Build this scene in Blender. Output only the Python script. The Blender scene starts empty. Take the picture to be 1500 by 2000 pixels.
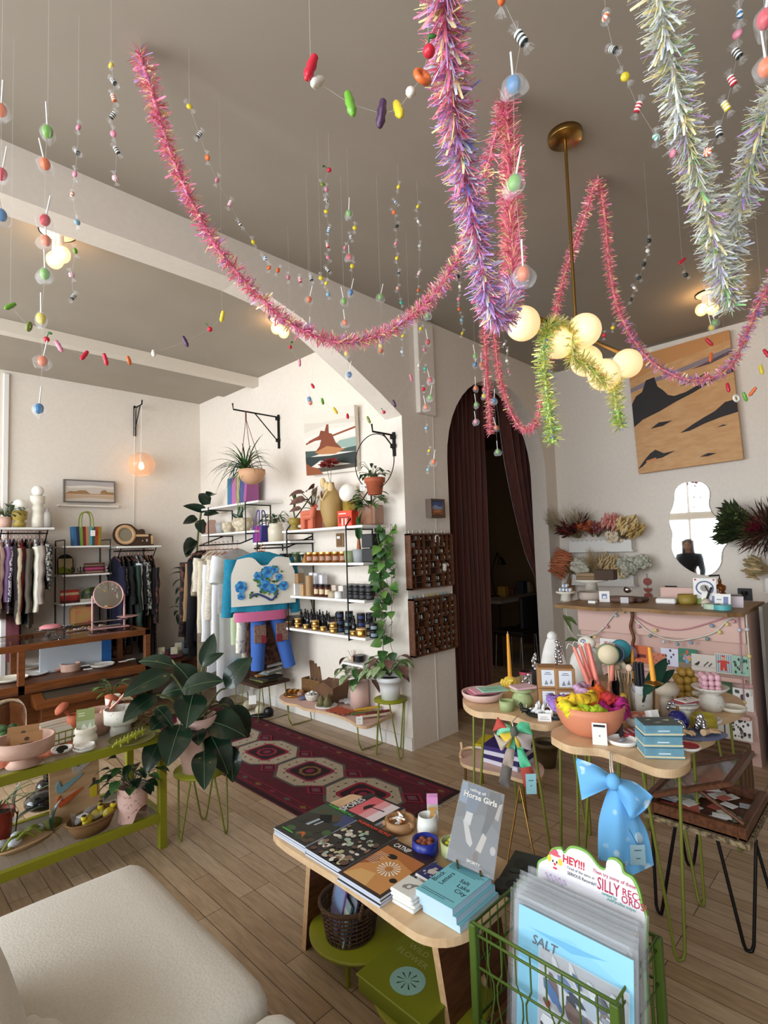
import bpy,math,random
from mathutils import Matrix,Vector,Euler
random.seed(7)
SC = bpy.context.scene
COL = SC.collection
PI = math.pi
R_ = math.radians
# ---------------------------------------------------------------- camera,light,exposure
CAM_H = 1.6
YAW,PITCH,ROLL,FPX = R_(45.35),R_(3.78),R_(1.91),1045.0
def _axes():
    cy,sy,cp,sp,cr,sr = math.cos(YAW),math.sin(YAW),math.cos(PITCH),math.sin(PITCH),math.cos(ROLL),math.sin(ROLL)
    f = Vector((sy*cp,cy*cp,sp)); r = Vector((cy,-sy,0)); d = f.cross(r)
    return cr*r + sr*d,-sr*r + cr*d,f
CR,CD,CF = _axes()
CAM = Vector((0,0,CAM_H))
cam = bpy.data.cameras.new('camera')
cam.sensor_fit = 'VERTICAL'; cam.sensor_height = 36.0; cam.lens = 36.0*FPX/2000; cam.clip_start = 0.02
cam_ob = bpy.data.objects.new('camera',cam); COL.objects.link(cam_ob)
cam_ob.matrix_world = Matrix(((CR.x,-CD.x,-CF.x,0),(CR.y,-CD.y,-CF.y,0),(CR.z,-CD.z,-CF.z,CAM_H),(0,0,0,1)))
SC.camera = cam_ob
def ray(px,py): return CR*((px-750)/FPX) + CD*((py-1000)/FPX) + CF
def az(px,py,z):                       # the point of the place seen at a pixel of the photo,on a level / wall plane
    d = ray(px,py); return CAM + d*((z-CAM_H)/d.z)
def ax(px,py,x): d = ray(px,py); return CAM + d*(x/d.x)
def ay(px,py,y): d = ray(px,py); return CAM + d*(y/d.y)
def ad(px,py,dist): d = ray(px,py).normalized(); return CAM + d*dist

XC,YB,YD,XA,ZC,ZL = 3.184,2.906,6.411,5.80,3.565,3.515
XW,YR = -3.2,-3.4
SC.view_settings.view_transform = 'Standard'; SC.view_settings.look = 'None'
SC.view_settings.gamma = 1.0; SC.view_settings.use_curve_mapping = False
SC.view_settings.exposure = 0.15
w = bpy.data.worlds.new('sky'); SC.world = w; w.use_nodes = True
w.node_tree.nodes['Background'].inputs[0].default_value = (.75,.85,1,1)
w.node_tree.nodes['Background'].inputs[1].default_value = 0.6
def area(name,loc,rot,sx,sy,power,col):
    l = bpy.data.lights.new(name,'AREA'); l.shape = 'RECTANGLE'; l.size = sx; l.size_y = sy; l.energy = power; l.color = col
    o = bpy.data.objects.new(name,l); COL.objects.link(o); o.location = loc; o.rotation_euler = rot; o['kind'] = 'helper'
    return o
def point(name,loc,power,col,rad=.03):
    l = bpy.data.lights.new(name,'POINT'); l.energy = power; l.color = col; l.shadow_soft_size = rad
    o = bpy.data.objects.new(name,l); COL.objects.link(o); o.location = loc; o['kind'] = 'helper'
    return o
DAY = (.88,.95,1.0)
area('daylight',(XW+.03,-.6,2.05),(R_(90),0,R_(-90)),4.7,2.7,240,DAY)      # storefront panes
area('daylight',(XW+.03,4.15,1.99),(R_(90),0,R_(-90)),3.7,2.8,350,DAY)      # side room pane

# ---------------------------------------------------------------- materials
MATS = {}
def mat(name,col,rough=.6,metal=0.0,col2=None,scale=20.0,bump=0.0,emit=None,estr=0.0,trans=0.0,alpha=1.0,stretch=None,kind='noise',spec=.5,sheen=0,ior=1.45,detail=3.0,ramp=(.35,.65),coat=0):
    m = bpy.data.materials.new(name); m.use_nodes = True
    nt = m.node_tree; b = nt.nodes['Principled BSDF']; L = nt.links
    c4 = lambda c: (c[0],c[1],c[2],1)
    b.inputs['Base Color'].default_value = c4(col); b.inputs['Roughness'].default_value = rough
    b.inputs['Metallic'].default_value = metal; b.inputs['Specular IOR Level'].default_value = spec
    b.inputs['Transmission Weight'].default_value = trans; b.inputs['Alpha'].default_value = alpha; b.inputs['IOR'].default_value = ior
    b.inputs['Coat Weight'].default_value = coat
    if sheen: b.inputs['Sheen Weight'].default_value = sheen
    if emit: b.inputs['Emission Color'].default_value = c4(emit); b.inputs['Emission Strength'].default_value = estr
    if col2 or bump:
        tc = nt.nodes.new('ShaderNodeTexCoord'); mp = nt.nodes.new('ShaderNodeMapping')
        if stretch: mp.inputs['Scale'].default_value = stretch
        L.new(tc.outputs['Object'],mp.inputs[0])
        if kind == 'noise':
            n = nt.nodes.new('ShaderNodeTexNoise'); n.inputs['Scale'].default_value = scale; n.inputs['Detail'].default_value = detail; fac = n.outputs[0]
        elif kind == 'wave':
            n = nt.nodes.new('ShaderNodeTexWave'); n.inputs['Scale'].default_value = scale; n.inputs['Distortion'].default_value = 2.5; n.inputs['Detail'].default_value = 2; fac = n.outputs['Fac']
        else:
            n = nt.nodes.new('ShaderNodeTexVoronoi'); n.inputs['Scale'].default_value = scale; fac = n.outputs['Distance']
        L.new(mp.outputs[0],n.inputs['Vector'])
        if col2:
            r = nt.nodes.new('ShaderNodeValToRGB'); r.color_ramp.elements[0].position = ramp[0]; r.color_ramp.elements[1].position = ramp[1]
            r.color_ramp.elements[0].color = c4(col); r.color_ramp.elements[1].color = c4(col2)
            L.new(fac,r.inputs[0]); L.new(r.outputs[0],b.inputs['Base Color'])
        if bump:
            bp = nt.nodes.new('ShaderNodeBump'); bp.inputs['Strength'].default_value = bump; bp.inputs['Distance'].default_value = .01
            L.new(fac,bp.inputs['Height']); L.new(bp.outputs[0],b.inputs['Normal'])
    MATS[name] = m
    return m
def srgb(r,g,b):
    f = lambda v: ((v/255+.055)/1.055)**2.4 if v > 10 else v/255/12.92
    return (f(r),f(g),f(b))
def hx(s): return srgb(int(s[0:2],16),int(s[2:4],16),int(s[4:6],16))
def C(s,rough=.6,**k):                 # a plain painted material by hex colour,made once
    n = 'paint_'+s+('' if rough == .6 and not k else '_%d' % int(rough*100)+''.join(sorted(k)))
    if n not in MATS: mat(n,hx(s),rough,**k)
    return n

# ---------------------------------------------------------------- mesh builder
class MB:
    def __init__(s,M=None): s.v = []; s.f = []; s.fm = []; s.sm = []; s.mats = []; s.M = M or Matrix()
    def at(s,loc=(0,0,0),rz=0,rx=0,ry=0,sc=1):
        S = Matrix.Diagonal((sc,sc,sc,1)) if not hasattr(sc,'__len__') else Matrix.Diagonal((*sc,1))
        s.M = Matrix.Translation(loc) @ Matrix.Rotation(rz,4,'Z') @ Matrix.Rotation(ry,4,'Y') @ Matrix.Rotation(rx,4,'X') @ S
        return s
    def mi(s,m):
        if m not in s.mats: s.mats.append(m)
        return s.mats.index(m)
    def add(s,vs,fs,m,smooth=False):
        o = len(s.v); M = s.M; k = s.mi(m)
        s.v.extend((M @ Vector(p))[:] for p in vs)
        for f in fs: s.f.append([i+o for i in f]); s.fm.append(k); s.sm.append(smooth)
        return s
    def poly(s,pts,m,smooth=False): return s.add(pts,[list(range(len(pts)))],m,smooth)
    def box(s,c,d,m,bev=0,rz=0):
        x,y,z = d[0]/2,d[1]/2,d[2]/2; b = min(bev,x*.95,y*.95,z*.95)
        cr,sr = math.cos(rz),math.sin(rz)
        T = lambda p: (c[0]+p[0]*cr-p[1]*sr,c[1]+p[0]*sr+p[1]*cr,c[2]+p[2])
        if b <= 0:
            vs = [(i*x,j*y,k*z) for i in (-1,1) for j in (-1,1) for k in (-1,1)]
            fs = [(0,1,3,2),(4,6,7,5),(0,4,5,1),(2,3,7,6),(0,2,6,4),(1,5,7,3)]
            return s.add([T(p) for p in vs],fs,m)
        vs = []; ix = {}
        for i in (-1,1):
            for j in (-1,1):
                for k in (-1,1):
                    for a in range(3):
                        p = [i*(x-b),j*(y-b),k*(z-b)]; p[a] = (i*x,j*y,k*z)[a]
                        ix[i,j,k,a] = len(vs); vs.append(T(p))
        fs = []
        for a in range(3):
            u,w = (a+1) % 3,(a+2) % 3
            for sg in (-1,1):
                q = []
                for (p,r) in ((-1,-1),(1,-1),(1,1),(-1,1)):
                    t = [0,0,0]; t[a] = sg; t[u] = p; t[w] = r; q.append(ix[(*t,a)])
                fs.append(q if sg > 0 else q[::-1])
            for p in (-1,1):                     # edges along axis a
                for r in (-1,1):
                    q = []
                    for e,ax_ in ((-1,u),(1,u),(1,w),(-1,w)):
                        t = [0,0,0]; t[a] = e; t[u] = p; t[w] = r; q.append(ix[(*t,ax_)])
                    fs.append(q)
        for i in (-1,1):
            for j in (-1,1):
                for k in (-1,1): fs.append([ix[i,j,k,a] for a in range(3)])
        return s.add(vs,fs,m)
    def lathe(s,prof,m,seg=20,c=(0,0,0),smooth=True,wob=None,caps=False):
        vs = []; n = len(prof)
        for (r,z) in prof:
            for i in range(seg):
                a = 2*PI*i/seg; q = r*(wob(a,z) if wob else 1); vs.append((c[0]+q*math.cos(a),c[1]+q*math.sin(a),c[2]+z))
        fs = []
        for j in range(n-1):
            for i in range(seg):
                k = (i+1) % seg; fs.append((j*seg+i,j*seg+k,(j+1)*seg+k,(j+1)*seg+i))
        s.add(vs,fs,m,smooth)
        for j,rev in ((0,True),(n-1,False)):
            if caps and prof[j][0] > 1e-4:
                ring = vs[j*seg:(j+1)*seg]; s.poly(ring[::-1] if rev else ring,m)
        return s
    def cyl(s,c,r,h,m,seg=16,r2=None): return s.lathe([(r,0),(r if r2 is None else r2,h)],m,seg,c,caps=True)
    def tube(s,pts,r,m,seg=6,closed=False,caps=True):
        P = [Vector(p) for p in pts]; n = len(P)
        if n < 2: return s
        rr = r if hasattr(r,'__len__') else [r]*n
        vs = []; up = None
        for i in range(n):
            if closed: t = P[(i+1) % n]-P[i-1]
            else: t = P[min(i+1,n-1)]-P[max(i-1,0)]
            if t.length < 1e-9: t = Vector((0,0,1))
            t.normalize()
            if up is None:
                up = Vector((0,0,1)) if abs(t.z) < .9 else Vector((1,0,0))
            a = t.cross(up)
            if a.length < 1e-6: a = t.cross(Vector((.3,.9,.1)))
            a.normalize(); up = a.cross(t); bq = up
            for k in range(seg):
                th = 2*PI*k/seg; vs.append(P[i]+(a*math.cos(th)+bq*math.sin(th))*rr[i])
        fs = []
        for i in range(n if closed else n-1):
            j = (i+1) % n
            for k in range(seg):
                l = (k+1) % seg; fs.append((i*seg+k,i*seg+l,j*seg+l,j*seg+k))
        s.add(vs,fs,m,True)
        if caps and not closed: s.add(vs,[list(range(seg))[::-1],[(n-1)*seg+k for k in range(seg)]],m)
        return s
    def ell(s,c,r,m,seg=14,rings=8,rot=None):
        if not hasattr(r,'__len__'): r = (r,r,r)
        vs = []; R = Euler(rot).to_matrix() if rot else None
        for j in range(rings+1):
            t = PI*j/rings
            for i in range(seg):
                a = 2*PI*i/seg; p = Vector((r[0]*math.sin(t)*math.cos(a),r[1]*math.sin(t)*math.sin(a),-r[2]*math.cos(t)))
                if R: p = R @ p
                vs.append((c[0]+p.x,c[1]+p.y,c[2]+p.z))
        fs = []
        for j in range(rings):
            for i in range(seg):
                k = (i+1) % seg
                if j == 0: fs.append((i,(j+1)*seg+k,(j+1)*seg+i))
                elif j == rings-1: fs.append((j*seg+i,j*seg+k,(j+1)*seg+i))
                else: fs.append((j*seg+i,j*seg+k,(j+1)*seg+k,(j+1)*seg+i))
        return s.add(vs,fs,m,True)
    def prism(s,p2,z0,z1,m,side=None,smooth=False):
        n = len(p2); area2 = sum(p2[i][0]*p2[(i+1) % n][1]-p2[(i+1) % n][0]*p2[i][1] for i in range(n))
        if area2 < 0: p2 = p2[::-1]
        vs = [(x,y,z0) for x,y in p2]+[(x,y,z1) for x,y in p2]
        s.add(vs,[list(range(n))[::-1],list(range(n,2*n))],m)
        return s.add(vs,[(i,(i+1) % n,n+(i+1) % n,n+i) for i in range(n)],side or m,smooth)
    def grid(s,fn,nu,nv,m,smooth=True):
        vs = [fn(i/nu,j/nv) for j in range(nv+1) for i in range(nu+1)]
        return s.add(vs,[(j*(nu+1)+i,j*(nu+1)+i+1,(j+1)*(nu+1)+i+1,(j+1)*(nu+1)+i) for j in range(nv) for i in range(nu)],m,smooth)
    def leaf(s,base,d,L,W,m,droop=.5,up=(0,0,1),fold=.25,n=6,shape=.55,tip=0.0,rib=None):
        d = Vector(d).normalized(); u = Vector(up); sd = d.cross(u)
        if sd.length < 1e-3: sd = d.cross(Vector((1,0,0)))
        sd.normalize(); p = Vector(base); vs = []
        dd = d.copy(); ribs = []
        for i in range(n+1):
            t = i/n
            wd = W*.5*(math.sin(PI*min(1,t**shape))**.8 if 0 < t < 1 else .02)+tip*0
            nn = sd.cross(dd).normalized()
            vs += [p-sd*wd+nn*wd*fold*2,p,p+sd*wd+nn*wd*fold*2]; ribs.append(p+nn*.0015)
            p = p+dd*(L/n); dd = (dd+Vector((0,0,-1))*droop/n).normalized()
        fs = []
        for i in range(n):
            for k in (0,1): fs.append((i*3+k,i*3+k+1,i*3+4+k,i*3+3+k))
        s.add(vs,fs,m,True)
        if rib: s.tube(ribs,L*.008,rib,3)
        return p
    def text(s,st,size,m,M,align='LEFT',bold=0,shear=0,sx=1):
        key = (st,align,bold,shear)
        if key not in TXT:
            cu = bpy.data.curves.new('t','FONT'); cu.body = st; cu.align_x = align; cu.size = 1; cu.offset = bold; cu.shear = shear; cu.resolution_u = 2
            ob = bpy.data.objects.new('t',cu); me = bpy.data.meshes.new_from_object(ob)
            TXT[key] = ([tuple(v.co) for v in me.vertices],[tuple(p.vertices) for p in me.polygons])
            bpy.data.objects.remove(ob); bpy.data.curves.remove(cu); bpy.data.meshes.remove(me)
        vs,fs = TXT[key]; M0 = s.M; s.M = M0 @ M @ Matrix.Diagonal((size*sx,size,size,1)); s.add(vs,fs,m); s.M = M0
        return s
    def art(s,shapes,w,h,M,z=.0006):       # flat shapes in 0..1 coordinates laid on a w x h face whose lower left corner is M's origin
        M0 = s.M; s.M = M0 @ M
        for k,(m,pts) in enumerate(shapes):
            if isinstance(pts,tuple) and pts[0] == 'o':
                _,cx,cy,rx,ry = pts[:5]; n = 14; pts = [(cx+rx*math.cos(2*PI*i/n),cy+ry*math.sin(2*PI*i/n)) for i in range(n)]
            elif isinstance(pts,tuple) and pts[0] == 'r': _,x0,y0,x1,y1 = pts; pts = [(x0,y0),(x1,y0),(x1,y1),(x0,y1)]
            n = len(pts)
            if sum(pts[i][0]*pts[(i+1) % n][1]-pts[(i+1) % n][0]*pts[i][1] for i in range(n)) < 0: pts = pts[::-1]
            s.poly([(x*w,y*h,z*(1+k*.25)) for x,y in pts],m)
        s.M = M0; return s
    def build(s,name,parent=None,loc=None,rz=None):
        me = bpy.data.meshes.new(name); me.from_pydata(s.v,[],s.f)
        for m in s.mats: me.materials.append(MATS[m])
        me.polygons.foreach_set('material_index',s.fm); me.polygons.foreach_set('use_smooth',s.sm); me.update()
        o = bpy.data.objects.new(name,me); COL.objects.link(o)
        if parent: o.parent = parent
        if loc is not None: o.location = loc
        if rz: o.rotation_euler = (0,0,rz)
        return o
TXT = {}
def tag(o,label=None,cat=None,group=None,kind=None):
    if label: o['label'] = label
    if cat: o['category'] = cat
    if group: o['group'] = group
    if kind: o['kind'] = kind
    return o
def E(name,label,cat,loc=(0,0,0),rz=0,group=None):
    o = bpy.data.objects.new(name,None); COL.objects.link(o); o.empty_display_size = .05
    o.location = loc; o.rotation_euler = (0,0,rz); return tag(o,label,cat,group)
def S(name,mb,label,cat,loc=(0,0,0),rz=0,group=None,kind=None): return tag(mb.build(name,None,loc,rz),label,cat,group,kind)
def W_(name,mb): return tag(mb.build(name),kind='structure')
KIDS = {}
def dup(root,loc,rz=0,label=None,group=None,s=None):
    if root.name not in KIDS: KIDS[root.name] = [(c,[g for g in c.children]) for c in root.children]
    r = root.copy(); COL.objects.link(r); r.location = loc; r.rotation_euler = (0,0,rz)
    if s: r.scale = (s,s,s) if not hasattr(s,'__len__') else s
    if label: r['label'] = label
    if group: r['group'] = group
    for c,gs in KIDS[root.name]:
        k = c.copy(); COL.objects.link(k); k.parent = r
        for g in gs: q = g.copy(); COL.objects.link(q); q.parent = k
    return r
def smoothpath(pts,n=8,closed=False):       # Catmull-Rom through points
    P = [Vector(p) for p in pts]; out = []; m = len(P)
    for i in range(m if closed else m-1):
        if closed: a,b,c,d = P[i-1],P[i],P[(i+1) % m],P[(i+2) % m]
        else: a,b,c,d = P[max(i-1,0)],P[i],P[i+1],P[min(i+2,m-1)]
        for k in range(n):
            t = k/n; out.append(.5*((2*b)+(c-a)*t+(2*a-5*b+4*c-d)*t*t+(3*b-a-3*c+d)*t**3))
    if not closed: out.append(P[-1])
    return out
def smooth2(pts,n=6): return [(p.x,p.y) for p in smoothpath([(x,y,0) for x,y in pts],n,True)]
rnd = random.uniform
FLAT = Matrix.Rotation(0,4,'X')
def face(origin,ux,uy):                   # matrix of a face: origin lower-left corner,unit x along ux,y along uy
    x = Vector(ux).normalized(); y = Vector(uy).normalized(); z = x.cross(y)
    return Matrix(((x.x,y.x,z.x,origin[0]),(x.y,y.y,z.y,origin[1]),(x.z,y.z,z.z,origin[2]),(0,0,0,1)))
# ================================================================ SETTING
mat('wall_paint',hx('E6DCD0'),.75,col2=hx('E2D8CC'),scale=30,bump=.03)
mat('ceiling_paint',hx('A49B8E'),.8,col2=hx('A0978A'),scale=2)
mat('rear_paint',hx('6A6058'),.8)  # unseen wall; dark tone chosen to cut bounce onto the arch wall
mat('beam_paint',hx('DDD5C8'),.75)
mat('white_trim',hx('E6E2DC'),.55)
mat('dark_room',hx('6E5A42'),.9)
def floor_mat():
    m = mat('floor_boards',hx('8E7A63'),.42); nt = m.node_tree; L = nt.links; b = nt.nodes['Principled BSDF']
    tc = nt.nodes.new('ShaderNodeTexCoord'); mp = nt.nodes.new('ShaderNodeMapping'); mp.inputs['Rotation'].default_value = (0,0,R_(90))
    L.new(tc.outputs['Object'],mp.inputs[0])
    br = nt.nodes.new('ShaderNodeTexBrick'); br.offset = .37; br.offset_frequency = 3; br.squash = 1
    br.inputs['Color1'].default_value = (*hx('C6B094'),1); br.inputs['Color2'].default_value = (*hx('AA9070'),1); br.inputs['Mortar'].default_value = (*hx('3E3024'),1)
    br.inputs['Scale'].default_value = 1; br.inputs['Brick Width'].default_value = .78; br.inputs['Row Height'].default_value = .083
    br.inputs['Mortar Size'].default_value = .0016; br.inputs['Mortar Smooth'].default_value = .3; br.inputs['Bias'].default_value = -.15
    L.new(mp.outputs[0],br.inputs['Vector'])
    mp2 = nt.nodes.new('ShaderNodeMapping'); mp2.inputs['Scale'].default_value = (9,.9,1); L.new(tc.outputs['Object'],mp2.inputs[0])
    n = nt.nodes.new('ShaderNodeTexNoise'); n.inputs['Scale'].default_value = 7; n.inputs['Detail'].default_value = 6; n.inputs['Roughness'].default_value = .65; L.new(mp2.outputs[0],n.inputs['Vector'])
    rp = nt.nodes.new('ShaderNodeValToRGB'); rp.color_ramp.elements[0].position = .3; rp.color_ramp.elements[1].position = .7
    rp.color_ramp.elements[0].color = (.70,.66,.62,1); rp.color_ramp.elements[1].color = (1.08,1.05,1.02,1); L.new(n.outputs[0],rp.inputs[0])
    mx = nt.nodes.new('ShaderNodeMix'); mx.data_type = 'RGBA'; mx.blend_type = 'MULTIPLY'; mx.inputs[0].default_value = 1
    L.new(br.outputs['Color'],mx.inputs[6]); L.new(rp.outputs[0],mx.inputs[7]); L.new(mx.outputs[2],b.inputs['Base Color'])
    bp = nt.nodes.new('ShaderNodeBump'); bp.inputs['Strength'].default_value = .25; bp.inputs['Distance'].default_value = .004
    L.new(br.outputs['Fac'],bp.inputs['Height']); bp.invert = True; L.new(bp.outputs[0],b.inputs['Normal'])
floor_mat()
W_('floor',MB().box((2.8,2.4,-.05),(12.4,12.4,.1),'floor_boards'))
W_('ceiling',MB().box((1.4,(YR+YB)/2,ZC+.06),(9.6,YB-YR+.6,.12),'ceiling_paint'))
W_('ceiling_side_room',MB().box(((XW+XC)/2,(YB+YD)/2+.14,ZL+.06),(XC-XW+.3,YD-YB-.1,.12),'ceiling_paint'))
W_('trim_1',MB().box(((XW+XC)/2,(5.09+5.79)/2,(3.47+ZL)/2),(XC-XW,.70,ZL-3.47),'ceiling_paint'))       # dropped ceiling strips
W_('trim_2',MB().box(((XW+XC)/2,5.075,3.466),(XC-XW,.10,.10),'beam_paint'))
# wall with the wide segmental opening and the arched doorway (plane Y = YB)
def wall_b():
    t = .185; b = MB()
    arcL = [(XW,3.305),(1.3,3.305),(1.70,3.30),(1.95,3.275),(2.2,3.2),(2.45,3.075),(2.70,2.945),(2.95,2.81),(XC,2.668)]
    prof = [(XW,ZC)]+[(x,z) for x,z in arcL]
    prof += [(XC,0),(3.763,0),(3.763,2.35)]
    cx,r = 4.657,.894
    prof += [(cx-r*math.cos(PI*i/20),2.35+r*math.sin(PI*i/20)) for i in range(1,20)]
    prof += [(cx+r,2.35),(cx+r,0),(XA,0),(XA,ZC)]
    # strip the outline into a front face,a back face and the reveals
    b.M = Matrix(((1,0,0,0),(0,0,-1,YB),(0,1,0,0),(0,0,0,1)))
    import mathutils.geometry as g
    tri = g.tessellate_polygon([[Vector((x,z,0)) for x,z in prof]])
    n = len(prof)
    b.add([(x,z,0) for x,z in prof],[t_ for t_ in tri],'wall_paint')
    b.add([(x,z,-t) for x,z in prof],[t_[::-1] for t_ in tri],'wall_paint')
    b.add([(x,z,0) for x,z in prof]+[(x,z,-t) for x,z in prof],[(i,n+i,n+(i+1) % n,(i+1) % n) for i in range(n)],'wall_paint')
    return W_('wall_middle',b)
wall_b()
W_('wall_shelves',MB().box((XC+.09,(YB+.185+YD)/2+.2,ZC/2),(.18,YD-YB-.185+.4,ZC),'wall_paint'))
W_('wall_back',MB().box(((XW+XC)/2,YD+.08,ZC/2),(XC-XW+.4,.16,ZC),'wall_paint'))
W_('wall_right',MB().box((XA+.08,(YR+YB)/2,ZC/2),(.16,YB-YR+.37,ZC),'wall_paint'))
W_('wall_rear',MB().box(((XW+XA)/2,YR-.08,ZC/2),(XA-XW+.4,.16,ZC),'rear_paint'))
W_('trim_3',MB().box((1.12,YD-.01,1.74),(.05,.03,3.48),'white_trim',.006))
p = [ay(806,624,YB),ay(838,638,YB),ay(841,812,YB),ay(814,807,YB)]
W_('trim_4',MB().box(((p[0].x+p[1].x)/2,YB-.02,(p[0].z+p[3].z)/2),(p[1].x-p[0].x,.05,p[0].z-p[3].z),'wall_paint',.008))
W_('trim_5',MB().box((3.49,YB-.003,.42),(.012,.006,.84),'beam_paint'))
# storefront behind the camera: sill,mullions,transom
def storefront(n,y0,y1,z0,z1,ys,zt,ht=.1):
    fr = MB(); t = .07
    for y in ys: fr.box((XW+.09,y,(z0+z1)/2),(.09,t,z1-z0),'white_trim',.008)
    for z in (z0,zt,z1): fr.box((XW+.09,(y0+y1)/2,z),(.10,y1-y0,ht),'white_trim',.008)
    W_('window_%d' % n,fr)
storefront(1,-2.95,1.8,.68,3.42,(-2.95,-1.35,.25,1.8),2.35)
storefront(2,2.25,6.05,.58,3.4,(2.25,3.15,4.6,6.05),2.3,.2)
def wall_front():
    b = MB(); X = XW-.06
    for y0,y1,z0,z1 in ((YR,-2.95,0,ZC),(1.8,2.25,0,ZC),(6.05,YD,0,ZC),(-2.95,1.8,0,.68),(-2.95,1.8,3.42,ZC),(2.25,6.05,0,.58),(2.25,6.05,3.4,ZC)):
        b.box((X,(y0+y1)/2,(z0+z1)/2),(.14,y1-y0,z1-z0),'wall_paint')
    W_('wall_front',b)
wall_front()
# workroom seen through the arched doorway
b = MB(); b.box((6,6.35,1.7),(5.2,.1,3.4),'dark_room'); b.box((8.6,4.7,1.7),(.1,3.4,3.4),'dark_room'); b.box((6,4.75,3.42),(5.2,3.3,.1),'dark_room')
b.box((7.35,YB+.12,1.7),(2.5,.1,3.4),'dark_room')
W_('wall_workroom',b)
W_('baseboard_shelves',MB().box((XC-.006,4.66,.05),(.012,3.5,.1),'white_trim'))
mat('dark_wood',hx('4A3222'),.5,col2=hx('3A2618'),scale=6,stretch=(1,1,8))
# ================================================================ COMMON MATERIALS AND BUILDERS
mat('black_metal',hx('1E1C1B'),.45,.6)
mat('white_shelf',hx('EFEDE9'),.4)
mat('brass',hx('A8854A'),.3,1.0)
mat('gold',hx('C79A56'),.28,1.0)
mat('copper',hx('D9A08C'),.3,.9)
mat('silver',hx('C9CBD0'),.18,1.0)
mat('mirror_glass',(.92,.93,.93),.02,1.0)
mat('glass',(1,1,1),.02,trans=1.0,ior=1.12)
mat('clear_wrap',(.95,.97,1),.1,alpha=.13,spec=.9)
mat('clear_sleeve',(.9,.94,.97),.08,alpha=.16,spec=.9)
mat('walnut',hx('6B4026'),.45,col2=hx('4C2A17'),scale=5,stretch=(2,12,12),detail=5)
mat('cherry_wood',hx('78441F'),.4,col2=hx('5E3314'),scale=4,stretch=(1.5,12,12),detail=5)
mat('pine',hx('D9B68C'),.5,col2=hx('C9A076'),scale=4,stretch=(1,9,9),detail=5)
mat('birch',hx('DDBE98'),.5,col2=hx('D0AC82'),scale=3,stretch=(1,7,7),detail=4)
mat('leaf_dark',hx('16301F'),.28,col2=hx('0E2216'),scale=9,coat=.3)
mat('leaf_mid',hx('355C2A'),.45,col2=hx('28491F'),scale=14)
mat('leaf_lime',hx('64883C'),.5,col2=hx('4A7034'),scale=14)
mat('leaf_bronze',hx('7A5A4E'),.55,col2=hx('5A4038'),scale=18)
mat('leaf_pale',hx('A9B98E'),.5,col2=hx('6E8A5A'),scale=30)
mat('rib_green',hx('5C7850'),.5)
mat('stem',hx('5A6236'),.6)
mat('soil',hx('2A1D14'),.95,bump=.6,scale=60)
mat('terracotta',hx('B5603F'),.75,col2=hx('A5543A'),scale=12)
mat('olive_metal',hx('8A8A1E'),.4)
mat('olive_tube',hx('7C8232'),.4)
mat('wicker',hx('A57C4C'),.8,col2=hx('74512C'),scale=90,bump=.6,kind='wave')
mat('dark_wicker',hx('6A4A30'),.8,col2=hx('3E2818'),scale=90,bump=.6,kind='wave')
mat('kraft',hx('A67C52'),.85)
mat('paper',hx('F2F0EC'),.7)
mat('wax_yellow',hx('D9952B'),.45)
mat('black_glass',hx('14151A'),.15,coat=.5)
mat('amber_jar',hx('8A4A14'),.12,trans=.35)
mat('pink_paint',hx('D6B2A6'),.65)
mat('pink_clay',hx('C9A494'),.7,col2=hx('BF9886'),scale=14)
mat('cream_clay',hx('E9E2D4'),.6,col2=hx('DFD6C5'),scale=25)
mat('speckle',hx('DCD6CC'),.55,col2=hx('8E887E'),scale=70,ramp=(.62,.7))
mat('pink_speckle',hx('E0B9AE'),.6,col2=hx('A77F78'),scale=55,ramp=(.6,.66))
mat('sage',hx('A3B07C'),.4)
mat('ochre',hx('9A8438'),.5)

def garment(label,cm,L=.75,W=.44,T=.05,loc=(0,0,0),rz=0,sl=.55,slm=None,group=None,sr=.055,flare=1.1,name='garment',seed=None,neck=.07,cat='clothing'):
    """hangs from a rod at loc: its front lies in the local YZ plane, one sleeve towards -Y"""
    rs = random.Random(seed if seed is not None else label)
    r = E(name,label,cat,loc,rz,group)
    ph = rs.uniform(0,6)
    def fn(u,v):
        a = 2*PI*u; z = -.06-v*L
        if v < .02: w_ = neck
        elif v < .12: w_ = neck+(W/2-neck)*min(1,((v-.02)/.10))**.75
        else: w_ = W/2*(1+(flare-1)*(v-.12)/.88)
        t = T*(.35+.65*min(1,v*6))*(1+.25*math.sin(5*v+ph))
        rip = 1+.22*math.sin(7*a+ph+2*v)*min(1,v*2)
        return (t*math.sin(a)*rip,w_*math.cos(a),z+.012*math.sin(3*a+ph)*v)
    b = MB(); b.grid(fn,28,12,cm); b.build('body',r)
    if sl:
        for sg in (-1,1):
            p0 = Vector((0,sg*(W/2-.03),-.06-.12*L)); pts = []; k = 7
            for i in range(k+1):
                t = i/k; pts.append(p0+Vector((.012*math.sin(4*t+ph),sg*(.05*t+.02),-sl*t)))
            b = MB(); b.tube(pts,[sr*(1.15-.3*i/k) for i in range(k+1)],slm or cm,12); b.v = [(x*.55+.006*math.sin(40*z+9*y),y,z) for x,y,z in b.v]; b.build('sleeve',r)
    h = MB(); hk = 'copper'
    h.tube([(0,.008,.025),(0,-.008,.03),(0,-.014,.015),(0,0,.0),(0,0,-.05)],.0035,hk,5)
    h.tube([(0,-W/2+.06,-.11),(0,0,-.05),(0,W/2-.06,-.11)],.007,hk,5); h.build('hanger',r)
    return r
def dress_art(r,shapes,w,h,M): pass

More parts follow.
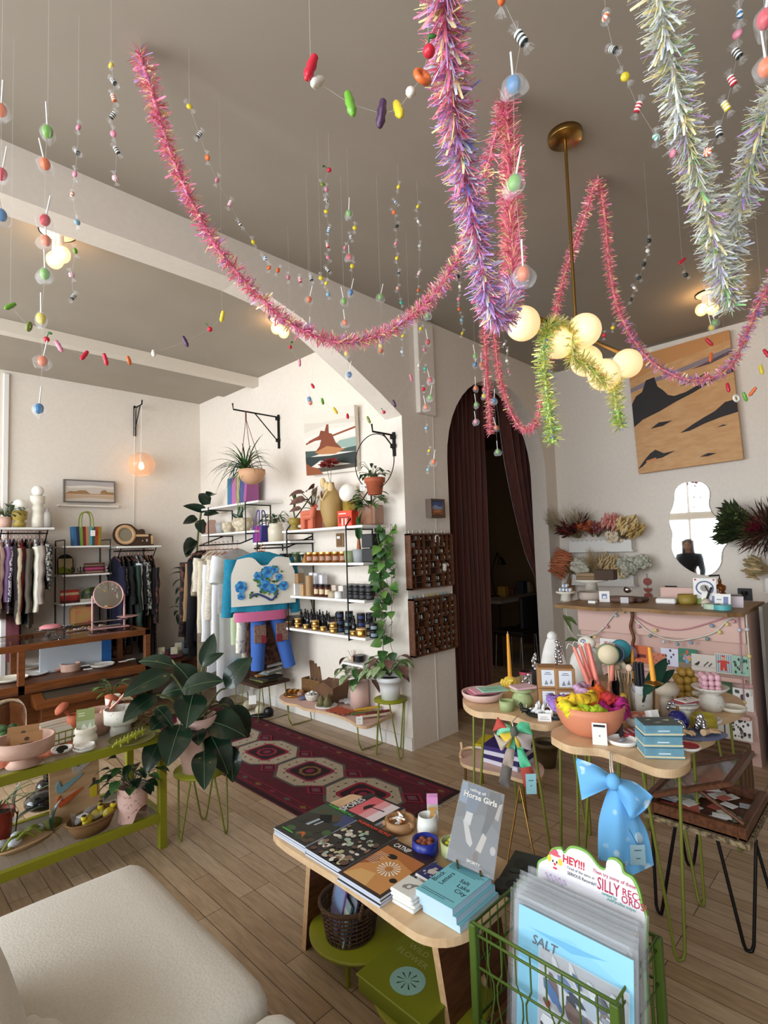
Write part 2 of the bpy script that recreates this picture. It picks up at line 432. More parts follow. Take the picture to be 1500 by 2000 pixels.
def lf(b,p0,p1,W,m,nrm=None,bow=.12,fold=.18,n=7,rib=None,shape=.6,tw=0):
    """a leaf blade from its base p0 to its tip p1, turned towards nrm"""
    p0,p1 = Vector(p0),Vector(p1); d = p1-p0; L = d.length
    if L < 1e-5: return
    nn = Vector(nrm) if nrm is not None else (CAM-p0).normalized()*.6+Vector((0,0,.7))
    dn = d/L; sd = dn.cross(nn)
    if sd.length < 1e-4: sd = dn.cross(Vector((.2,.5,.8)))
    sd.normalize(); nn = sd.cross(dn)
    vs = []; rb = []
    for i in range(n+1):
        t = i/n; c = p0+d*t+nn*(bow*L*4*t*(1-t))
        q = math.sin(PI*t**shape)**.75 if 0 < t < 1 else .03
        s2 = sd
        if tw: s2 = (sd+nn*tw*(t-.5)).normalized()
        wv = s2*(W/2*q); vs += [c-wv+nn*(fold*W*q),c-wv*.5+nn*(fold*W*q*.4),c,c+wv*.5+nn*(fold*W*q*.4),c+wv+nn*(fold*W*q)]; rb.append(c+nn*.0012)
    b.add(vs,[(i*5+k,i*5+k+1,i*5+6+k,i*5+5+k) for i in range(n) for k in range(4)],m,True)
    if rib: b.tube(rb,max(.0006,W*.012),rib,3)
def stemcurve(b,p0,p1,r,m,sag=.0,seg=5):
    p0,p1 = Vector(p0),Vector(p1); mid = (p0+p1)/2+Vector((0,0,sag))
    b.tube(smoothpath([p0,mid,p1],4),r,m,seg)
def bush(b,c,R,n,L,W,ms,stem='stem',droop=.3,up=.35,rs=None,hz=1.0,rib=None):
    rs = rs or random.Random(int(abs(c[0]*991+c[1]*77+c[2]*13)*100))
    for i in range(n):
        a = rs.uniform(0,2*PI); e = rs.uniform(-.15,1.0); rr = R*rs.uniform(.45,1)
        p = Vector((c[0]+rr*math.cos(a)*math.cos(e),c[1]+rr*math.sin(a)*math.cos(e),c[2]+rr*hz*(up+math.sin(e))))
        d = Vector((math.cos(a),math.sin(a),-droop+rs.uniform(-.3,.5))).normalized(); l = L*rs.uniform(.7,1.15)
        stemcurve(b,c,p,.0022,stem,.02,3)
        lf(b,p,p+d*l,W*rs.uniform(.8,1.15),rs.choice(ms),Vector((0,0,1))+(CAM-p).normalized()*.5,.1,.15,5,rib)
def clip(b,lim,k=0): b.v = [tuple(min(c,lim-.004*((i*7) % 5)/5) if j == k else c for j,c in enumerate(p)) for i,p in enumerate(b.v)]; return b
def pot(b,r0,r1,h,m,z=0,t=.008,seg=24,lip=0):
    pr = [(0,z),(r0,z),(r0+(r1-r0)*.5,z+h*.5)]
    pr += [(r1,z+h-lip),(r1+.008,z+h-lip),(r1+.008,z+h)] if lip else [(r1,z+h)]
    pr += [(r1-t,z+h),(r1-t-.004,z+h*.86),(0,z+h*.86)]
    b.lathe(pr[:-1],m,seg); b.lathe([(r1-t-.003,z+h*.86),(0.0001,z+h*.87)],'soil',seg)
def bowl(b,r,h,m,foot=.35,z=0,t=.006,seg=28,wob=None,inner=None):
    k = 7; out = [(r*(foot+(1-foot)*math.sin(PI/2*i/k)),z+h*(1-math.cos(PI/2*i/k))) for i in range(k+1)]
    inn = [((r-t)*(foot+(1-foot)*math.sin(PI/2*i/k)),z+t+(h-t)*(1-math.cos(PI/2*i/k))) for i in range(k,-1,-1)]
    b.lathe([(0.0001,z)]+out+inn[:1],m,seg,wob=wob); b.lathe(inn+[(0.0001,z+t)],inner or m,seg,wob=wob)
def hairpin(b,x,y,h,m,ang,w=.05,r=.005,splay=.06):
    """one hairpin leg (two rods meeting in a U) under a top at height h"""
    ca,sa = math.cos(ang),math.sin(ang); tx,ty = -sa,ca
    ex,ey = x+ca*splay,y+sa*splay
    b.tube([(x-tx*w*1.4,y-ty*w*1.4,h),(ex-tx*w*.35,ey-ty*w*.35,.03),(ex-tx*w*.2,ey-ty*w*.2,.008),(ex,ey,.006),(ex+tx*w*.2,ey+ty*w*.2,.008),(ex+tx*w*.35,ey+ty*w*.35,.03),(x+tx*w*1.4,y+ty*w*1.4,h)],r,m,6)
def card(b,w,h,M,m,shapes=(),t=.002):
    """an upright or lying card: its face is M's xy plane"""
    M0 = b.M; b.M = M0 @ M; b.box((w/2,h/2,-t/2),(w,h,t),m); b.M = M0; b.art(list(shapes),w,h,M)
def lean(x,y,z,rz,tilt=.25):       # frame of a card standing at x,y,z,facing rz,leaning back by tilt
    ux = Vector((-math.sin(rz),math.cos(rz),0)); back = Vector((-math.cos(rz),-math.sin(rz),0))
    return face((x,y,z),ux,Vector((0,0,math.cos(tilt)))+back*math.sin(tilt))
TOCAM = lambda p: math.atan2(-p[1],-p[0])
def pricetag(parent,loc,w=.035,h=.05,m='paper',rz=-2.3,lines=True):
    b = MB(); sh = [(C('8A8A8A'),('r',.25,.62,.75,.67)),(C('8A8A8A'),('r',.4,.25,.6,.29))] if lines else []
    card(b,w,h,face((-math.sin(rz)*-w/2,math.cos(rz)*-w/2,-h),(-math.sin(rz),math.cos(rz),0),(0,0,1)),m,sh,.0008)
    o = b.build('price_tag',parent); o.location = loc; return o
mat('sofa_linen',hx('D9D3C8'),.9,col2=hx('D2CBBE'),scale=140,bump=.15,sheen=.2)
def sofa():
    r = E('sofa','cream linen sofa seat filling the lower left corner','sofa',(.3,1.75,0))
    b = MB(); b.box((-.3,0,.16),(1.6,.84,.2),'sofa_linen',.03); b.build('base',r)
    def cushion(x0,x1,y0,y1,z0,z1,rr=.075,n=16):
        b = MB(); H = Vector(((x1-x0)/2,(y1-y0)/2,(z1-z0)/2)); c = Vector(((x0+x1)/2,(y0+y1)/2,(z0+z1)/2))
        def wrap(p):
            q = Vector([p[i]*H[i] for i in range(3)]); i_ = Vector([max(-(H[i]-rr),min(H[i]-rr,q[i])) for i in range(3)]); d = q-i_; q = i_+d.normalized()*rr if d.length > 1e-6 else q
            q.z += (.018*(1-p[0]**2)*(1-p[1]**2)+.004*math.sin(5*p[0]+3*p[1])*math.cos(4*p[1]))*(p[2] > 0); return q+c
        ez = lambda t: math.sin((t*2-1)*PI/2)
        for k in range(3):
            for sg in (-1,1): b.grid(lambda u,v: wrap([(sg if i == k else ez(u) if i == (k+1) % 3 else ez(v)*sg) for i in range(3)]),n,n,'sofa_linen')
        return b
    cushion(-.95,.545,-.46,.47,.2,.455).build('seat_cushion',r)
    q = az(-175,1960,.62)-Vector((.3,1.75,0)); b = MB(); b.grid(lambda u,v: (q.x+.17*math.sin(PI*v)**.5*math.cos(2*PI*u),q.y-.12+.36*math.copysign(abs(math.sin(2*PI*u))**.5,math.sin(2*PI*u))*math.sin(PI*v)**.4,.60+.16*-math.cos(PI*v)),36,18,'sofa_linen'); b.build('back_cushion',r)
    for x in (-.9,.4):
        for y in (-.35,.35): MB().cyl((x,y,0),.02,.08,'dark_wood',8).build('leg',r)
    cushion(-.95,.545,-1.39,-.47,.2,.445).build('seat_cushion',r)

sofa()
p = az(52,2008,.6); S('cushion',MB().grid(lambda u,v: (.075*math.sin(PI*v)*math.cos(2*PI*u)*(1+.1*math.sin(14*PI*u)),.085*math.sin(2*PI*u)*math.sin(PI*v)**.7*(1+.1*math.sin(14*PI*u)),.07*-math.cos(PI*v)),48,20,mat('white_cushion',hx('E4E0D8'),.9,bump=.5,scale=30,col2=hx('DAD5CB')).name),'ruffled white cushion on the sofa at the bottom left corner','cushion',(p.x,p.y,.525))
# ================================================================ LEFT ROOM,BACK WALL
def bracket(b,x,z0,z1,m='black_metal'):     # bent rod shelf bracket on the back wall
    yb,yf = YD-.01,YD-.36
    b.tube([(x,yb,z1+.07),(x,yf,z1+.07),(x,yf,z0),(x,yb,z0)],.006,m,5); b.tube([(x,yb,z0),(x,yb,z1+.07)],.006,m,5)
def wallrack(label,x0,x1,z,hookz=.05):
    r = E('clothes_rack',label,'clothes rack',((x0+x1)/2,YD-.18,z-.5)); o = Vector(r.location)
    L = lambda p: (p[0]-o.x,p[1]-o.y,p[2]-o.z)
    MB().box((0,0,.49),(x1-x0,.36,.022),'white_shelf',.006).build('shelf',r)
    for x in (x0+.04,x1-.06):
        MB().tube([L((x,YD-.005,z-.02)),L((x,YD-.35,z-.02)),L((x,YD-.005,z-.42)),L((x,YD-.005,z-.02))],.006,'black_metal',5).build('bracket',r)
    MB().tube([L((x0+.02,YD-.19,z-.05)),L((x1-.02,YD-.19,z-.05))],.008,'black_metal',6).build('hanging_rod',r)
    return z-.05
mat('fuzzy_pink',hx('C99C98'),.95,col2=hx('E6D2CC'),scale=16,stretch=(.3,.3,2),bump=.4)
mat('sequin',hx('1E2638'),.4,col2=hx('D8DCE8'),scale=45,kind='voronoi',ramp=(.3,.5))
mat('plaid',hx('B8A890'),.9,col2=hx('4A4640'),scale=5,stretch=(1,1,2.2),kind='wave',ramp=(.45,.5))
mat('snake',hx('181818'),.8,col2=hx('8C8880'),scale=50,ramp=(.48,.55))
mat('floral_dark',hx('1B1414'),.8,col2=hx('6A4038'),scale=25,ramp=(.5,.62))
mat('brown_leaf',hx('3A221A'),.85,col2=hx('6E4A3A'),scale=22,kind='voronoi')
mat('lace',hx('E4DCCC'),.9,col2=hx('C8BEAA'),scale=60)
z = wallrack('white wall shelf with a hanging rod at the left edge of the photo',1.0,1.475,1.905)
for i,(lb,cm,L,W,sl) in enumerate([
    ('fluffy dusty pink striped cardigan, first on the left rack','fuzzy_pink',.78,.5,.62),
    ('pale blush blouse between the pink cardigan and the sequin dress',C('D8BCB4',.9),.70,.46,.55),
    ('navy and white patterned dress on the left rack','sequin',.68,.42,.5),
    ('lilac satin blouse on the left rack',C('7A5A88',.5),.66,.44,.5),
    ('black shirt next to the lilac blouse on the left rack',C('221A20',.9),.62,.42,.5),
    ('beige and grey patchwork coat on the left rack','plaid',.78,.46,.7),
    ('crimson jumper on the left rack',C('6E1C22',.9),.66,.44,.6),
    ('black-green dress beside the crimson jumper',C('17191A',.9),.82,.42,.5),
    ('olive brown coat hanging behind the cream cardigan',C('5A5248',.9),.84,.46,.6),
    ('cream cardigan near the right end of the left rack',C('DCD8C8',.9),.66,.44,.62),
    ('slate blue blouse near the right end of the left rack',C('58607A',.8),.62,.42,.5),
    ('wide taupe grey jumper, last on the left rack',C('8C8078',.95),.62,.52,.55),
    ('black top with white stripes poking out behind the taupe jumper','snake',.5,.56,.35)]):
    garment(lb,cm,L,W,.022,(1.03+i*.034,YD-.19,z),rnd(-.25,.05),sl,group='clothes on the left wall rack')
S('skirt',MB().grid(lambda u,v: (.03*math.sin(2*PI*u)*(1+.3*math.sin(12*PI*u)),.17*math.cos(2*PI*u),-v*.45),24,4,C('4A1620',.9)),'dark wine skirt hanging low under the left rack garments','clothing',(1.17,YD-.19,1.07),.1)
z3 = wallrack('white wall shelf with a hanging rod under the wooden camera',2.06,2.535,1.705)
for i,(lb,cm,L,W,sl) in enumerate([
    ('navy dress, first on the rack under the wooden camera',C('15152E',.9),.95,.46,.3),
    ('navy sleeveless top, second on the rack under the wooden camera',C('1A1A38',.8),.8,.42,0),
    ('black and grey speckled dress on the dark rack','snake',.95,.42,.3),
    ('black dress on the dark rack beside a speckled one',C('141516',.9),.95,.46,.4),
    ('black blouse with white collar on the dark rack',C('101214',.8),.9,.44,.5),
    ('bottle green shirt on the dark rack',C('24382F',.75),.86,.46,.7),
    ('white blouse mostly hidden behind the bottle green shirt',C('C8CCD4',.9),.72,.40,.5),
    ('grey tweed jacket on the dark rack','snake',.66,.46,.5),
    ('black gown near the right end of the dark rack',C('0E0D0D',.9),1.05,.44,.4),
    ('tan slip dress squeezed into the dark rack',C('7A6248',.8),1.1,.32,0),
    ('black velvet dress at the dark rack end',C('120F10',.9),1.15,.46,.5),
    ('brown floral lace dress, last on the dark rack','floral_dark',1.15,.48,.6)]):
    garment(lb,cm,L,W,.022,(2.09+i*.036,YD-.19,z3),rnd(-.25,.05),sl,group='clothes on the dark rack')
# middle shelf unit
def shelf_unit():
    r = E('shelf_unit','black wire wall shelf unit with three white boards under the striped tote','shelf',(1.78,YD-.18,.75))
    for z in (1.71,1.42,1.133): MB().box((0,.0,z-.75),(.46,.33,.018),'white_shelf',.004).build('shelf_board',r)
    for x in (-.215,.215):
        for y in (-.165,.165): MB().tube([(x,y,.1),(x,y,1.03)],.006,'black_metal',5).build('upright',r)
        MB().tube([(x,-.165,1.03),(x,.165,1.03)],.006,'black_metal',5).build('upright',r)
shelf_unit()
def stripes(b,x0,x1,y,z0,z1,cols,d=.0015,ns=(0,-1)):
    n = len(cols); w_ = (x1-x0)/n
    for i,c in enumerate(cols): b.poly([(x0+i*w_,y,z0),(x0+(i+1)*w_,y,z0),(x0+(i+1)*w_,y,z1),(x0+i*w_,y,z1)],c)
def tote(label,loc,w,h,d,cols,handle='olive_tube',rz=0,hh=.16,hm=None):
    r = E('tote_bag',label,'bag',loc,rz); b = MB(); n = len(cols)
    for i,c in enumerate(cols):
        x0,x1 = -w/2+w*i/n,-w/2+w*(i+1)/n
        e = lambda x: .92+.08*0
        b.add([(x0*.9,-d/2,0),(x1*.9,-d/2,0),(x1*.9,d/2,0),(x0*.9,d/2,0),(x0,-d/2*.8,h),(x1,-d/2*.8,h),(x1,d/2*.8,h),(x0,d/2*.8,h)],
              [(0,3,2,1),(0,1,5,4),(2,3,7,6),(1,2,6,5),(3,0,4,7)],c)
    b.build('body',r)
    if hh:
        for y in (-d/2*.8,d/2*.8):
            MB().tube(smoothpath([(-w*.2,y,h*.9),(-w*.19,y*.9,h+hh*.6),(-w*.1,y*.7,h+hh),(w*.1,y*.7,h+hh),(w*.19,y*.9,h+hh*.6),(w*.2,y,h*.9)],5),.007,handle,6).build('handle',r)
    return r
t = tote('striped woven tote bag with tall green handles on the top wire shelf',(1.80,YD-.2,1.721),.28,.2,.12,[C(c,.7) for c in ('2F5C84','1C2747','6B8A2C','6E1E28','B07A4C','4C94A0','2A4A3A','A2381E','8C7A22')],hh=.15)
pricetag(t,(.045,-.075,.16),.045,.06,rz=-PI/2)
def archmirror():
    r = E('arched_picture','arched black frame with a sand and lime landscape on the wire shelf','picture',(1.64,YD-.1,1.43))
    pts = [(-.075,0),(.075,0)]+[(.075*math.cos(PI*i/12),.14+.07*math.sin(PI*i/12)) for i in range(13)]
    M = lean(-.0,0,0,-PI/2,.12)
    b = MB(); b.M = face((0,0,0),(1,0,0),(0,.12,1)); b.prism(pts,-.012,0,'black_metal'); b.build('frame',r)
    b = MB(); b.M = face((0,0,0),(1,0,0),(0,.12,1))
    b.poly([(-.065,.01,.001),(.065,.01,.001),(.065,.165,.001),(-.065,.165,.001)],C('C2AE84',.8))
    b.poly([(-.065,.01,.002),(.065,.01,.002),(.065,.05,.002),(.02,.06,.002),(-.02,.085,.002),(-.065,.07,.002)],C('7C8C1E',.7)); b.build('canvas',r)
archmirror()
def cactus(x,lb):
    b = MB(); b.box((0,0,.006),(.07,.04,.012),'dark_wood'); b.tube([(0,0,.01),(0,0,.075)],.007,C('23261E'),6)
    for s,h in ((-1,.06),(1,.07)): b.tube(smoothpath([(0,0,.025),(s*.022,0,.028),(s*.024,0,h)],4),.005,C('23261E'),6)
    S('cactus_ornament',b,lb,'ornament',(x,YD-.27,1.43))
cactus(1.65,'small black cactus ornament in front of the arched picture'); cactus(1.73,'small black cactus ornament beside the striped pouch')
def pouch(label,loc,w,h,d,cols,rz=0):
    b = MB(); n = len(cols)
    for i,c in enumerate(cols):
        b.grid(lambda u,v: (w/2*(1-.12*((i+v)/n)*0+.04*math.sin(PI*(i+v)/n))*math.cos(2*PI*u)*abs(math.cos(2*PI*u))**-.5 if abs(math.cos(2*PI*u)) > 1e-6 else 0,d/2*math.sin(2*PI*u)*(1-.8*((i+v)/n)),h*(i+v)/n),20,1,c)
    return S('pouch',b,label,'bag',loc,rz)
pouch('brown and magenta striped pouch lying on the second wire shelf',(1.87,YD-.24,1.43),.2,.11,.12,[C(c,.85) for c in ('5A3A30','A08070','4A2E2A','8C2A4C','B0507A','8C2A4C','3A2622','9A7A68','4A322C','6A4A3E')])
S('folded_fabric',MB().box((0,0,.02),(.07,.09,.04),C('C4C0BC',.9),.012).box((0,0,.055),(.065,.085,.03),C('D0CCC8',.9),.012),'small grey folded cloth at the right end of the second wire shelf','cloth',(1.975,YD-.2,1.43))
pouch('red and cream pouch on the lowest white wire shelf board',(1.64,YD-.24,1.143),.17,.13,.12,[C(c,.85) for c in ('4A1A18','8A2420','A03028','C0A080','A03028')])
mat('cactus_print',hx('222C1C'),.5,col2=hx('5E6E3C'),scale=26,ramp=(.5,.6))
S('pouch',MB().ell((0,0,.07),(.115,.06,.075),'cactus_print'),'shiny dark green printed pouch on the lowest white wire shelf board','bag',(1.86,YD-.24,1.143))
S('folded_scarf',MB().prism([(-.08,0),(.08,0),(.03,.09)],-.03,.03,C('B0A89C',.9)).prism([(-.03,0),(.1,0),(.06,.06)],-.05,-.03,C('4A2A24',.9)),'pale folded scarf in front of the dark green pouch','scarf',(1.80,YD-.3,1.144),0)
S('fabric_bag',MB().box((0,0,.1),(.22,.1,.2),'floral_tan' if 'floral_tan' in MATS else mat('floral_tan',hx('A88A4C'),.9,col2=hx('B86A50'),scale=14).name,.03),'tan and rust patterned bag standing below the wire shelves','bag',(1.75,YD-.25,.905))
S('side_table',MB().box((0,0,.88),(.5,.34,.02),'dark_wood',.004).box((-.22,0,.435),(.03,.3,.87),'dark_wood').box((.22,0,.435),(.03,.3,.87),'dark_wood'),'dark low table behind the display case','table',(1.75,YD-.2,0))
# toy wooden camera
def woodcam():
    r = E('wooden_camera','flat wooden movie camera wall piece with round pale lens on the right wall rack','ornament',(2.3,YD-.16,1.717));
    b = MB(); b.M = face((0,0,0),(1,0,0),(0,.1,1))
    out = [(-.08+.125*math.cos(a),.125+.125*math.sin(a)) for a in [2.2-(i*.16)*-1 for i in range(26)]]
    b.prism(smooth2([(-.2,.07),(-.2,.17),(-.14,.235),(-.03,.24),(.05,.18),(.1,.185),(.13,.17),(.14,.13),(.21,.12),(.22,.02),(.2,.0),(-.1,.0)]),-.03,0,'dark_wood'); b.build('body',r)
    b = MB(); b.M = face((0,-.004,0),(1,0,0),(0,.1,1)); b.lathe([(.075,0),(.11,0),(.11,.012),(.075,.012),(.075,0)],'pine',28,(-.085,.12,0))
    b.box((.09,.11,.003),(.15,.025,.01),'pine'); b.box((.205,.06,.003),(.02,.1,.01),'pine'); b.build('trim',r)
    b = MB(); b.M = face((0,-.003,0),(1,0,0),(0,.1,1)); b.lathe([(.076,0),(.0001,.001)],C('8E8672',.25),28,(-.085,.12,0)); b.build('lens',r)
    b = MB(); b.M = face((0,-.003,0),(1,0,0),(0,.1,1)); b.ell((.1,.05,0),(.008,.008,.003),C('B8B0A8')); b.ell((.15,.055,0),(.011,.018,.003),C('B8B0A8')); b.build('knob',r)
woodcam()
# lamps and vase on the left rack
def globelamp(label,loc,base,prof,R=.06,lit=0):
    r = E('globe_lamp',label,'lamp',loc); MB().lathe(prof,base,24).build('base',r)
    zt = prof[-1][1]; MB().ell((0,0,zt+R*.85),R,'opal',24,14).build('globe',r); return r
mat('opal',hx('F4EFE6'),.25,spec=.5)
zt = 1.917
globelamp('short ochre globe lamp with stacked cup base on the left rack',(1.21,YD-.2,zt),'ochre',[(0,0),(.05,0),(.055,.035),(.035,.06),(.06,.075),(.065,.15),(.05,.16)],.062)
globelamp('tall cream globe lamp with stacked round base on the left rack',(1.36,YD-.2,zt),'cream_clay',[(0,0),(.052,0),(.052,.13),(.045,.155),(.055,.19),(.045,.225),(.062,.24),(.065,.31),(.04,.315)],.055)
b = MB(); b.lathe([(0,0),(.045,0),(.048,.12),(.042,.145),(.02,.16),(.02,.185),(.024,.187),(.016,.187)],'ribbed_grey' if 'ribbed_grey' in MATS else mat('ribbed_grey',hx('BAB4AE'),.6,col2=hx('A8A29C'),scale=30,kind='wave',stretch=(0,0,1)).name,24)
S('vase',b,'grey ribbed bottle vase at the right end of the left rack','vase',(1.475-.035,YD-.2,zt))
r = E('potted_plant','trailing green plant entering at the left edge of the photo','plant',(1.10,YD-.15,zt))
b = MB(); pot(b,.05,.06,.1,'pink_clay'); b.build('pot',r)
b = MB(); bush(b,(0,0,.1),.16,34,.09,.055,['leaf_mid','leaf_dark'],droop=.7); b.build('foliage',r)
# framed desert picture on its little ledge
def picture(name,label,P,depth,shapes,frame,nrm,fw=.012,cat='picture',base=None,lean_=0,proud=0):
    """P: four wall corners (tl, tr, br, bl)"""
    tl,tr,br,bl = [Vector(p) for p in P]; ux = (br-bl).normalized(); uy = (tl-bl); w_,h_ = (br-bl).length,uy.length; uy.normalize()
    r = E(name,label,cat,bl); r.matrix_world = face(bl,ux,uy);
    b = MB(); b.box((w_/2,h_/2,depth/2),(w_,h_,depth),frame,.002) if not fw else [b.box(*q) for q in (((w_/2,fw/2,depth/2),(w_,fw,depth),frame),((w_/2,h_-fw/2,depth/2),(w_,fw,depth),frame),((fw/2,h_/2,depth/2),(fw,h_-2*fw,depth),frame),((w_-fw/2,h_/2,depth/2),(fw,h_-2*fw,depth),frame))]
    if fw:
        b.build('frame',r); b = MB(); b.box((w_/2,h_/2,depth*.4),(w_-2*fw,h_-2*fw,depth*.6),base or 'paper')
    b.art(shapes,w_-2*fw,h_-2*fw,Matrix.Translation((fw,fw,depth*.7 if fw else depth)),.0006); b.build('canvas',r)
    return r
P = [ay(*q,YD-.03) for q in ((122,936),(222,941),(224,984),(123,981))]
picture('framed_picture','small grey-framed landscape of pale buttes on the back wall ledge',P,.03,[
    (C('C9BEB2'),('r',0,0,1,1)),(C('B4ACAA'),[(0,.7),(.3,.78),(.7,.72),(1,.8),(1,1),(0,1)]),(C('DCD4C8'),[(.1,.62),(.6,.7),(1,.66),(1,.74),(.5,.8),(0,.72)]),
    (C('9A7A54'),[(.02,.38),(.1,.5),(.2,.48),(.3,.55),(.42,.54),(.48,.42),(.52,.36),(.3,.36)]),(C('9A7A54'),[(.7,.4),(.74,.56),(.82,.6),(.86,.5),(1,.48),(1,.36)]),
    (C('C08A5A'),('r',0,.34,1,.38)),(C('BFA488'),[(0,.1),(.5,.2),(1,.12),(1,.3),(0,.32)])],C('6E6862',.5),None)
p0,p1 = ay(113,984,YD-.06),ay(232,989,YD-.06)
S('picture_ledge',MB().box((0,0,0),(p1.x-p0.x,.07,.02),'wall_paint',.004),'narrow white ledge under the small framed landscape','shelf',((p0.x+p1.x)/2,YD-.04,p0.z-.014))
# amber globe pendant hanging from a black bracket
def pendant():
    c = Vector((2.373,YD-.2,2.64)); r = E('pendant_lamp','amber glass globe pendant lit in the corner of the back wall','lamp',c)
    mat('amber_glass',hx('F0C098'),.05,alpha=.38,spec=.7); mat('bulb_warm',hx('FFD9A0'),.3,emit=hx('FFC070'),estr=14)
    MB().lathe([(.08,-.128),(.115,-.1),(.15,-.02),(.148,.03),(.115,.09),(.06,.125),(.02,.135)],'amber_glass',32).build('glass_shade',r)
    MB().lathe([(.001,-.062),(.02,-.055),(.03,-.03),(.022,.0),(.014,.02)],'bulb_warm',16).build('bulb',r)
    MB().cyl((0,0,.02),.018,.1,'white_trim',12).build('socket',r)
    MB().tube([(0,0,.12),(.005,.0,.72)],.004,'white_trim',5).tube([(.005,0,.72),(0,.185,.68),(-.02,.19,-.9)],.004,'white_trim',5).build('cord',r)
    point('pendant_light',c+Vector((0,0,-.03)),5,(1,.62,.3),.03)
pendant()
def wbracket(label,x,zt,zb,reach,axis='y',loc=None):
    b = MB(); m = 'black_metal'
    if axis == 'y':
        b.box((x,YD-.008,(zt+zb)/2),(.025,.016,zt-zb+.05),m); b.tube([(x,YD-.01,zt),(x,YD-reach,zt),(x,YD-reach-.01,zt+.05)],.008,m,6); b.tube([(x,YD-.02,zb+.06),(x,YD-reach*.8,zt)],.006,m,6)
    else:
        y = x; b.box((XC-.008,y,(zt+zb)/2),(.016,.025,zt-zb+.05),m); b.tube([(XC-.01,y,zt),(XC-reach,y,zt),(XC-reach-.008,y,zt+.06)],.008,m,6); b.tube([(XC-.02,y,zb+.05),(XC-reach*.55,y,zt)],.006,m,6)
        for z in (zt-.015,zb+.06): b.box((XC-.02,y,z),(.03,.045,.035),m,.004)
    return S('plant_bracket',b,label,'bracket')
wbracket('black bracket that holds the amber pendant',2.373,3.33,3.02,.22)

# ================================================================ DISPLAY CASE
def display_case():
    xr,yf,yb,zt = 2.08,5.235,6.0,.9; xl = .2
    r = E('display_case','long glass-topped wooden shop display case on the left','display case',(xr,yf,0)); o = (xr,yf,0)
    B = lambda b,x0,x1,y0,y1,z0,z1,m='cherry_wood': b.box(((x0+x1)/2-o[0],(y0+y1)/2-o[1],(z0+z1)/2),(x1-x0,y1-y0,z1-z0),m,.003)
    b = MB(); t = .05
    B(b,xl,xr,yf,yf+t,zt-t,zt); B(b,xl,xr,yb-t,yb,zt-t,zt); B(b,xr-t,xr,yf,yb,zt-t,zt); B(b,xl,xl+t,yf,yb,zt-t,zt)
    for x in (xr-t,1.02,.3): B(b,x,x+t,yf,yf+t,.5,zt-t)
    for x in (xr-t,1.1,.3): B(b,x,x+t,yb-t,yb,.5,zt-t)
    B(b,xl,xr,yf,yf+t,.52,.575); b.build('frame',r)
    b = MB(); B(b,xl,xr,yf,yb,.5,.525,'walnut'); b.build('display_shelf',r)
    b = MB(); B(b,xl+t,xr-t,yf+t,yb-t,zt-.008,zt-.002,'glass'); b.build('glass_top',r)
    b = MB(); B(b,xl,xr,yf+.1,yb,.06,.5,'cherry_wood'); b.build('lower_body',r)
    for x0,x1 in ((1.12,2.0),(.2,.98)):
        b = MB(); M = Matrix.Translation((x0-o[0],yf-.02-o[1],.5)); y = -.14
        b.add([(x0-o[0],y,.39),(x1-o[0],y,.39),(x1-o[0],.1,.39),(x0-o[0],.1,.39),(x0-o[0],y,.43),(x1-o[0],y,.43),(x1-o[0],.1,.52),(x0-o[0],.1,.52)],
              [(0,3,2,1),(0,1,5,4),(1,2,6,5),(3,0,4,7)],'cherry_wood')
        P = lambda x,s,d=0: (x-o[0],y+s*.24,.43+s*.09+d)
        for a,c_,s0,s1 in ((x0,x1,0,.2),(x0,x1,.85,1),(x0,x0+.07,.2,.85),(x1-.07,x1,.2,.85)): b.add([P(a,s0),P(c_,s0),P(c_,s1),P(a,s1)],[(0,1,2,3)],'cherry_wood')
        b.build('bin_rim',r)
        b = MB(); b.add([P(x0+.07,.2,-.004),P(x1-.07,.2,-.004),P(x1-.07,.85,-.004),P(x0+.07,.85,-.004)],[(0,1,2,3)],C('4A4238',.1)); b.build('glass_lid',r)
        b = MB(); B(b,x0+.06,x1-.06,yf-.02,yf+.1,.06,.42); q = b.build('drawer_front',r)
        b = MB(); b.tube(smoothpath([((x0+x1)/2-o[0]-.05,-.025,.24),((x0+x1)/2-o[0],-.05,.225),((x0+x1)/2-o[0]+.05,-.025,.24)],4),.007,'black_metal',6); b.build('handle',q)
display_case()
zs,zc = .526,.901
def flat(name,label,cat,p,w,d,m,t=.004,rz=0,shapes=(),group=None,bev=.002):
    b = MB(); b.box((0,0,t/2),(w,d,t),m,bev); b.art(list(shapes),w,d,Matrix.Translation((-w/2,-d/2,t)),.0005); return S(name,b,label,cat,p,rz,group)
def dish(name,label,p,r,h,m,foot=.5,wob=None,inner=None,group=None,cat='dish'):
    b = MB(); bowl(b,r,h,m,foot,wob=wob,inner=inner); return S(name,b,label,cat,p,0,group)
CASEIN = [(60,1315,'white price card standing in the display case near its left post','card'),(205,1280,'white card leaning in the display case on a stone','card')]
def standcard(label,p,w,h,m='paper',rz=None,tilt=.2,shapes=(),name='card',cat='card',group=None,t=.002):
    b = MB(); rz = TOCAM(p) if rz is None else rz; card(b,w,h,lean(math.sin(rz)*w/2,-math.cos(rz)*w/2,0,rz,tilt),m,shapes,t)
    return S(name,b,label,cat,p,0,group)
standcard('white price card standing in the display case near its left post',az(31,1322,zs),.09,.12,shapes=[(C('B8B0A8'),('r',.3,.5,.7,.6))])
dish('dish','large white oval dish in the display case, lower left',az(20,1330,zs),.14,.03,'cream_clay')
dish('dish','round tray of small shell pieces in the display case by the middle post',az(62,1306,zs),.13,.03,C('B8A88C'),inner='speckle')
dish('dish','white plate in front of the middle post of the display case',az(70,1318,zs),.10,.02,'paper')
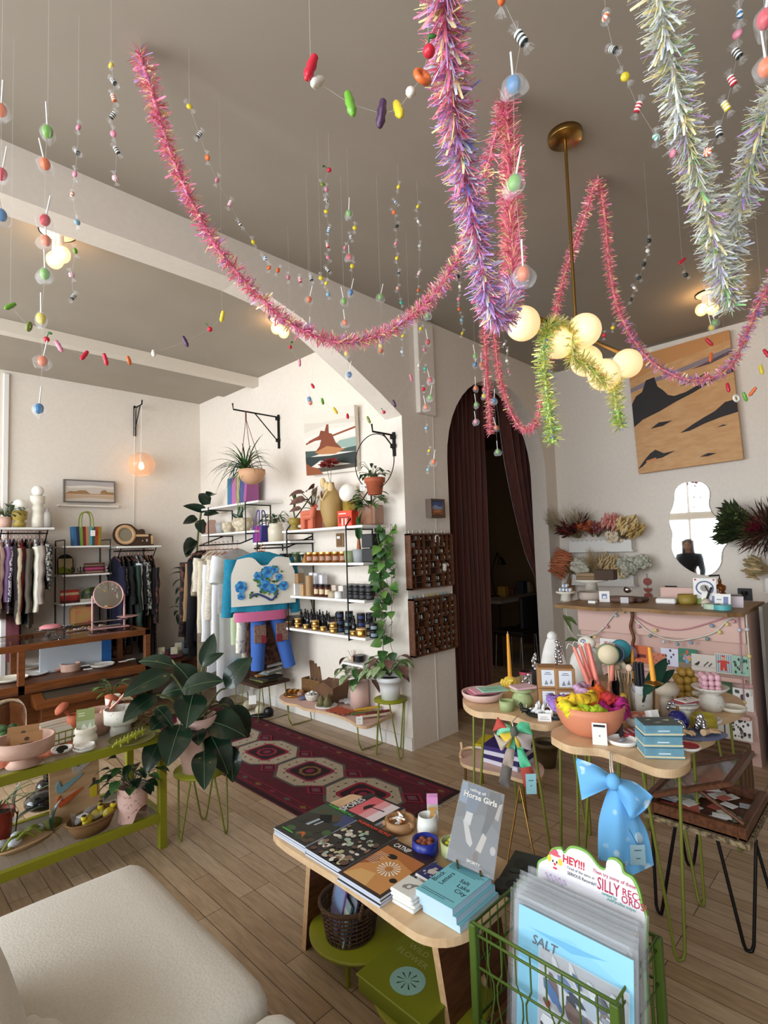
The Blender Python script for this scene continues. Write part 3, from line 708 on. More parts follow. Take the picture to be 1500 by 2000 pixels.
dish('dish','tan round jewellery dish inside the display case',az(138,1310,zs),.085,.07,'pink_clay',foot=.95)
dish('dish','small pink dish to the left of the tan jewellery dish',az(115,1310,zs),.07,.03,C('B07A6A'))
dish('dish','round speckled dish of cards in the display case',az(200,1302,zs),.11,.03,'speckle')
dish('dish','white frying-pan shaped dish with a handle in the display case',az(180,1290,zs),.10,.045,'paper')
S('jar',MB().lathe([(0,0),(.028,0),(.03,.08),(.018,.095),(.018,.11),(.02,.11),(.02,.125),(0.001,.127)],C('C0B090',.3),16),'small glass jar at the back of the display case','jar',az(218,1278,zs))
S('rock',MB().ell((0,0,.05),(.09,.07,.055),'rough_rock' if 'rough_rock' in MATS else mat('rough_rock',hx('6A4E3C'),.8,col2=hx('3E2C22'),scale=12,bump=.6).name,16,10),'rough brown rock at the back of the display case','rock',az(230,1284,zs))
S('wood_block',MB().box((0,0,.05),(.12,.08,.1),'walnut',.01),'small brown block beside the rock in the display case','ornament',az(246,1278,zs))
for k,(x,y,lb) in enumerate([(103,1299,'white price slip flat in the display case on the black cloth'),(166,1300,'white folded card in front of the tan jewellery dish'),(195,1296,'white card on the speckled dish'),(212,1298,'second white card on the speckled dish'),(240,1292,'white card near the right end of the display case'),(256,1288,'white card at the right end of the display case'),(172,1307,'small white block card by the case front rail')]):
    flat('price_card',lb,'card',az(x,y,zs+.035),.075,.05,'paper',.003,rnd(-.4,.4))
flat('cloth','black cloth lying in the display case','cloth',az(140,1292,zs),.5,.2,C('141414',.95),.006)
S('painting',MB().box((0,0,.13),(.62,.02,.26),C('B4BCC4',.6),.004).box((.27,-.003,.13),(.09,.022,.25),C('1E5A9A',.6)),'long grey and blue canvas standing behind the display case glass','painting',(1.62,5.87,.526))
# things on the glass
S('cake_stand',MB().lathe([(0,0),(.075,0),(.04,.03),(.03,.06),(.05,.075),(.12,.08),(.125,.095),(.118,.095),(.115,.085),(.0001,.082)],'glass',24),'clear glass cake stand on the display case','stand',az(99,1247,zc))
S('soap',MB().lathe([(0,0),(.085,0),(.09,.012),(.06,.03),(.0001,.035)],C('C27A80',.6),18),'pink scalloped dish piled on the glass cake stand','dish',az(99,1247,zc)+Vector((0,0,.09)))
def vanity():
    p = az(212,1229,zc); r = E('vanity_mirror','round pink-framed vanity mirror on the display case','mirror',p,-.1)
    m = 'rose' if 'rose' in MATS else mat('rose',hx('C99A96'),.35,.3).name
    b = MB(); b.box((0,0,.02),(.34,.16,.012),m,.004); b.build('tray',r); b = MB(); b.box((0,0,.09),(.32,.14,.01),'silver',.004); b.build('tray',r)
    for x in (-.14,.14): MB().tube([(x,0,.0),(x,0,.33)],.009,m,8).build('post',r)
    b = MB(); M = Matrix.Rotation(R_(78),4,'X'); b.M = Matrix.Translation((0,0,.33)) @ M; b.lathe([(.125,-.008),(.135,-.008),(.135,.012),(.125,.012),(.125,-.008)],m,30); b.build('mirror_frame',r)
    b = MB(); b.M = Matrix.Translation((0,0,.33)) @ M; b.lathe([(.126,.004),(.0001,.005)],'mirror_glass',30); b.lathe([(.126,-.004),(.0001,-.005)],C('C8C0B8'),30); b.build('mirror',r)
    S('jewellery_dish',MB().lathe([(0,0),(.06,0),(.1,.014),(.095,.016),(.0001,.006)],m,20),'flat rose dish on the upper tier of the vanity mirror','dish',p+Vector((.16,-.05,.10)))
vanity()
for k,(x,y,lb,n) in enumerate([(150,1231,'silver tray of trinkets beside the vanity mirror',9),(180,1225,'shallow silver tray behind the vanity mirror posts',7),(210,1222,'silver tray under the vanity mirror',7)]):
    p = az(x,y,zc+.002); b = MB(); b.box((0,0,.006),(.22,.1,.008),'silver',.003)
    for i in range(n): b.ell((rnd(-.09,.09),rnd(-.035,.035),.014),(.014,.01,.006),random.choice(['silver','gold',C('C0A0A0')]),8,5)
    S('jewellery_tray',b,lb,'tray',p,.1)

# ================================================================ GREEN ETAGERE
def etagere():
    xr,yf,yb = 1.29,3.03,3.55; xl = -.25; o = (xr,yf)
    r = E('display_table','olive green metal two-tier display table with glass shelves','table',(xr,yf,0)); t = .045
    B = lambda b,x0,x1,y0,y1,z0,z1,m='olive_metal': b.box(((x0+x1)/2-o[0],(y0+y1)/2-o[1],(z0+z1)/2),(x1-x0,y1-y0,z1-z0),m,.002)
    for x in (xr-.04,xl):
        for y in (yf,yb-.04): b = MB(); B(b,x,x+.04,y,y+.04,0,.61); b.build('leg',r)
    for z0,nm in ((.57,'top_rail'),(.145,'lower_rail')):
        for y in (yf,yb-.03): b = MB(); B(b,xl,xr-.04,y,y+.03,z0,z0+t); b.build(nm,r)
        for x in (xr-.035,xl): b = MB(); B(b,x,x+.03,yf+.03,yb-.03,z0,z0+t); b.build(nm,r)
    b = MB(); B(b,xl+.03,xr-.03,yf+.03,yb-.03,.6,.612,'smoke_glass'); b.build('glass_shelf',r)
    b = MB(); B(b,xl+.03,xr-.03,yf+.03,yb-.03,.175,.185,'smoke_glass'); b.build('glass_shelf',r)
mat('smoke_glass',hx('9A948A'),.06,alpha=.45,spec=.6)
etagere()
zt,zl = .613,.186
mat('coral_cloth',hx('C07050'),.95,col2=hx('A85A40'),scale=30,bump=.5)
def runner():
    p0,p1 = az(0,1500,zt),az(150,1462,zt); d = p1-p0
    b = MB(); b.grid(lambda u,v: (p0.x-.1+u*(d.x+.14),p0.y-.04+v*.2+.012*math.sin(u*31),zt+.006+.005*math.sin(u*60+v*3)*math.sin(v*9)),40,6,'coral_cloth')
    S('cloth_runner',b,'crinkled coral cloth under the pink pedestal bowl','cloth')
runner()
p = az(47,1492,zt+.013); b = MB(); b.lathe([(0,0),(.075,0),(.045,.03),(.04,.045),(.105,.05),(.125,.065),(.128,.125),(.118,.125),(.113,.07),(.0001,.065)],'pink_clay',32)
S('pedestal_bowl',b,'wide pink clay pedestal bowl holding kraft cards','bowl',p)
KS = [(C('4A3624'),('r',.3,.3,.7,.36)),(C('4A3624'),('o',.5,.6,.08,.12))]
standcard('kraft card standing at the back of the pink pedestal bowl',p+Vector((.0,.03,.085)),.13,.085,'kraft',-1.9,.25,KS)
standcard('kraft card leaning at the front of the pink pedestal bowl',p+Vector((.005,-.02,.075)),.13,.075,'kraft',-1.8,.5,KS)
p = az(14,1447,zt); r = E('glass_cloche','clear glass dome over moss at the left end of the green table','cloche',p)
MB().lathe([(.088,0),(.09,.13),(.08,.18),(.05,.215),(.0001,.225)],'glass',28).build('dome',r)
b = MB(); b.lathe([(0,0),(.1,0),(.1,.012),(.0001,.013)],'walnut',24); b.build('base',r)
b = MB(); [b.ell((rnd(-.05,.05),rnd(-.05,.05),.03),(.03,.03,rnd(.02,.06)),'leaf_mid',8,5) for _ in range(10)]; b.build('moss',r)
def wirebasket(label,p,w,d,h,m,rz=0,n=6,rr=.003):
    r = E('wire_basket',label,'basket',p,rz); b = MB()
    for z,s in ((h,1),(h*.5,.97),(.004,.94)): b.tube([(-w/2*s,-d/2*s,z),(w/2*s,-d/2*s,z),(w/2*s,d/2*s,z),(-w/2*s,d/2*s,z)],rr*1.4,m,5,True)
    for i in range(n+1):
        x = -w/2+w*i/n
        for y in (-d/2,d/2): b.tube([(x,y,h),(x*.94,y*.94,.004)],rr,m,4)
        b.tube([(x*.94,-d/2*.94,.004),(x*.94,d/2*.94,.004)],rr,m,4)
    for i in range(1,4):
        y = -d/2+d*i/4
        for x in (-w/2,w/2): b.tube([(x,y,h),(x*.94,y*.94,.004)],rr,m,4)
    b.build('wire_frame',r); return r
p = az(118,1452,zt); wirebasket('small olive wire basket of greeting cards on the green table',p,.2,.12,.075,'olive_tube',.15)
for k in range(7):
    standcard('white greeting card filed in the small olive wire basket',p+Vector((-.0,-.04+.013*k,.012)),.16,.085+.004*k,('paper',C('E4DCC8'),'paper',C('C8C4A8'))[k % 4],-PI/2+.15,.45,group='cards in the olive wire basket')
p = az(146,1442,zt); S('plant_mister',MB().lathe([(0,0),(.035,0),(.038,.1),(.036,.13),(.03,.13),(.028,.1),(.0001,.095)],'terracotta',18),'slim terracotta pot behind the card basket','pot',p)
def mushroom(label,p,tip,m='terracotta'):
    b = MB(); t = Vector(tip)-Vector(p); b.tube([(0,0,0),t*.5,t*.95],.007,m,7); M = t.to_track_quat('Z','Y').to_matrix().to_4x4()
    b.M = Matrix.Translation(t*.93) @ M; b.lathe([(.0001,-.002),(.038,0),(.04,.008),(.03,.022),(.0001,.03)],m,18); S('ceramic_mushroom',b,label,'ornament',p)
p2 = p+Vector((.01,0,.09)); mushroom('orange ceramic mushroom leaning out of the slim terracotta pot',p2,p2+Vector((-.075,.0,.085)))
p = az(167,1455,zt); r = E('vase','round white bulbous pot holding a green card','pot',p); MB().lathe([(0,0),(.04,0),(.058,.02),(.055,.045),(.045,.055),(.053,.07),(.05,.09),(.042,.092),(.04,.06),(.0001,.05)],'cream_clay',24).build('body',r)
standcard('sage green seed packet standing in the round white pot',p+Vector((0,0,.065)),.085,.12,C('9AA66A'),None,.12,[(C('DDE2C0'),('r',.1,.8,.45,.84)),(C('DDE2C0'),('r',.1,.7,.45,.74)),(C('B4C0A0'),('r',0,0,1,.5)),(C('E4E8DC'),[(.2,.1),(.4,.4),(.6,.15),(.75,.42),(.85,.1)])])
p = az(192,1432,zt); S('ceramic_trough',MB().lathe([(0,0),(.055,0),(.08,.09),(.085,.13),(.078,.13),(.07,.09),(.0001,.02)],'pink_clay',24),'tan ceramic pot behind the green seed packet','pot',p)
p2 = p+Vector((.03,-.02,.1)); mushroom('orange ceramic mushroom standing over the tan ceramic pot',p2,p2+Vector((.035,.0,.08)))
S('garden_trowel',MB().tube([(0,0,0),(.06,-.02,.06),(.1,-.03,.1)],.008,'copper',6).ell((.0,0,-.01),(.03,.012,.05),'copper',10,6),'copper trowel leaning in the tan ceramic pot','tool',p+Vector((.02,-.03,.1)))
p = az(236,1432,zt); b = MB(); b.lathe([(0,0),(.055,0),(.05,.045),(.06,.055),(.085,.065),(.088,.14),(.078,.14),(.075,.075),(.0001,.07)],'speckle',28)
S('planter',b,'textured white footed planter on the green table','planter',p)
for k,(x,y,lb) in enumerate([(168,1465,'lower white nesting dish at the green table front'),(170,1462,'upper white nesting dish at the green table front')]):
    dish('nesting_dish',lb,az(165,1466,zt)+Vector((.003*k,0,.001+.012*k)),.052-.004*k,.018,'paper',wob=lambda a,z: 1+.06*math.sin(5*a))
dish('dish','small white dish of dark moss on the coral cloth',az(121,1468,zt+.011),.05,.02,'paper',wob=lambda a,z: 1+.05*math.sin(4*a))
S('moss_ball',MB().ell((0,0,.012),(.028,.022,.018),C('2E2A1E',.95),10,6),'clump of dark moss in the small white dish','moss',az(121,1468,zt+.02))
dish('oval_tray','olive wood tray of lime crocodile pieces on the green table',az(258,1446,zt),.12,.014,C('6E6A34'),foot=.8)
def croc(label,loc,rz,s=1):
    r = E('crocodile_toy',label,'toy',loc,rz); m = C('B4BC3A',.5); b = MB()
    b.tube([(-.07*s,0,.012),(-.04*s,.008,.014),(0,0,.014),(.03*s,-.006,.014),(.065*s,.004,.011)],[.004,.009,.012,.01,.007],m,7); b.build('body',r)
    for x in (-.03,.02):
        for y in (-.012,.012): MB().cyl((x*s,y*1.3,0),.004,.014,m,6).build('leg',r)
    for i in range(4): MB().cyl((-.04+.025*i,0,.02),.004,.02,m,5,.001).build('spike',r)
    return r
p = az(255,1446,zt+.014)
for k,(dx,dy,lb) in enumerate([(-.05,-.03,'lime crocodile toy at the front of the olive tray'),(.0,.0,'lime crocodile toy in the middle of the olive tray'),(.05,.035,'lime crocodile toy at the back of the olive tray')]): croc(lb,p+Vector((dx,dy,0)),.5)
p = az(226,1403,zt); r = E('potted_plant','small green seedling in a white pot behind the footed planter','plant',p+Vector((.0,.05,0))); b = MB(); pot(b,.035,.045,.13,'cream_clay'); b.build('pot',r)
b = MB(); bush(b,(0,0,.13),.07,14,.075,.03,['leaf_mid','leaf_lime'],up=.6); b.build('foliage',r)
S('glass_float',MB().ell((0,0,.07),(.06,.05,.07),'glass',16,10),'clear glass vase beside the seedling pot','vase',az(245,1405,zt))
S('air_plant',MB(),'','') if 0 else None
b = MB(); rs = random.Random(4)
for i in range(60):
    a = rs.uniform(0,2*PI); b.tube(smoothpath([(rs.uniform(-.08,.08),rs.uniform(-.05,.05),.01),(rs.uniform(-.1,.1),rs.uniform(-.06,.06),rs.uniform(.02,.07)),(rs.uniform(-.11,.11),rs.uniform(-.06,.06),.01)],3),.0025,C('8A7450',.9),4)
S('twig_nest',b,'brown twig nest behind the footed planter','nest',az(278,1415,zt))
# lower tier
p = az(158,1610,zl); r = E('display_board','plywood board showing three curved check-shaped pieces and a yellow bird','display board',(p.x,p.y+.08,zl))
bw,bh = .245,.31; M = lean(.01,.0,0,-PI/2,.18); M = face((-bw/2,0,0),(1,0,0),(0,.12,1))
b = MB(); card(b,bw,bh,M,'pine',(),.012); b.build('board',r)
for m,x0,y0,s in ((C('C9C5BE',.6),.45,.80,1.0),(C('86AEB8',.6),.12,.55,1.0),(C('D0602C',.6),.13,.32,.95)):
    b = MB(); b.M = M; P = lambda x,y: ((x0+x*s*.55)*bw,(y0+y*s*.18)*bh)
    b.prism([P(*q) for q in smooth2([(0,.55),(.02,.05),(.2,-.2),(1,1.05),(.25,.42),(.16,.45),(.1,.9)],3)],.001,.012,m); b.build('check_piece',r)
b = MB(); b.M = M; b.prism([(.2*bw/.245*.98,.09),(.225,.09),(.228,.145),(.215,.16),(.196,.14)],.001,.012,C('D8C020')); b.box((.213,.172,.006),(.01,.025,.01),C('4A2A1A')); b.build('bird_piece',r)
def oval_basket(label,p,rx,ry,h,m,rz=0):
    b = MB(); b.lathe([(.0001,0),(.7,0),(.86,.5),(1,1),(.96,1),(.82,.45),(.66,.08),(.0001,.07)],m,28)
    b.v = [(x*rx,y*ry,z*h) for x,y,z in b.v]; b.tube([(rx*math.cos(2*PI*i/28),ry*math.sin(2*PI*i/28),h) for i in range(28)],.006,m,5,True)
    return S('wicker_basket',b,label,'basket',p,rz)
p = az(180,1622,zl); oval_basket('oval wicker basket of yellow birds in cellophane on the lower shelf',p,.13,.085,.075,'wicker',.35)
def bird(label,q,rz,m=C('D8C428')):
    r = E('bird_ornament',label,'ornament',q,rz); b = MB(); b.ell((0,0,.025),(.035,.018,.024),m,12,8); b.ell((.028,0,.05),(.016,.014,.016),m,10,6); b.build('body',r)
    MB().ell((.03,0,.062),(.012,.012,.006),C('4A2E1E'),8,4).build('cap',r)
for k,(dx,dy,lb) in enumerate([(-.03,-.03,'yellow bird ornament at the front of the oval basket'),(.02,.01,'yellow bird ornament in the middle of the oval basket'),(.075,-.015,'yellow bird ornament at the right end of the oval basket'),(.05,.03,'yellow bird ornament at the back of the oval basket')]): bird(lb,p+Vector((dx,dy,.045)),rnd(0,6))
b = MB(); rs = random.Random(5)
b.grid(lambda u,v: (-.09+u*.15,-.05+v*.11,.075+.03*math.sin(7*u+2*v)*math.sin(9*v)+.02*math.sin(PI*u)),14,10,'clear_wrap'); S('cellophane',b,'crumpled clear cellophane in the oval basket','wrapping',p)
flat('card','white card tucked in the oval basket','card',p+Vector((-.045,-.0,.09)),.05,.04,'paper',.002,.3)
p = az(54,1648,zl); oval_basket('long oval wooden tray of green stem ornaments on the lower shelf',p,.165,.075,.03,'pine',.32)
b = MB(); rs = random.Random(9); g = C('8A9440',.5)
for i in range(7):
    x = rs.uniform(-.08,.1); y = rs.uniform(-.03,.03); b.tube(smoothpath([(x-.05,y,.025),(x,y+rs.uniform(-.02,.02),.05+rs.uniform(0,.03)),(x+.05,y+rs.uniform(-.03,.03),.035)],4),.007,g,6)
S('stem_ornaments',b,'tangle of olive green stem ornaments in the long wooden tray','ornament',p,.32)
for k,(dx,dy,w_,lb) in enumerate([(-.11,-.01,.06,'crumpled pale tissue at the left of the stem tray'),(-.06,-.04,.07,'pale leaf shaped tag in the stem tray'),(-.04,.035,.06,'white rolled tag at the back of the stem tray'),(.06,.03,.05,'white tag in the middle of the stem tray')]):
    S('tag',MB().ell((0,0,.02),(w_/2,.022,.018),C('C8CCD4',.6),8,5),lb,'tag',p+Vector((dx,dy,.025)),.3)
S('dried_pod',MB().ell((0,0,.03),(.05,.035,.03),C('6E7230',.6),12,7),'round olive pod at the right end of the stem tray','ornament',p+Vector((.115,.035,.012)))
p = az(2,1645,zl); r = E('potted_plant','spider plant in a red pot at the left end of the lower shelf','plant',p+Vector((-.01,.03,0))); b = MB(); pot(b,.055,.075,.15,C('8A2E1C',.4)); b.build('pot',r)
b = MB(); rs = random.Random(3)
for i in range(18): a = rs.uniform(0,2*PI); b.leaf((0,0,.14),(math.cos(a),math.sin(a),1.4),rs.uniform(.22,.36),.012,'leaf_pale',1.9,n=7)
b.leaf((.02,0,.14),(1,.1,.35),.4,.014,'leaf_pale',.5,n=7); b.build('foliage',r); pricetag(r,(.055,-.04,.11),.03,.03)
b = MB(); b.tube([(0,0,0),(.01,0,.1)],.004,'stem',5); lf(b,(.01,0,.08),(.03,0,.26),.055,'leaf_dark',None); lf(b,(.0,0,.05),(.13,-.02,.09),.05,'leaf_dark'); S('dark_leaf_cutting',b,'dark broad-leaved cutting behind the stem tray','plant',az(30,1625,zl))
b = MB(); lf(b,(0,0,0),(.03,0,.17),.07,'leaf_dark'); S('leaf_ornament',b,'single dark leaf standing in the stem tray','leaf',az(108,1630,zl+.02))
S('glass_bowl',MB().ell((0,0,.05),(.1,.09,.055),'black_glass',16,9),'dark smoked glass bowl at the back of the lower shelf','bowl',az(86,1580,zl))
S('clamp_lamp',MB().ell((0,0,.05),(.05,.05,.06),'black_glass',12,8).box((.03,0,.13),(.06,.05,.07),C('2E2418'),.01),'dark ornament behind the display board on the floor','ornament',az(85,1555,.0))
def planter():
    p = az(262,1600,zl); r = E('potted_plant','leafy plant in a pink terrazzo planter with arched feet on the lower shelf','plant',p+Vector((0,.02,0)))
    b = MB(); R,h = .075,.175
    def fn(u,v):
        a = 2*PI*u; low = max(0,1-abs(((a-(-1.1)+PI) % (2*PI))-PI)/.75)
        z0 = .075*math.sqrt(max(0,1-(1-low)**2)) if low > 0 else 0
        return (R*math.cos(a),R*math.sin(a),z0+(h-z0)*v)
    b.grid(fn,48,6,'pink_speckle'); b.lathe([(R,h),(R-.01,h),(R-.012,h*.5),(.0001,h*.5)],'pink_speckle',24); b.lathe([(R*.9,h*.48),(.0001,h*.49)],'soil',16); b.build('planter',r)
    b = MB(); bush(b,(0,0,h*.9),.15,30,.085,.055,['leaf_dark','leaf_mid'],droop=.6); b.build('foliage',r)
planter()
# ================================================================ BIG RUBBER PLANT ON ITS STOOL
def stool(label,p,h,R,m='olive_tube',top='olive_metal',nleg=3,ph=.4,rr=.0055,group=None,cat='stool'):
    r = E('plant_stool',label,cat,p); MB().lathe([(0,h-.012),(R,h-.012),(R,h),(0,h)],top,30).build('seat',r)
    for i in range(nleg):
        a = ph+2*PI*i/nleg; b = MB(); hairpin(b,R*.7*math.cos(a),R*.7*math.sin(a),h-.012,m,a,.05,rr,.03); b.build('leg',r)
    return r
PX,PY = 1.50,3.03
stool('round olive stool with hairpin legs under the big rubber plant',(PX,PY,0),.36,.16,ph=-1.0)
def rubber():
    r = E('potted_plant','large dark rubber plant in a tall pale pink pot','plant',(PX-.03,PY,.361)); o = r.location
    b = MB(); b.lathe([(0,0),(.085,0),(.085,.03),(.089,.032),(.105,.27),(.112,.30),(.1,.30),(.095,.26),(.0001,.25)],'pink_paint',30); b.lathe([(.094,.258),(.0001,.262)],'soil',20); b.build('pot',r)
    D = math.hypot(PX-.03,PY); top = Vector((0,0,.27))
    LV = [((960,480),(690,612),120,-.1),((1150,445),(1205,250),85,.05),((1140,440),(1262,362),55,0),((985,440),(780,410),90,.12),((1085,545),(985,425),120,.02),
          ((1025,575),(1262,520),125,-.12),((1272,562),(1422,386),120,.0),((880,600),(692,755),95,-.12),((1090,590),(1050,785),150,-.15),((1165,745),(1385,835),165,-.05),
          ((1290,660),(1400,840),120,.1),((880,670),(972,780),65,-.1),((930,735),(850,800),95,-.1),((1018,765),(945,1000),150,-.16),((905,840),(822,1042),100,-.08),
          ((1110,790),(1120,885),80,-.12),((1180,815),(1285,1045),130,-.06),((1150,912),(1152,1135),112,-.18),((1300,880),(1312,1092),90,.03),((970,400),(880,470),80,.15),((1060,560),(900,610),100,.1),((1100,620),(1010,700),110,.05),((1230,640),(1330,700),90,.12)]
    st = MB()
    for i,(a,c,w_,dd) in enumerate(LV):
        A = ad(a[0]/2.885,1150+a[1]/2.885,3.5+dd*.6)-o; Cc = ad(c[0]/2.885,1150+c[1]/2.885,3.5+dd*1.3)-o
        b = MB(); lf(b,A,Cc,w_/2.885*3.55/1045,'leaf_dark',(CAM-Vector(o)-A).normalized()*.8+Vector((0,0,.75)),.10 if i not in (1,) else .03,.1,9,'rib_green',.75); b.build('leaf',r)
        st.tube(smoothpath([top+Vector((.02*math.cos(i),.02*math.sin(i),0)),(top*.3+A*.7)+Vector((0,0,.03)),A],4),[.006]*8+[.004],'stem',5)
    st.build('stems',r)
rubber()
# ================================================================ SHELF WALL (plane X = XC)
XF = XC-.30
def sp(px,X,z): return Vector((X,ax(px,1100,X).y,z))
def wire_shelf(label,boards,ups,top,bottom):
    """boards: (y0, y1, z); ups: y of the upright frames"""
    y0 = min(b_[0] for b_ in boards); r = E('shelf_unit',label,'shelf',(XC,y0,bottom)); o = r.location
    for a,c_,z in boards: MB().box((-.15,(a+c_)/2-o.y,z-.011-o.z),(.30,c_-a,.022),'white_shelf',.004).build('shelf_board',r)
    for y in ups:
        b = MB(); zt = max(b_[2] for b_ in boards)
        b.tube([(-.305,y-o.y,0),(-.305,y-o.y,zt-o.z)],.006,'black_metal',5); b.tube([(-.008,y-o.y,0),(-.008,y-o.y,top-o.z)],.006,'black_metal',5)
        b.tube([(-.305,y-o.y,zt-o.z),(-.008,y-o.y,top-o.z)],.006,'black_metal',5)
        for a,c_,z in boards: b.tube([(-.305,y-o.y,z-.028-o.z),(-.008,y-o.y,z-.028-o.z)],.006,'black_metal',5)
        b.build('upright_frame',r)
wire_shelf('four-board black wire wall shelf packed with jars',[(3.10,4.20,1.785),(3.10,4.29,1.486),(3.10,4.29,1.19),(3.10,4.29,.896)],(3.288,4.117),2.12,.86)
wire_shelf('two-board black wire wall shelf under the hanging spider plant',[(4.60,5.80,2.11),(4.68,5.80,1.815)],(4.83,5.62),2.11,1.70)
wire_shelf('short wire wall shelf holding the cream crock',[(4.08,4.70,1.69)],(4.12,4.62),1.70,1.60)
def rod(label,y0,y1,z,ends=True):
    b = MB(); b.tube([(XC-.01,y0,z+.1),(XC-.3,y0,z),(XC-.3,y1,z),(XC-.01,y1,z+.1)],.008,'black_metal',6); S('clothes_rail',b,label,'clothes rail')
rod('black clothes rail on the shelf wall, nearer the corner',4.95,5.85,1.69); rod('black clothes rail on the shelf wall under the cream crock',4.12,4.68,1.63)
mat('cream_knit',hx('DDD2BC'),.95,col2=hx('CFC3AB'),scale=60,bump=.4)
mat('white_cotton',hx('E6E6EA'),.9)
mat('grey_shirt',hx('C4C0C0'),.85,col2=hx('B4B0B2'),scale=25)
for i,(lb,cm,L,W,sl,y,slm,sr) in enumerate([
    ('black lace dress at the far end of the shelf wall rail','floral_dark',1.05,.46,.8,5.80,None,.06),
    ('black jacket with a tan sleeve on the shelf wall rail',C('121112',.9),1.15,.44,.62,5.72,C('9A7C58',.9),.05),
    ('black coat behind the grey striped blouse',C('17161B',.9),.98,.44,.9,5.64,None,.06),
    ('long tan and white tie-dye dress on the shelf wall rail','snow_tan' if 'snow_tan' in MATS else mat('snow_tan',hx('B0A08C'),.9,col2=hx('8A7860'),scale=12).name,1.5,.40,.3,5.56,None,.055),
    ('cream blouse with grey stripes on the shelf wall rail','lace',.7,.44,.35,5.48,None,.065),
    ('cream ribbed cardigan on the shelf wall rail','cream_knit',.92,.44,.74,5.40,None,.055),
    ('white cotton dress with puffed hem on the shelf wall rail','white_cotton',1.25,.44,.78,5.30,None,.055),
    ('beige knit top on the shelf wall rail','lace',.85,.44,.6,5.21,None,.06),
    ('long white gown on the shelf wall rail','white_cotton',1.5,.42,.9,5.12,None,.05),
    ('pale grey short-sleeved shirt at the near end of the rail','grey_shirt',.62,.50,.26,5.01,'white_cotton',.085)]):
    garment(lb,cm,L,W,.035,(XC-.3,y,1.69),PI/2+.25,sl,slm,'clothes on the shelf wall rail',sr)
mat('floral_sleeve',hx('E8E4D4'),.9,col2=hx('9A8AA8'),scale=30,ramp=(.55,.66))
for i,(lb,cm,L,W,sl,y,slm) in enumerate([
    ('pale green quilted jacket hanging beside a floral sleeve',C('B4C2A0',.9),.9,.5,.72,4.66,None),
    ('white floral blouse with yellow cuffs next to the brown lace dress','floral_sleeve',.95,.5,.78,4.58,None),
    ('long brown leaf-patterned dress beside the teal sweater','brown_leaf',1.1,.5,.4,4.50,None)]):
    garment(lb,cm,L,W,.04,(XC-.3,y,1.63),PI/2+.3,sl,slm,'clothes under the cream crock',.07)
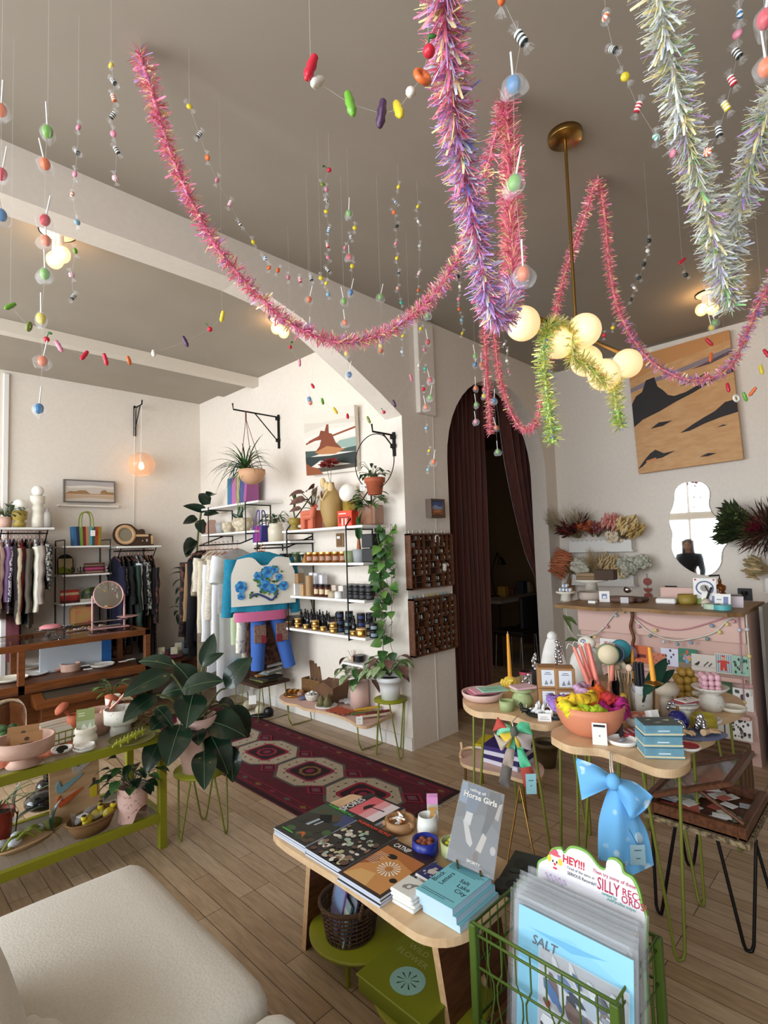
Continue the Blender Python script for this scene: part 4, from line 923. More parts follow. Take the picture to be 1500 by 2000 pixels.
def sweater():
    q = ad(510,1080,5.02); rz = math.atan2(q.y,q.x)+.25; ct = 'teal_knit'; mat(ct,hx('1E86A4'),.85,col2=hx('1A7896'),scale=40); mat('cream_front',hx('E2DCD0'),.9)
    r = garment('teal sweater with a cream front and blue roses, facing out',ct,.53,.54,.06,(q.x,q.y,1.655),rz,.50,None,None,.06,1.12)
    b = MB(); b.grid(lambda u,v: (-.082-.014*math.sin(PI*u),(u-.5)*(.47+.11*min(1,v*3)),-.12-.41*v+.045*(1-abs(2*u-1))*(1-v)**3-.12*math.exp(-((u-.5)/.15)**2)*(1-v)**8),18,10,'cream_front'); b.build('front_panel',r)
    def fl(cx,cz,s,m,seed):
        rs = random.Random(seed); b.M = face((-.103,0,0),(0,-1,0),(0,0,1))
        for k in range(6):
            a = k*PI/3+seed; b.poly([(cx+s*.6*math.cos(a)+s*.55*math.cos(t),cz+s*.6*math.sin(a)+s*.55*math.sin(t),.002+.0004*k) for t in [j*PI/4 for j in range(8)]],(m,C('4E9AD0',.8))[k % 2])
        b.poly([(cx+s*.4*math.cos(t),cz+s*.4*math.sin(t),.006) for t in [j*PI/4 for j in range(8)]],C('2A5E9C',.8)); b.M = Matrix()
    b = MB()
    for k in range(90):
        rs = random.Random(k+50); x,z = rs.uniform(-.15,.18),rs.uniform(-.47,-.2)
        if (x < -.06 and z < -.38) or (x > .0 and z > -.3) or abs(x-.03) < .1: lf(b,(-.105,-x,z),(-.106,-x+rs.uniform(-.04,.04),z+rs.uniform(-.03,.04)),.026,random.choice([C('4E7A2E',.8),C('2E5A2A',.8)]),(-1,0,0),0,0,4)
    for k,(x,z,s) in enumerate([(.03,-.24,.05),(.09,-.22,.034),(-.06,-.27,.034),(.0,-.36,.05),(.07,-.39,.04),(.17,-.37,.04),(-.21,-.36,.048),(-.02,-.30,.026),(-.21,-.44,.03),(.13,-.29,.03)]): fl(x,z,s,C('2A78BE',.8),k)
    b.M = Matrix(); b.tube(smoothpath([(-.1,.13,-.45),(-.102,.07,-.43),(-.103,.0,-.46),(-.102,-.06,-.49),(-.1,-.1,-.45),(-.1,-.12,-.43)],5),.010,C('3A4C7E',.8),5)
    b.build('embroidery',r)
    p = q+Vector((.08,.04,0))
    g = E('jeans','blue patchwork jeans hanging under the teal sweater','clothing',(p.x,p.y,1.03),rz)
    for s,x1 in ((1,.10),(-1,-.20)):
        b = MB(); n = 6; pts = [(0,s*.08+(x1-s*.08)*i/n,-.5*i/n) for i in range(n+1)]; b.tube(pts,[.075-.015*i/n for i in range(n+1)],C('3E66B4',.9),12); b.build('trouser_leg',g)
        b = MB(); y = s*.08+(x1-s*.08)*.3; b.box((-.066,y,-.17),(.02,.11,.16),'snow_brown' if 'snow_brown' in MATS else mat('snow_brown',hx('8E7262'),.9,col2=hx('6A4A44'),scale=60).name,.004); b.box((-.07,y-.03*s,-.22),(.02,.05,.07),C('7A2432',.9),.003); b.build('patch',g)
    S('skirt',MB().grid(lambda u,v: (.05*math.sin(2*PI*u),.235*math.cos(2*PI*u),.03-.085*v),24,3,C('C8668E',.7)),'folded hot pink satin band showing below the teal sweater','clothing',(q.x-.03,q.y-.03,1.04),rz)
    S('shirt',MB().grid(lambda u,v: (.04*math.sin(2*PI*u),(.24+.1*v)*math.cos(2*PI*u),-.5*v),28,5,C('DCD6CC',.9)),'off-white shirt half hidden behind the teal sweater','clothing',(p.x+.08,p.y-.06,1.5),rz)
sweater()
# ---- L shelf things
t = tote('rainbow woven tote bag on the top board under the spider plant',(XC-.16,5.12,2.11),.42,.30,.16,[C(c,.7) for c in ('3E7896','5A62A0','B06A98','B06A98','C0B070','4A4A8C','4A4A8C','A05A90')],C('3A4A7A'),PI/2+PI,.14)
Z2 = 1.815
S('angular_vase',MB().prism([(-.075,-.05),(.075,-.06),(.08,.05),(-.06,.06)],0,.02,'pink_clay').add([(-.075,-.05,.02),(.075,-.06,.02),(.08,.05,.02),(-.06,.06,.02),(-.03,-.02,.17),(.04,-.03,.17),(.03,.03,.15),(-.03,.03,.16)],[(0,1,5,4),(1,2,6,5),(2,3,7,6),(3,0,4,7),(4,5,6,7)],'pink_clay'),'faceted pink clay vase at the far end of the second board','vase',sp(413,XF+.12,Z2))
b = MB(); pot(b,.045,.065,.12,C('A6A4A4'),t=.006); S('pot',b,'small smooth grey pot beside the faceted pink vase','pot',sp(432,XF+.12,Z2))
mat('carved_cream',hx('D8CCB4'),.8,col2=hx('BFAE92'),scale=26,bump=.8,kind='voronoi')
S('pot',MB().lathe([(0,0),(.05,0),(.052,.03),(.07,.045),(.07,.115),(.064,.12),(.06,.1),(.0001,.1)],'carved_cream',22),'carved cream face pot between the grey pot and the orchid bowl','pot',sp(447,XF+.12,Z2))
r = E('potted_plant','carved cream footed bowl with an orchid on the second board','plant',sp(475,XF+.14,Z2))
b = MB(); b.lathe([(0,0),(.07,0),(.075,.035),(.1,.06),(.115,.1),(.1,.15),(.09,.15),(.0001,.12)],'carved_cream',26); b.build('bowl',r)
b = MB()
for d in ((-.16,.05,.13),(-.05,.0,.2),(.03,0,.17),(.14,-.05,.12),(-.1,-.08,.08)): lf(b,(0,0,.13),(d[1],-d[0],.13+d[2]),.05,'leaf_dark',(-1,-.3,.3),.1)
b.build('foliage',r)
r = E('hanging_plant','spider plant in a tan half-round pot hanging from the long bracket','plant',ax(492,928,2.74)); o = Vector(r.location)
b = MB(); b.lathe([(.0001,-.09),(.05,-.085),(.1,-.05),(.125,.0),(.128,.05),(.12,.05),(.116,.0),(.0001,.0)],C('D2A27E',.7),28); b.build('pot',r)
hk = ax(480,804,2.74)-o; b = MB()
for a in (0,2.1,4.2): b.tube([(.124*math.cos(a),.124*math.sin(a),.045),(hk.x,hk.y,hk.z-.07)],.0035,C('6A3428'),4)
b.tube([(hk.x,hk.y,hk.z),(hk.x,hk.y,hk.z-.09)],.008,C('6A3428'),5); b.build('cords',r)
b = MB(); rs = random.Random(21)
for i in range(75):
    a = rs.uniform(0,2*PI); d = Vector((.6*math.cos(a)-.1,math.sin(a)+.35,rs.uniform(.35,1.9))); b.leaf((-.03,.06,.03),d,rs.uniform(.28,.5),.014,rs.choice(['leaf_mid','leaf_dark','leaf_lime']),rs.uniform(1.2,2.8),n=8)
for i in range(8):
    y = rs.uniform(-.04,.1); b.tube(smoothpath([(-.1,y,.03),(-.13,y,-.1),(-.12,y-.03,-.3-rs.uniform(0,.12))],4),.002,'leaf_lime',3)
b.build('foliage',r)
wbracket('long black plant bracket over the rainbow tote',4.645,2.995,2.69,.53,'x')
r = E('rubber_plant','tall leafy plant climbing in the corner beside the shelf wall rail','plant',(3.0,6.2,0)); o = r.location
b = MB(); pot(b,.12,.15,.28,'cream_clay'); b.build('pot',r)
b = MB(); LV = [((165,640),(105,585),60),((160,600),(190,585),60),((150,680),(20,650),45),((100,720),(20,745),50),((130,700),(215,690),40),((130,720),(125,800),70),((100,840),(30,910),90),((0,0),(0,0),0)]
for a,c_,w_ in LV[:-1]:
    A = ad(350+a[0]/2.727,750+a[1]/2.727,6.55)-o; Cc = ad(350+c_[0]/2.727,750+c_[1]/2.727,6.45)-o; lf(b,A,Cc,w_/2.727*6.5/1045,'leaf_dark',rib='rib_green')
LV = [((375,590),(210,575),50),((370,625),(180,660),50),((375,690),(235,790),80),((350,790),(270,890),60),((340,900),(270,1010),40),((300,1040),(190,1060),40),((310,1080),(250,1150),50),((330,1120),(300,1255),80),((420,200),(400,430),130)]
for a,c_,w_ in LV:
    A = ad(300+a[0]/6.25,1020+a[1]/6.25,6.6)-o; Cc = ad(300+c_[0]/6.25,1020+c_[1]/6.25,6.5)-o; lf(b,A,Cc,w_/6.25*6.5/1045,'leaf_dark',rib='rib_green')
b.build('foliage',r); b = MB(); b.tube(smoothpath([(0,0,.25),(.05,-.1,.9),(.0,-.05,1.6),(.05,-.1,2.2)],6),.012,'stem',6); b.build('stem',r)
# ---- short shelf
t = tote('small magenta and purple woven bag with a tall handle on the short shelf',sp(513,XF+.1,1.69)+Vector((0,.02,0)),.17,.17,.1,[C(c,.6) for c in ('4A3A86','7A2A80','B02A70','3A3A80','A0286A','3A3A80')],C('5A4A8A'),-PI/2,.15)
r = E('potted_plant','cream stoneware crock with a dark ferny plant on the short shelf','plant',sp(540,XF+.11,1.69))
b = MB(); b.lathe([(0,0),(.075,0),(.078,.13),(.065,.155),(.07,.165),(.07,.18),(.06,.18),(.055,.15),(.0001,.14)],C('D6CCB6',.35),26); b.build('crock',r)
b = MB(); bush(b,(0,0,.17),.14,46,.07,.03,['leaf_dark','leaf_mid'],droop=.4,up=.25); clip(b,XC-.01-r.location.x); b.build('foliage',r)
# ---- top board
Z1 = 1.786
S('candle_holder',MB().lathe([(0,0),(.055,0),(.055,.02),(.025,.03),(.025,.045),(.055,.055),(.06,.11),(.045,.115),(.0001,.1)],'ochre',20),'ochre stacked candle holder on the top jar shelf','candle holder',sp(578,XF+.08,Z1))
b = MB(); b.tube(smoothpath([(0,0,0),(.0,.02,.09),(.0,-.01,.15),(0,.03,.22)],5),.008,'stem',5); lf(b,(0,.0,.1),(0,.07,.19),.03,'leaf_bronze'); lf(b,(0,0,.16),(-.02,-.05,.24),.03,'leaf_mid'); S('cutting',b,'small cutting growing from the ochre candle holder','plant',sp(578,XF+.08,Z1+.11))
def horsepot():
    r = E('potted_plant','terracotta horse planter with bronze leaves on the top jar shelf','plant',sp(617,XF+.12,Z1),-PI/2)
    m = 'horse_clay'; mat(m,hx('CC6E52'),.7)
    b = MB(); b.box((-.05,0,.085),(.17,.13,.17),m,.006)
    b.box((.02,-.085,.11),(.15,.05,.05),m,.012); b.box((-.04,-.085,.05),(.028,.045,.1),m,.01); b.box((.08,-.085,.05),(.028,.045,.1),m,.01)
    b.tube([(.07,-.085,.11),(.095,-.085,.18),(.1,-.085,.21)],[.03,.026,.02],m,10); b.ell((.12,-.085,.2),(.035,.018,.018),m,10,6,(0,.4,0)); b.lathe([(.0001,.15),(.06,.15)],'soil',12,(-.05,0,.021)); b.build('horse_planter',r)
    b = MB(); o = Vector((0,0,.17))
    for d,l,w_ in (((-.13,-.03,.10),.14,.10),((-.08,-.08,.16),.12,.09),((.06,-.06,.19),.14,.10),((.02,.02,.2),.12,.09),((.12,-.02,.13),.12,.09),((-.17,-.05,.02),.1,.06),((.0,-.09,.08),.1,.07),((-.05,.06,.18),.12,.08),((.1,-.08,.04),.1,.07)):
        p = o+Vector(d); stemcurve(b,o,p,.004,'stem',.02); dv = Vector((d[0],d[1]-.05,-.04)).normalized(); lf(b,p-dv*.03,p+dv*l,w_,'leaf_bronze',(-.1,-1,.5),.1,.1,6)
    b.build('foliage',r)
horsepot()
r = E('owl_vase','tall tan bird-shaped vase with seed-head stems on the top jar shelf','vase',sp(650,XF+.13,Z1)); MB().lathe([(0,0),(.055,0),(.075,.06),(.098,.16),(.095,.24),(.065,.31),(.035,.36),(.03,.40),(.025,.4),(.02,.3)],'ochre_tan' if 'ochre_tan' in MATS else mat('ochre_tan',hx('A88A54'),.55).name,26).build('body',r)
b = MB(); b.tube(smoothpath([(-.08,.05,.32),(-.1,.025,.27),(-.098,0,.24),(-.1,-.025,.27),(-.08,-.05,.32)],5),.006,C('D8C090'),6); b.build('brow',r)
b = MB()
for y,z,m in ((.07,.4,'wheat'),(.02,.36,'wheat'),(-.03,.35,'wheat')): (MATS.get('wheat') or mat('wheat',hx('D8BE8C'),.9)); b.ell((-.03,y,z),(.025,.03,.05),m,8,6)
def burst(b,c,R,n,m,w=.03,up=.6):
    rs = random.Random(int(R*1000)+n)
    for i in range(n): a = 2*PI*i/n*2.4; e = rs.uniform(0,1.2); d = Vector((math.cos(a)*math.cos(e),math.sin(a)*math.cos(e),math.sin(e)*up)); lf(b,c,Vector(c)+d*R,w,m,(CAM-Vector((2.8,3.6,2))).normalized(),.1,.1,4)
for y,z in ((.03,.55),(-.04,.57)): b.tube([(0,0,.38),(-.02,y,z)],.003,'stem',4); burst(b,(-.02,y,z),.085,18,C('7A2420',.8))
b.build('stems',r)
globelamp('gold globe lamp behind the red box on the top jar shelf',sp(685,XF+.19,Z1),'ochre_gold' if 'ochre_gold' in MATS else mat('ochre_gold',hx('B09440'),.35,.4).name,[(0,0),(.055,0),(.055,.22),(.02,.22)],.085)
p = sp(683,XF+.09,Z1); r = E('red_box','bright red-orange printed box in front of the gold globe lamp','box',p,.15); red = C('E2401E',.5); MB().box((0,0,.065),(.1,.155,.13),red,.002).build('box',r)
b = MB(); M = face((-.0505,.0775,0),(0,-1,0),(0,0,1)); b.art([(C('F4E8E0'),('r',.1,.78,.6,.84)),(C('F4E8E0'),('r',.3,.05,.38,.5)),(C('F4E8E0'),('r',.55,.05,.63,.5)),(C('5A1A10'),('r',.1,.55,.9,.6)),(C('5A1A10'),('r',.15,.2,.22,.55)),(C('5A1A10'),('r',.75,.2,.82,.55))],.155,.13,M); b.build('print',r)
r = E('potted_plant','pothos in an amber glass block at the right end of the top jar shelf','plant',sp(727,XF+.16,Z1)); mat('amber_pane',hx('9A6A50'),.08,alpha=.55)
MB().box((0,0,.08),(.12,.2,.16),'amber_pane',.01).build('glass_block',r); b = MB(); bush(b,(0,0,.13),.13,26,.085,.06,['leaf_mid','leaf_lime'],droop=.5); clip(b,XC-.01-r.location.x); b.build('foliage',r)
def vine():
    r = E('trailing_vine','long green pothos vine trailing down past the jar shelves','plant',(XC-.16,3.17,Z1)); o = r.location; rs = random.Random(8); b = MB()
    for k,(px,yb,X) in enumerate([(735,1150,3.02),(742,1290,2.98),(748,1240,3.05),(752,1310,3.0),(757,1200,3.08),(764,1280,3.06),(770,1180,3.08)]):
        p0 = Vector((X,ax(px-4,1025,X).y,Z1)); pe = ax(px+rs.uniform(-3,6),yb,X); n = 10; pts = [p0+(pe-p0)*(i/n)+Vector((rs.uniform(-.012,.012),rs.uniform(-.015,.015),0)) for i in range(n+1)]
        pts = smoothpath([q-o for q in pts],3); b.tube(pts,.0025,'stem',4)
        for q in pts[2::3]:
            d = Vector((rs.uniform(-.8,-.1),rs.uniform(-1,.8),rs.uniform(-.9,.2))).normalized(); l = rs.uniform(.07,.105); lf(b,q,q+d*l,l*.85,rs.choice(['leaf_mid','leaf_lime','leaf_mid']),Vector((-.8,-.5,.5)),.08,.12,6,None,.5)
    b.build('vine',r)
vine()
S('small_card_picture',MB().box((0,0,0),(.012,.1,.125),C('8A6A48'),.002).box((-.007,.0,.0),(.004,.07,.1),C('6E5238')).box((-.009,.01,.025),(.003,.04,.022),'paper'),'little tan framed card hanging under the top jar shelf','picture',ax(664,1055,XC-.01))
# ---- jar shelf
Z = 1.487
def jar(label,p,r_,h,body,lid,lab=None,lh=.4,group=None,ph=None,name='jar'):
    g = E(name,label,'jar',p,0,group); MB().lathe([(0,0),(r_*.95,0),(r_,.006),(r_,h*.78),(r_*.9,h*.83),(.0001,h*.83)],body,18).build('body',g)
    b = MB(); b.cyl((0,0,h*.83),r_*.98,h*.17,lid,18); b.build('lid',g)
    if lab:
        b = MB(); a0 = TOCAM((p[0],p[1])); k = 6; w_ = .75; q = r_*1.01
        for i in range(k):
            u,v = a0-w_+2*w_*i/k,a0-w_+2*w_*(i+1)/k; b.poly([(q*math.cos(t),q*math.sin(t),z) for t,z in ((u,h*.2),(v,h*.2),(v,h*(.2+lh)),(u,h*(.2+lh)))],lab)
        b.build('label',g)
    return g
GL = lambda s: C(s,.2)
jar('green jar with pale label, far left of the candle row',sp(554,XF+.08,Z),.038,.085,GL('2A3626'),'black_metal',C('7E8C66'))
jar('jar with a blue label in the candle row',sp(567,XF+.08,Z),.038,.085,GL('23302A'),'black_metal',C('5E8EA4'))
jar('wide dark green jar with glass lid in the candle row',sp(579,XF+.1,Z),.045,.098,GL('3A4A30'),C('6A7858',.3))
jar('dark jar behind the little bottle-brush tree',sp(592,XF+.12,Z),.032,.09,GL('1E241C'),C('C8C4B8'))
S('tree_ornament',MB().cyl((0,0,0),.03,.08,C('A8763C'),9,.004),'little tan cone tree ornament at the front of the candle row','ornament',sp(596,XF+.04,Z))
JA = None
for k,px in enumerate((605,617,630,642,656,670)):
    p = sp(px,XF+.07,Z)
    if JA is None: JA = jar('amber candle jar with a gold lid and pink label in the row',p,.037,.09,'amber_jar','gold',C('B48C78'),.4,'amber candle jars in a row')
    else: dup(JA,p)
b = MB(); pot(b,.042,.052,.095,C('8C9670',.6)); S('pot',b,'small sage green pot on the candle shelf','pot',sp(684,XF+.07,Z))
b = MB(); pot(b,.045,.055,.105,C('9A9EA0',.6)); S('pot',b,'small grey concrete pot on the candle shelf','pot',sp(702,XF+.07,Z))
b = MB(); b.cyl((0,0,.0),.02,.09,C('9A5A34'),8,.012);
for i in range(4): lf(b,(0,0,.08),(rnd(-.06,.03),.03-.03*i,.22+.03*i),.05,'leaf_mid')
S('cutting',b,'rooted cutting in the grey concrete pot','plant',sp(702,XF+.07,Z+.095))
for k,z in enumerate((0,.115)): S('speaker',MB().box((0,0,.055),(.12,.12,.11),C('17171A',.5),.006),['lower black cube box beside the grey concrete pot','upper black cube box, stacked beside the grey concrete pot'][k],'box',sp(727,XF+.12,Z+z),.1)
# ---- boxes and tins shelf
Z = 1.191
b = MB()
for i in range(4): b.lathe([(.0001,i*.024),(.03,i*.024),(.036,i*.024+.011),(.03,i*.024+.022),(.0001,i*.024+.022)],C('B08A66'),16)
S('beehive_candle',b,'ringed tan beehive candle at the left of the tin shelf','candle',sp(562,XF+.05,Z))
BX = lambda lb,px,dx,z,w_,d_,h,m,rz=0: S('box',MB().box((0,0,h/2),(d_,w_,h),m,.002),lb,'box',sp(px,XF+dx,z),rz)
BX('white box carrying a wooden cube',577,.08,Z,.09,.09,.105,'paper'); BX('wooden cube on top of the white box',582,.08,Z+.106,.085,.07,.09,C('9A7850'))
BX('tan wooden block beside the white box',592,.05,Z,.055,.055,.10,C('B8946C')); S('wood_cylinder',MB().cyl((0,0,0),.032,.18,C('A8855C'),18),'tall tan wooden cylinder on the tin shelf','box',sp(603,XF+.06,Z))
for k,(px,h) in enumerate(((611,.2),(620,.195),(630,.18))): BX(['tall white carton behind the wooden cylinder','middle tall white carton behind the brown jars','rightmost tall white carton behind the brown jars'][k],px,.17,Z,.05,.06,h,C('E4E2E6'))
for k,px in enumerate((617,627,638)): jar(['brown glass jar with cream label, left of three','brown glass jar with cream label, middle of three','brown glass jar with cream label, right of three'][k],sp(px,XF+.07,Z),.032,.105,GL('4A1E0C'),'black_metal',C('E0C8A0'),.4)
jar('round beige jar in front of the brown jars',sp(647,XF+.04,Z),.035,.055,C('B8A88C'),C('A89878'))
jar('round white jar beside the beige jar',sp(660,XF+.04,Z),.035,.055,C('D8D6D4'),C('CFCBC4'))
BX('white and brown carton behind the white jar',655,.12,Z,.06,.06,.1,C('C8B8A8')); BX('white carton with brown base next to the black tins',669,.09,Z,.06,.06,.1,C('D8D0CA'))
TB = None
for row in (0,1):
    for col,px in enumerate((684,695,707,720)):
        for dx in (.06,.15):
            p = sp(px,XF+dx,Z+.057*row)
            if TB is None: TB = jar('round matte black tin, one of a double-stacked block',p,.036,.055,C('1A1A1C',.35),C('242426',.3),C('3A3A3C'),.4,'black tins on the third jar shelf',name='tin')
            else: dup(TB,p)
# ---- lowest shelf: gold jars,bottles,dark tins
Z = .897
GJ = None
for k,(px,n,rr) in enumerate(((560,1,.04),(579,2,.032),(595,1,.028),(613,2,.034),(628,1,.028),(648,2,.036),(686,1,.026),(702,1,.045))):
    for j in range(n):
        p = sp(px,XF+.045,Z+.043*j)
        lb = 'gold jar at the front edge of the lowest jar shelf'
        if GJ is None: GJ = jar(lb,p,.034,.05,'gold',C('E0B878',.25),None,.4,'gold jars on the lowest shelf')
        else: dup(GJ,p,s=(rr/.034,rr/.034,.86 if n > 1 else rr/.034))
def bottle(label,p,m,group):
    g = E('bottle',label,'bottle',p,0,group); MB().lathe([(0,0),(.022,0),(.022,.08),(.01,.095),(.01,.105)],m,14).build('body',g); MB().lathe([(.012,.1),(.012,.125),(.006,.13),(.005,.155),(.0001,.156)],'black_metal',10).build('dropper',g); return g
BT = None
for k,(px,dx) in enumerate(((586,.13),(594,.17),(599,.12),(606,.19),(612,.14),(617,.1),(622,.2),(628,.13),(636,.18),(640,.11),(653,.1),(688,.07),(606,.1))):
    p = sp(px,XF+dx,Z)
    if BT is None: BT = bottle('dark glass dropper bottle behind the gold jars',p,'black_glass','dropper bottles on the lowest shelf')
    else: dup(BT,p)
TN = None
for k,(px,dx,n,lm) in enumerate(((576,.13,1,'2A3050'),(607,.15,2,'5A3A44'),(626,.16,2,'3A3A44'),(645,.15,2,'4A3038'),(661,.1,3,'2A3A5A'),(679,.16,3,'3A4A4A'),(676,.07,2,'6E8480'),(702,.12,3,'2E3A6A'),(716,.1,2,'7A7A70'),(719,.18,3,'23232A'),(726,.06,2,'7E929A'))):
    for j in range(n):
        p = sp(px,XF+dx,Z+.058*j)
        lb = {'2A3050': 'navy tin alone at the left of the lowest jar shelf'}.get(lm,'dark tin in the column with %s labels on the lowest jar shelf' % {'5A3A44': 'plum','3A3A44': 'charcoal','4A3038': 'wine','2A3A5A': 'dark blue','3A4A4A': 'slate green','6E8480': 'pale teal','2E3A6A': 'indigo','7A7A70': 'khaki grey','23232A': 'black','7E929A': 'pale blue-grey'}.get(lm,'dark'))
        jar(lb,p,.034,.056,C('15161E',.3),C('1E1E22',.3),C(lm),.45,'dark tins on the lowest shelf',name='tin')
S('sample_card',MB().box((0,0,.035),(.004,.055,.07),'paper'),'small white sign at the left end of the lowest jar shelf','sign',sp(552,XF+.03,Z))
# ---- desert canvas
picture('canvas_painting','portrait canvas of a red butte over dark water, above the jar shelves',[ax(612,812,XC-.045),ax(693,786,XC-.045),ax(697,907,XC-.045),ax(606,929,XC-.045)],.045,[
    (C('DAD2C6'),('r',0,0,1,1)),(C('CFC6BA'),[(0,.7),(.5,.78),(1,.74),(1,.84),(.4,.82),(0,.86)]),(C('E2DCD2'),[(0,.5),(1,.55),(1,.68),(.5,.7),(0,.6)]),(C('8EA49A'),[(.55,.4),(1,.36),(1,.52),(.7,.5)]),
    (C('3E4E4A'),[(0,.28),(.4,.34),(1,.3),(1,.38),(.6,.36),(0,.4)]),(C('7A3A20'),[(.05,.55),(.3,.62),(.34,.7),(.42,.68),(.46,.78),(.5,.78),(.5,.64),(.56,.62),(.62,.48),(.75,.36),(.2,.36),(.3,.45),(.34,.55)]),
    (C('8A3E1E'),[(.02,.53),(.3,.6),(.3,.57),(.02,.5)]),(C('8A3E1E'),[(.55,.6),(1,.68),(1,.65),(.55,.57)]),(C('B0774A'),[(.2,.36),(.45,.44),(.8,.36),(.6,.3),(.3,.32)]),(C('26302E'),[(0,.08),(.3,.22),(1,.1),(1,.3),(.5,.28),(0,.3)]),(C('4A4238'),[(0,.02),(1,.06),(1,.12),(0,.1)]),(C('8A4A28'),[(0,0),(.35,0),(.25,.1),(.1,.14),(0,.2)])],C('D8CEC0',.8),None,0)
wbracket('short black plant bracket near the wall corner',2.995,2.52,2.37,.25,'x')
def ringplant():
    X = 2.95; c = ax(737,900,X); r = E('hanging_plant','terracotta pot plant hanging in a thin wire ring by the wall corner','plant',ax(732,948,X)); o = Vector(r.location)
    b = MB(); R = .22; zc = R+.02; b.tube([(.0,R*math.sin(2*PI*i/40),zc-.05+R*math.cos(2*PI*i/40)) for i in range(40)],.004,'black_metal',5,True); b.build('wire_ring',r)
    b = MB(); b.lathe([(0,-.075),(.055,-.075),(.072,.02),(.082,.022),(.085,.058),(.076,.058),(.072,.03),(.0001,.03)],'terracotta',26); b.build('pot',r)
    b = MB(); bush(b,(0,.02,.05),.13,34,.05,.03,['leaf_mid','leaf_dark'],droop=.8); b.build('foliage',r); pricetag(r,(-.07,.07,.01),.04,.05)
ringplant()
# ---- pink bench,little tables,stool
def bench():
    zt = .262; P = [az(*q,zt) for q in ((547,1358),(556,1371),(580,1376),(595,1383),(640,1391),(675,1402),(700,1416),(722,1417),(752,1402),(768,1392),(758,1381))]
    pts = [(p.x,min(p.y,9)) for p in P]+[(XC-.03,3.2),(XC-.03,4.1),(XC-.06,4.28)]
    r = E('bench','low pink wavy bench along the shelf wall','bench',(3.0,3.6,0)); o = r.location
    MB().prism([(min(x,XC-.012-o.x),y) for x,y in smooth2([(x-o.x,y-o.y) for x,y in pts],4)],zt-.022,zt,'pink_ply' if 'pink_ply' in MATS else mat('pink_ply',hx('D8B3A4'),.6).name,'birch').build('top',r)
    for y in (3.23,4.17):
        b = MB(); q = y-o.y; b.tube(smoothpath([(-.13,q,zt-.02),(-.09,q+.02,.17),(-.12,q-.02,.09),(-.07,q,.006)],4)+[(.14,q-.02,.006),(.1,q-.02,zt-.02)],.006,'olive_tube',6); b.build('leg',r)
        b = MB();
bench()
zb = .263
p = az(622,1350,zb); r = E('wicker_basket','square wicker basket holding three upright wooden slabs','basket',p,.1); b = MB(); b.box((0,0,.005),(.2,.24,.01),'wicker')
for x,y,sx,sy in ((-.1,0,.012,.24),(.1,0,.012,.24),(0,-.12,.2,.012),(0,.12,.2,.012)): b.box((x,y,.065),(sx,sy,.13),'wicker',.004)
b.build('body',r)
for k,(dy,tx,h) in enumerate(((.075,.02,.27),(.0,-.05,.25),(-.07,-.1,.23))): S('palo_santo_stick',MB().box((0,0,h/2),(.035,.055,h),C('6E5038',.8),.004),['leftmost of the three wooden slabs in the square basket','middle of the three wooden slabs in the square basket','rightmost of the three wooden slabs in the square basket'][k],'wood slab',p+Vector((.01,dy,.012))).rotation_euler = (tx*2,-.1,0)
dish('tray','gold tray of brass soap blocks at the far end of the pink bench',az(575,1358,zb),.1,.018,'gold',.9)
for k,(dx,dy,lb) in enumerate([(-.03,.04,'brass block at the left of the gold tray'),(.0,.0,'brass block in the middle of the gold tray'),(.02,-.05,'brass block at the right of the gold tray')]): S('brass_block',MB().box((0,0,.02),(.05,.06,.04),'gold',.01),lb,'ornament',az(575,1358,zb)+Vector((dx,dy,.017)))
dish('bowl','speckled bowl heaped with pale stones on the pink bench',az(610,1368,zb),.065,.06,'speckle')
for k in range(9): a = k*.9; S('stone',MB().ell((0,0,0),(.02,.016,.013),('paper',C('B0A8A4'),C('8E8880'))[k % 3],8,6),'pale pebble in the speckled bowl on the pink bench','stone',az(610,1368,zb)+Vector((.033*math.cos(a)*(k > 0),.033*math.sin(a)*(k > 0),.062+.012*(k == 0))),a,'pebbles in the speckled bowl')
S('stone',MB().ell((0,0,.015),(.05,.04,.018),C('6A6A86',.7)),'flat violet stone at the bench edge by the gold tray','stone',az(592,1366,zb)); S('jar',MB().cyl((0,0,0),.028,.045,C('B08878'),14),'small pink candle pot beside the violet stone','jar',az(587,1360,zb))
p = az(649,1365,zb); r = E('paper_bag','crumpled brown paper bag on the pink bench','bag',p)
b = MB(); b.add([(-.1,-.13,0),(.1,-.12,0),(.1,.12,0),(-.1,.12,0),(-.13,-.17,.14),(.08,-.16,.18),(.1,.15,.16),(-.1,.12,.10),(-.1,.0,.17)],[(0,3,2,1),(0,1,5,4),(1,2,6,5),(2,3,7,6),(3,0,4,8,7),(4,5,6,8),(6,7,8)],C('6E4E38',.9)); b.build('bag',r)
dish('plate','white plate under the green pear-shaped candles',az(637,1380,zb),.095,.014,'paper',.8)
for k,(dx,dy,lb) in enumerate([(-.03,.03,'olive pyramid candle at the left of the white plate'),(-.01,-.03,'olive pyramid candle at the right of the white plate'),(.03,.01,'olive pyramid candle at the back of the white plate')]): S('candle',MB().lathe([(0,0),(.035,0),(.036,.03),(.015,.075),(.0001,.09)],C('6A6440'),10),lb,'candle',az(637,1380,zb)+Vector((dx,dy,.014)))
b = MB(); rs = random.Random(2); b.grid(lambda u,v: (-.07+.14*u+.01*math.sin(19*v),-.11+.22*v,.01+.012*abs(math.sin(8*u+11*v))),10,14,C('B8583C',.9)); S('cloth',b,'crumpled rust cloth at the bench front','cloth',az(665,1392,zb))
b = MB(); b.grid(lambda u,v: (-.06+.12*u,-.09+.18*v,.012+.015*abs(math.sin(9*u+8*v))),10,12,C('D8D8DC',.9)); S('cloth',b,'crumpled white lace cloth behind the rust cloth','cloth',az(674,1377,zb)+Vector((.05,0,0)))
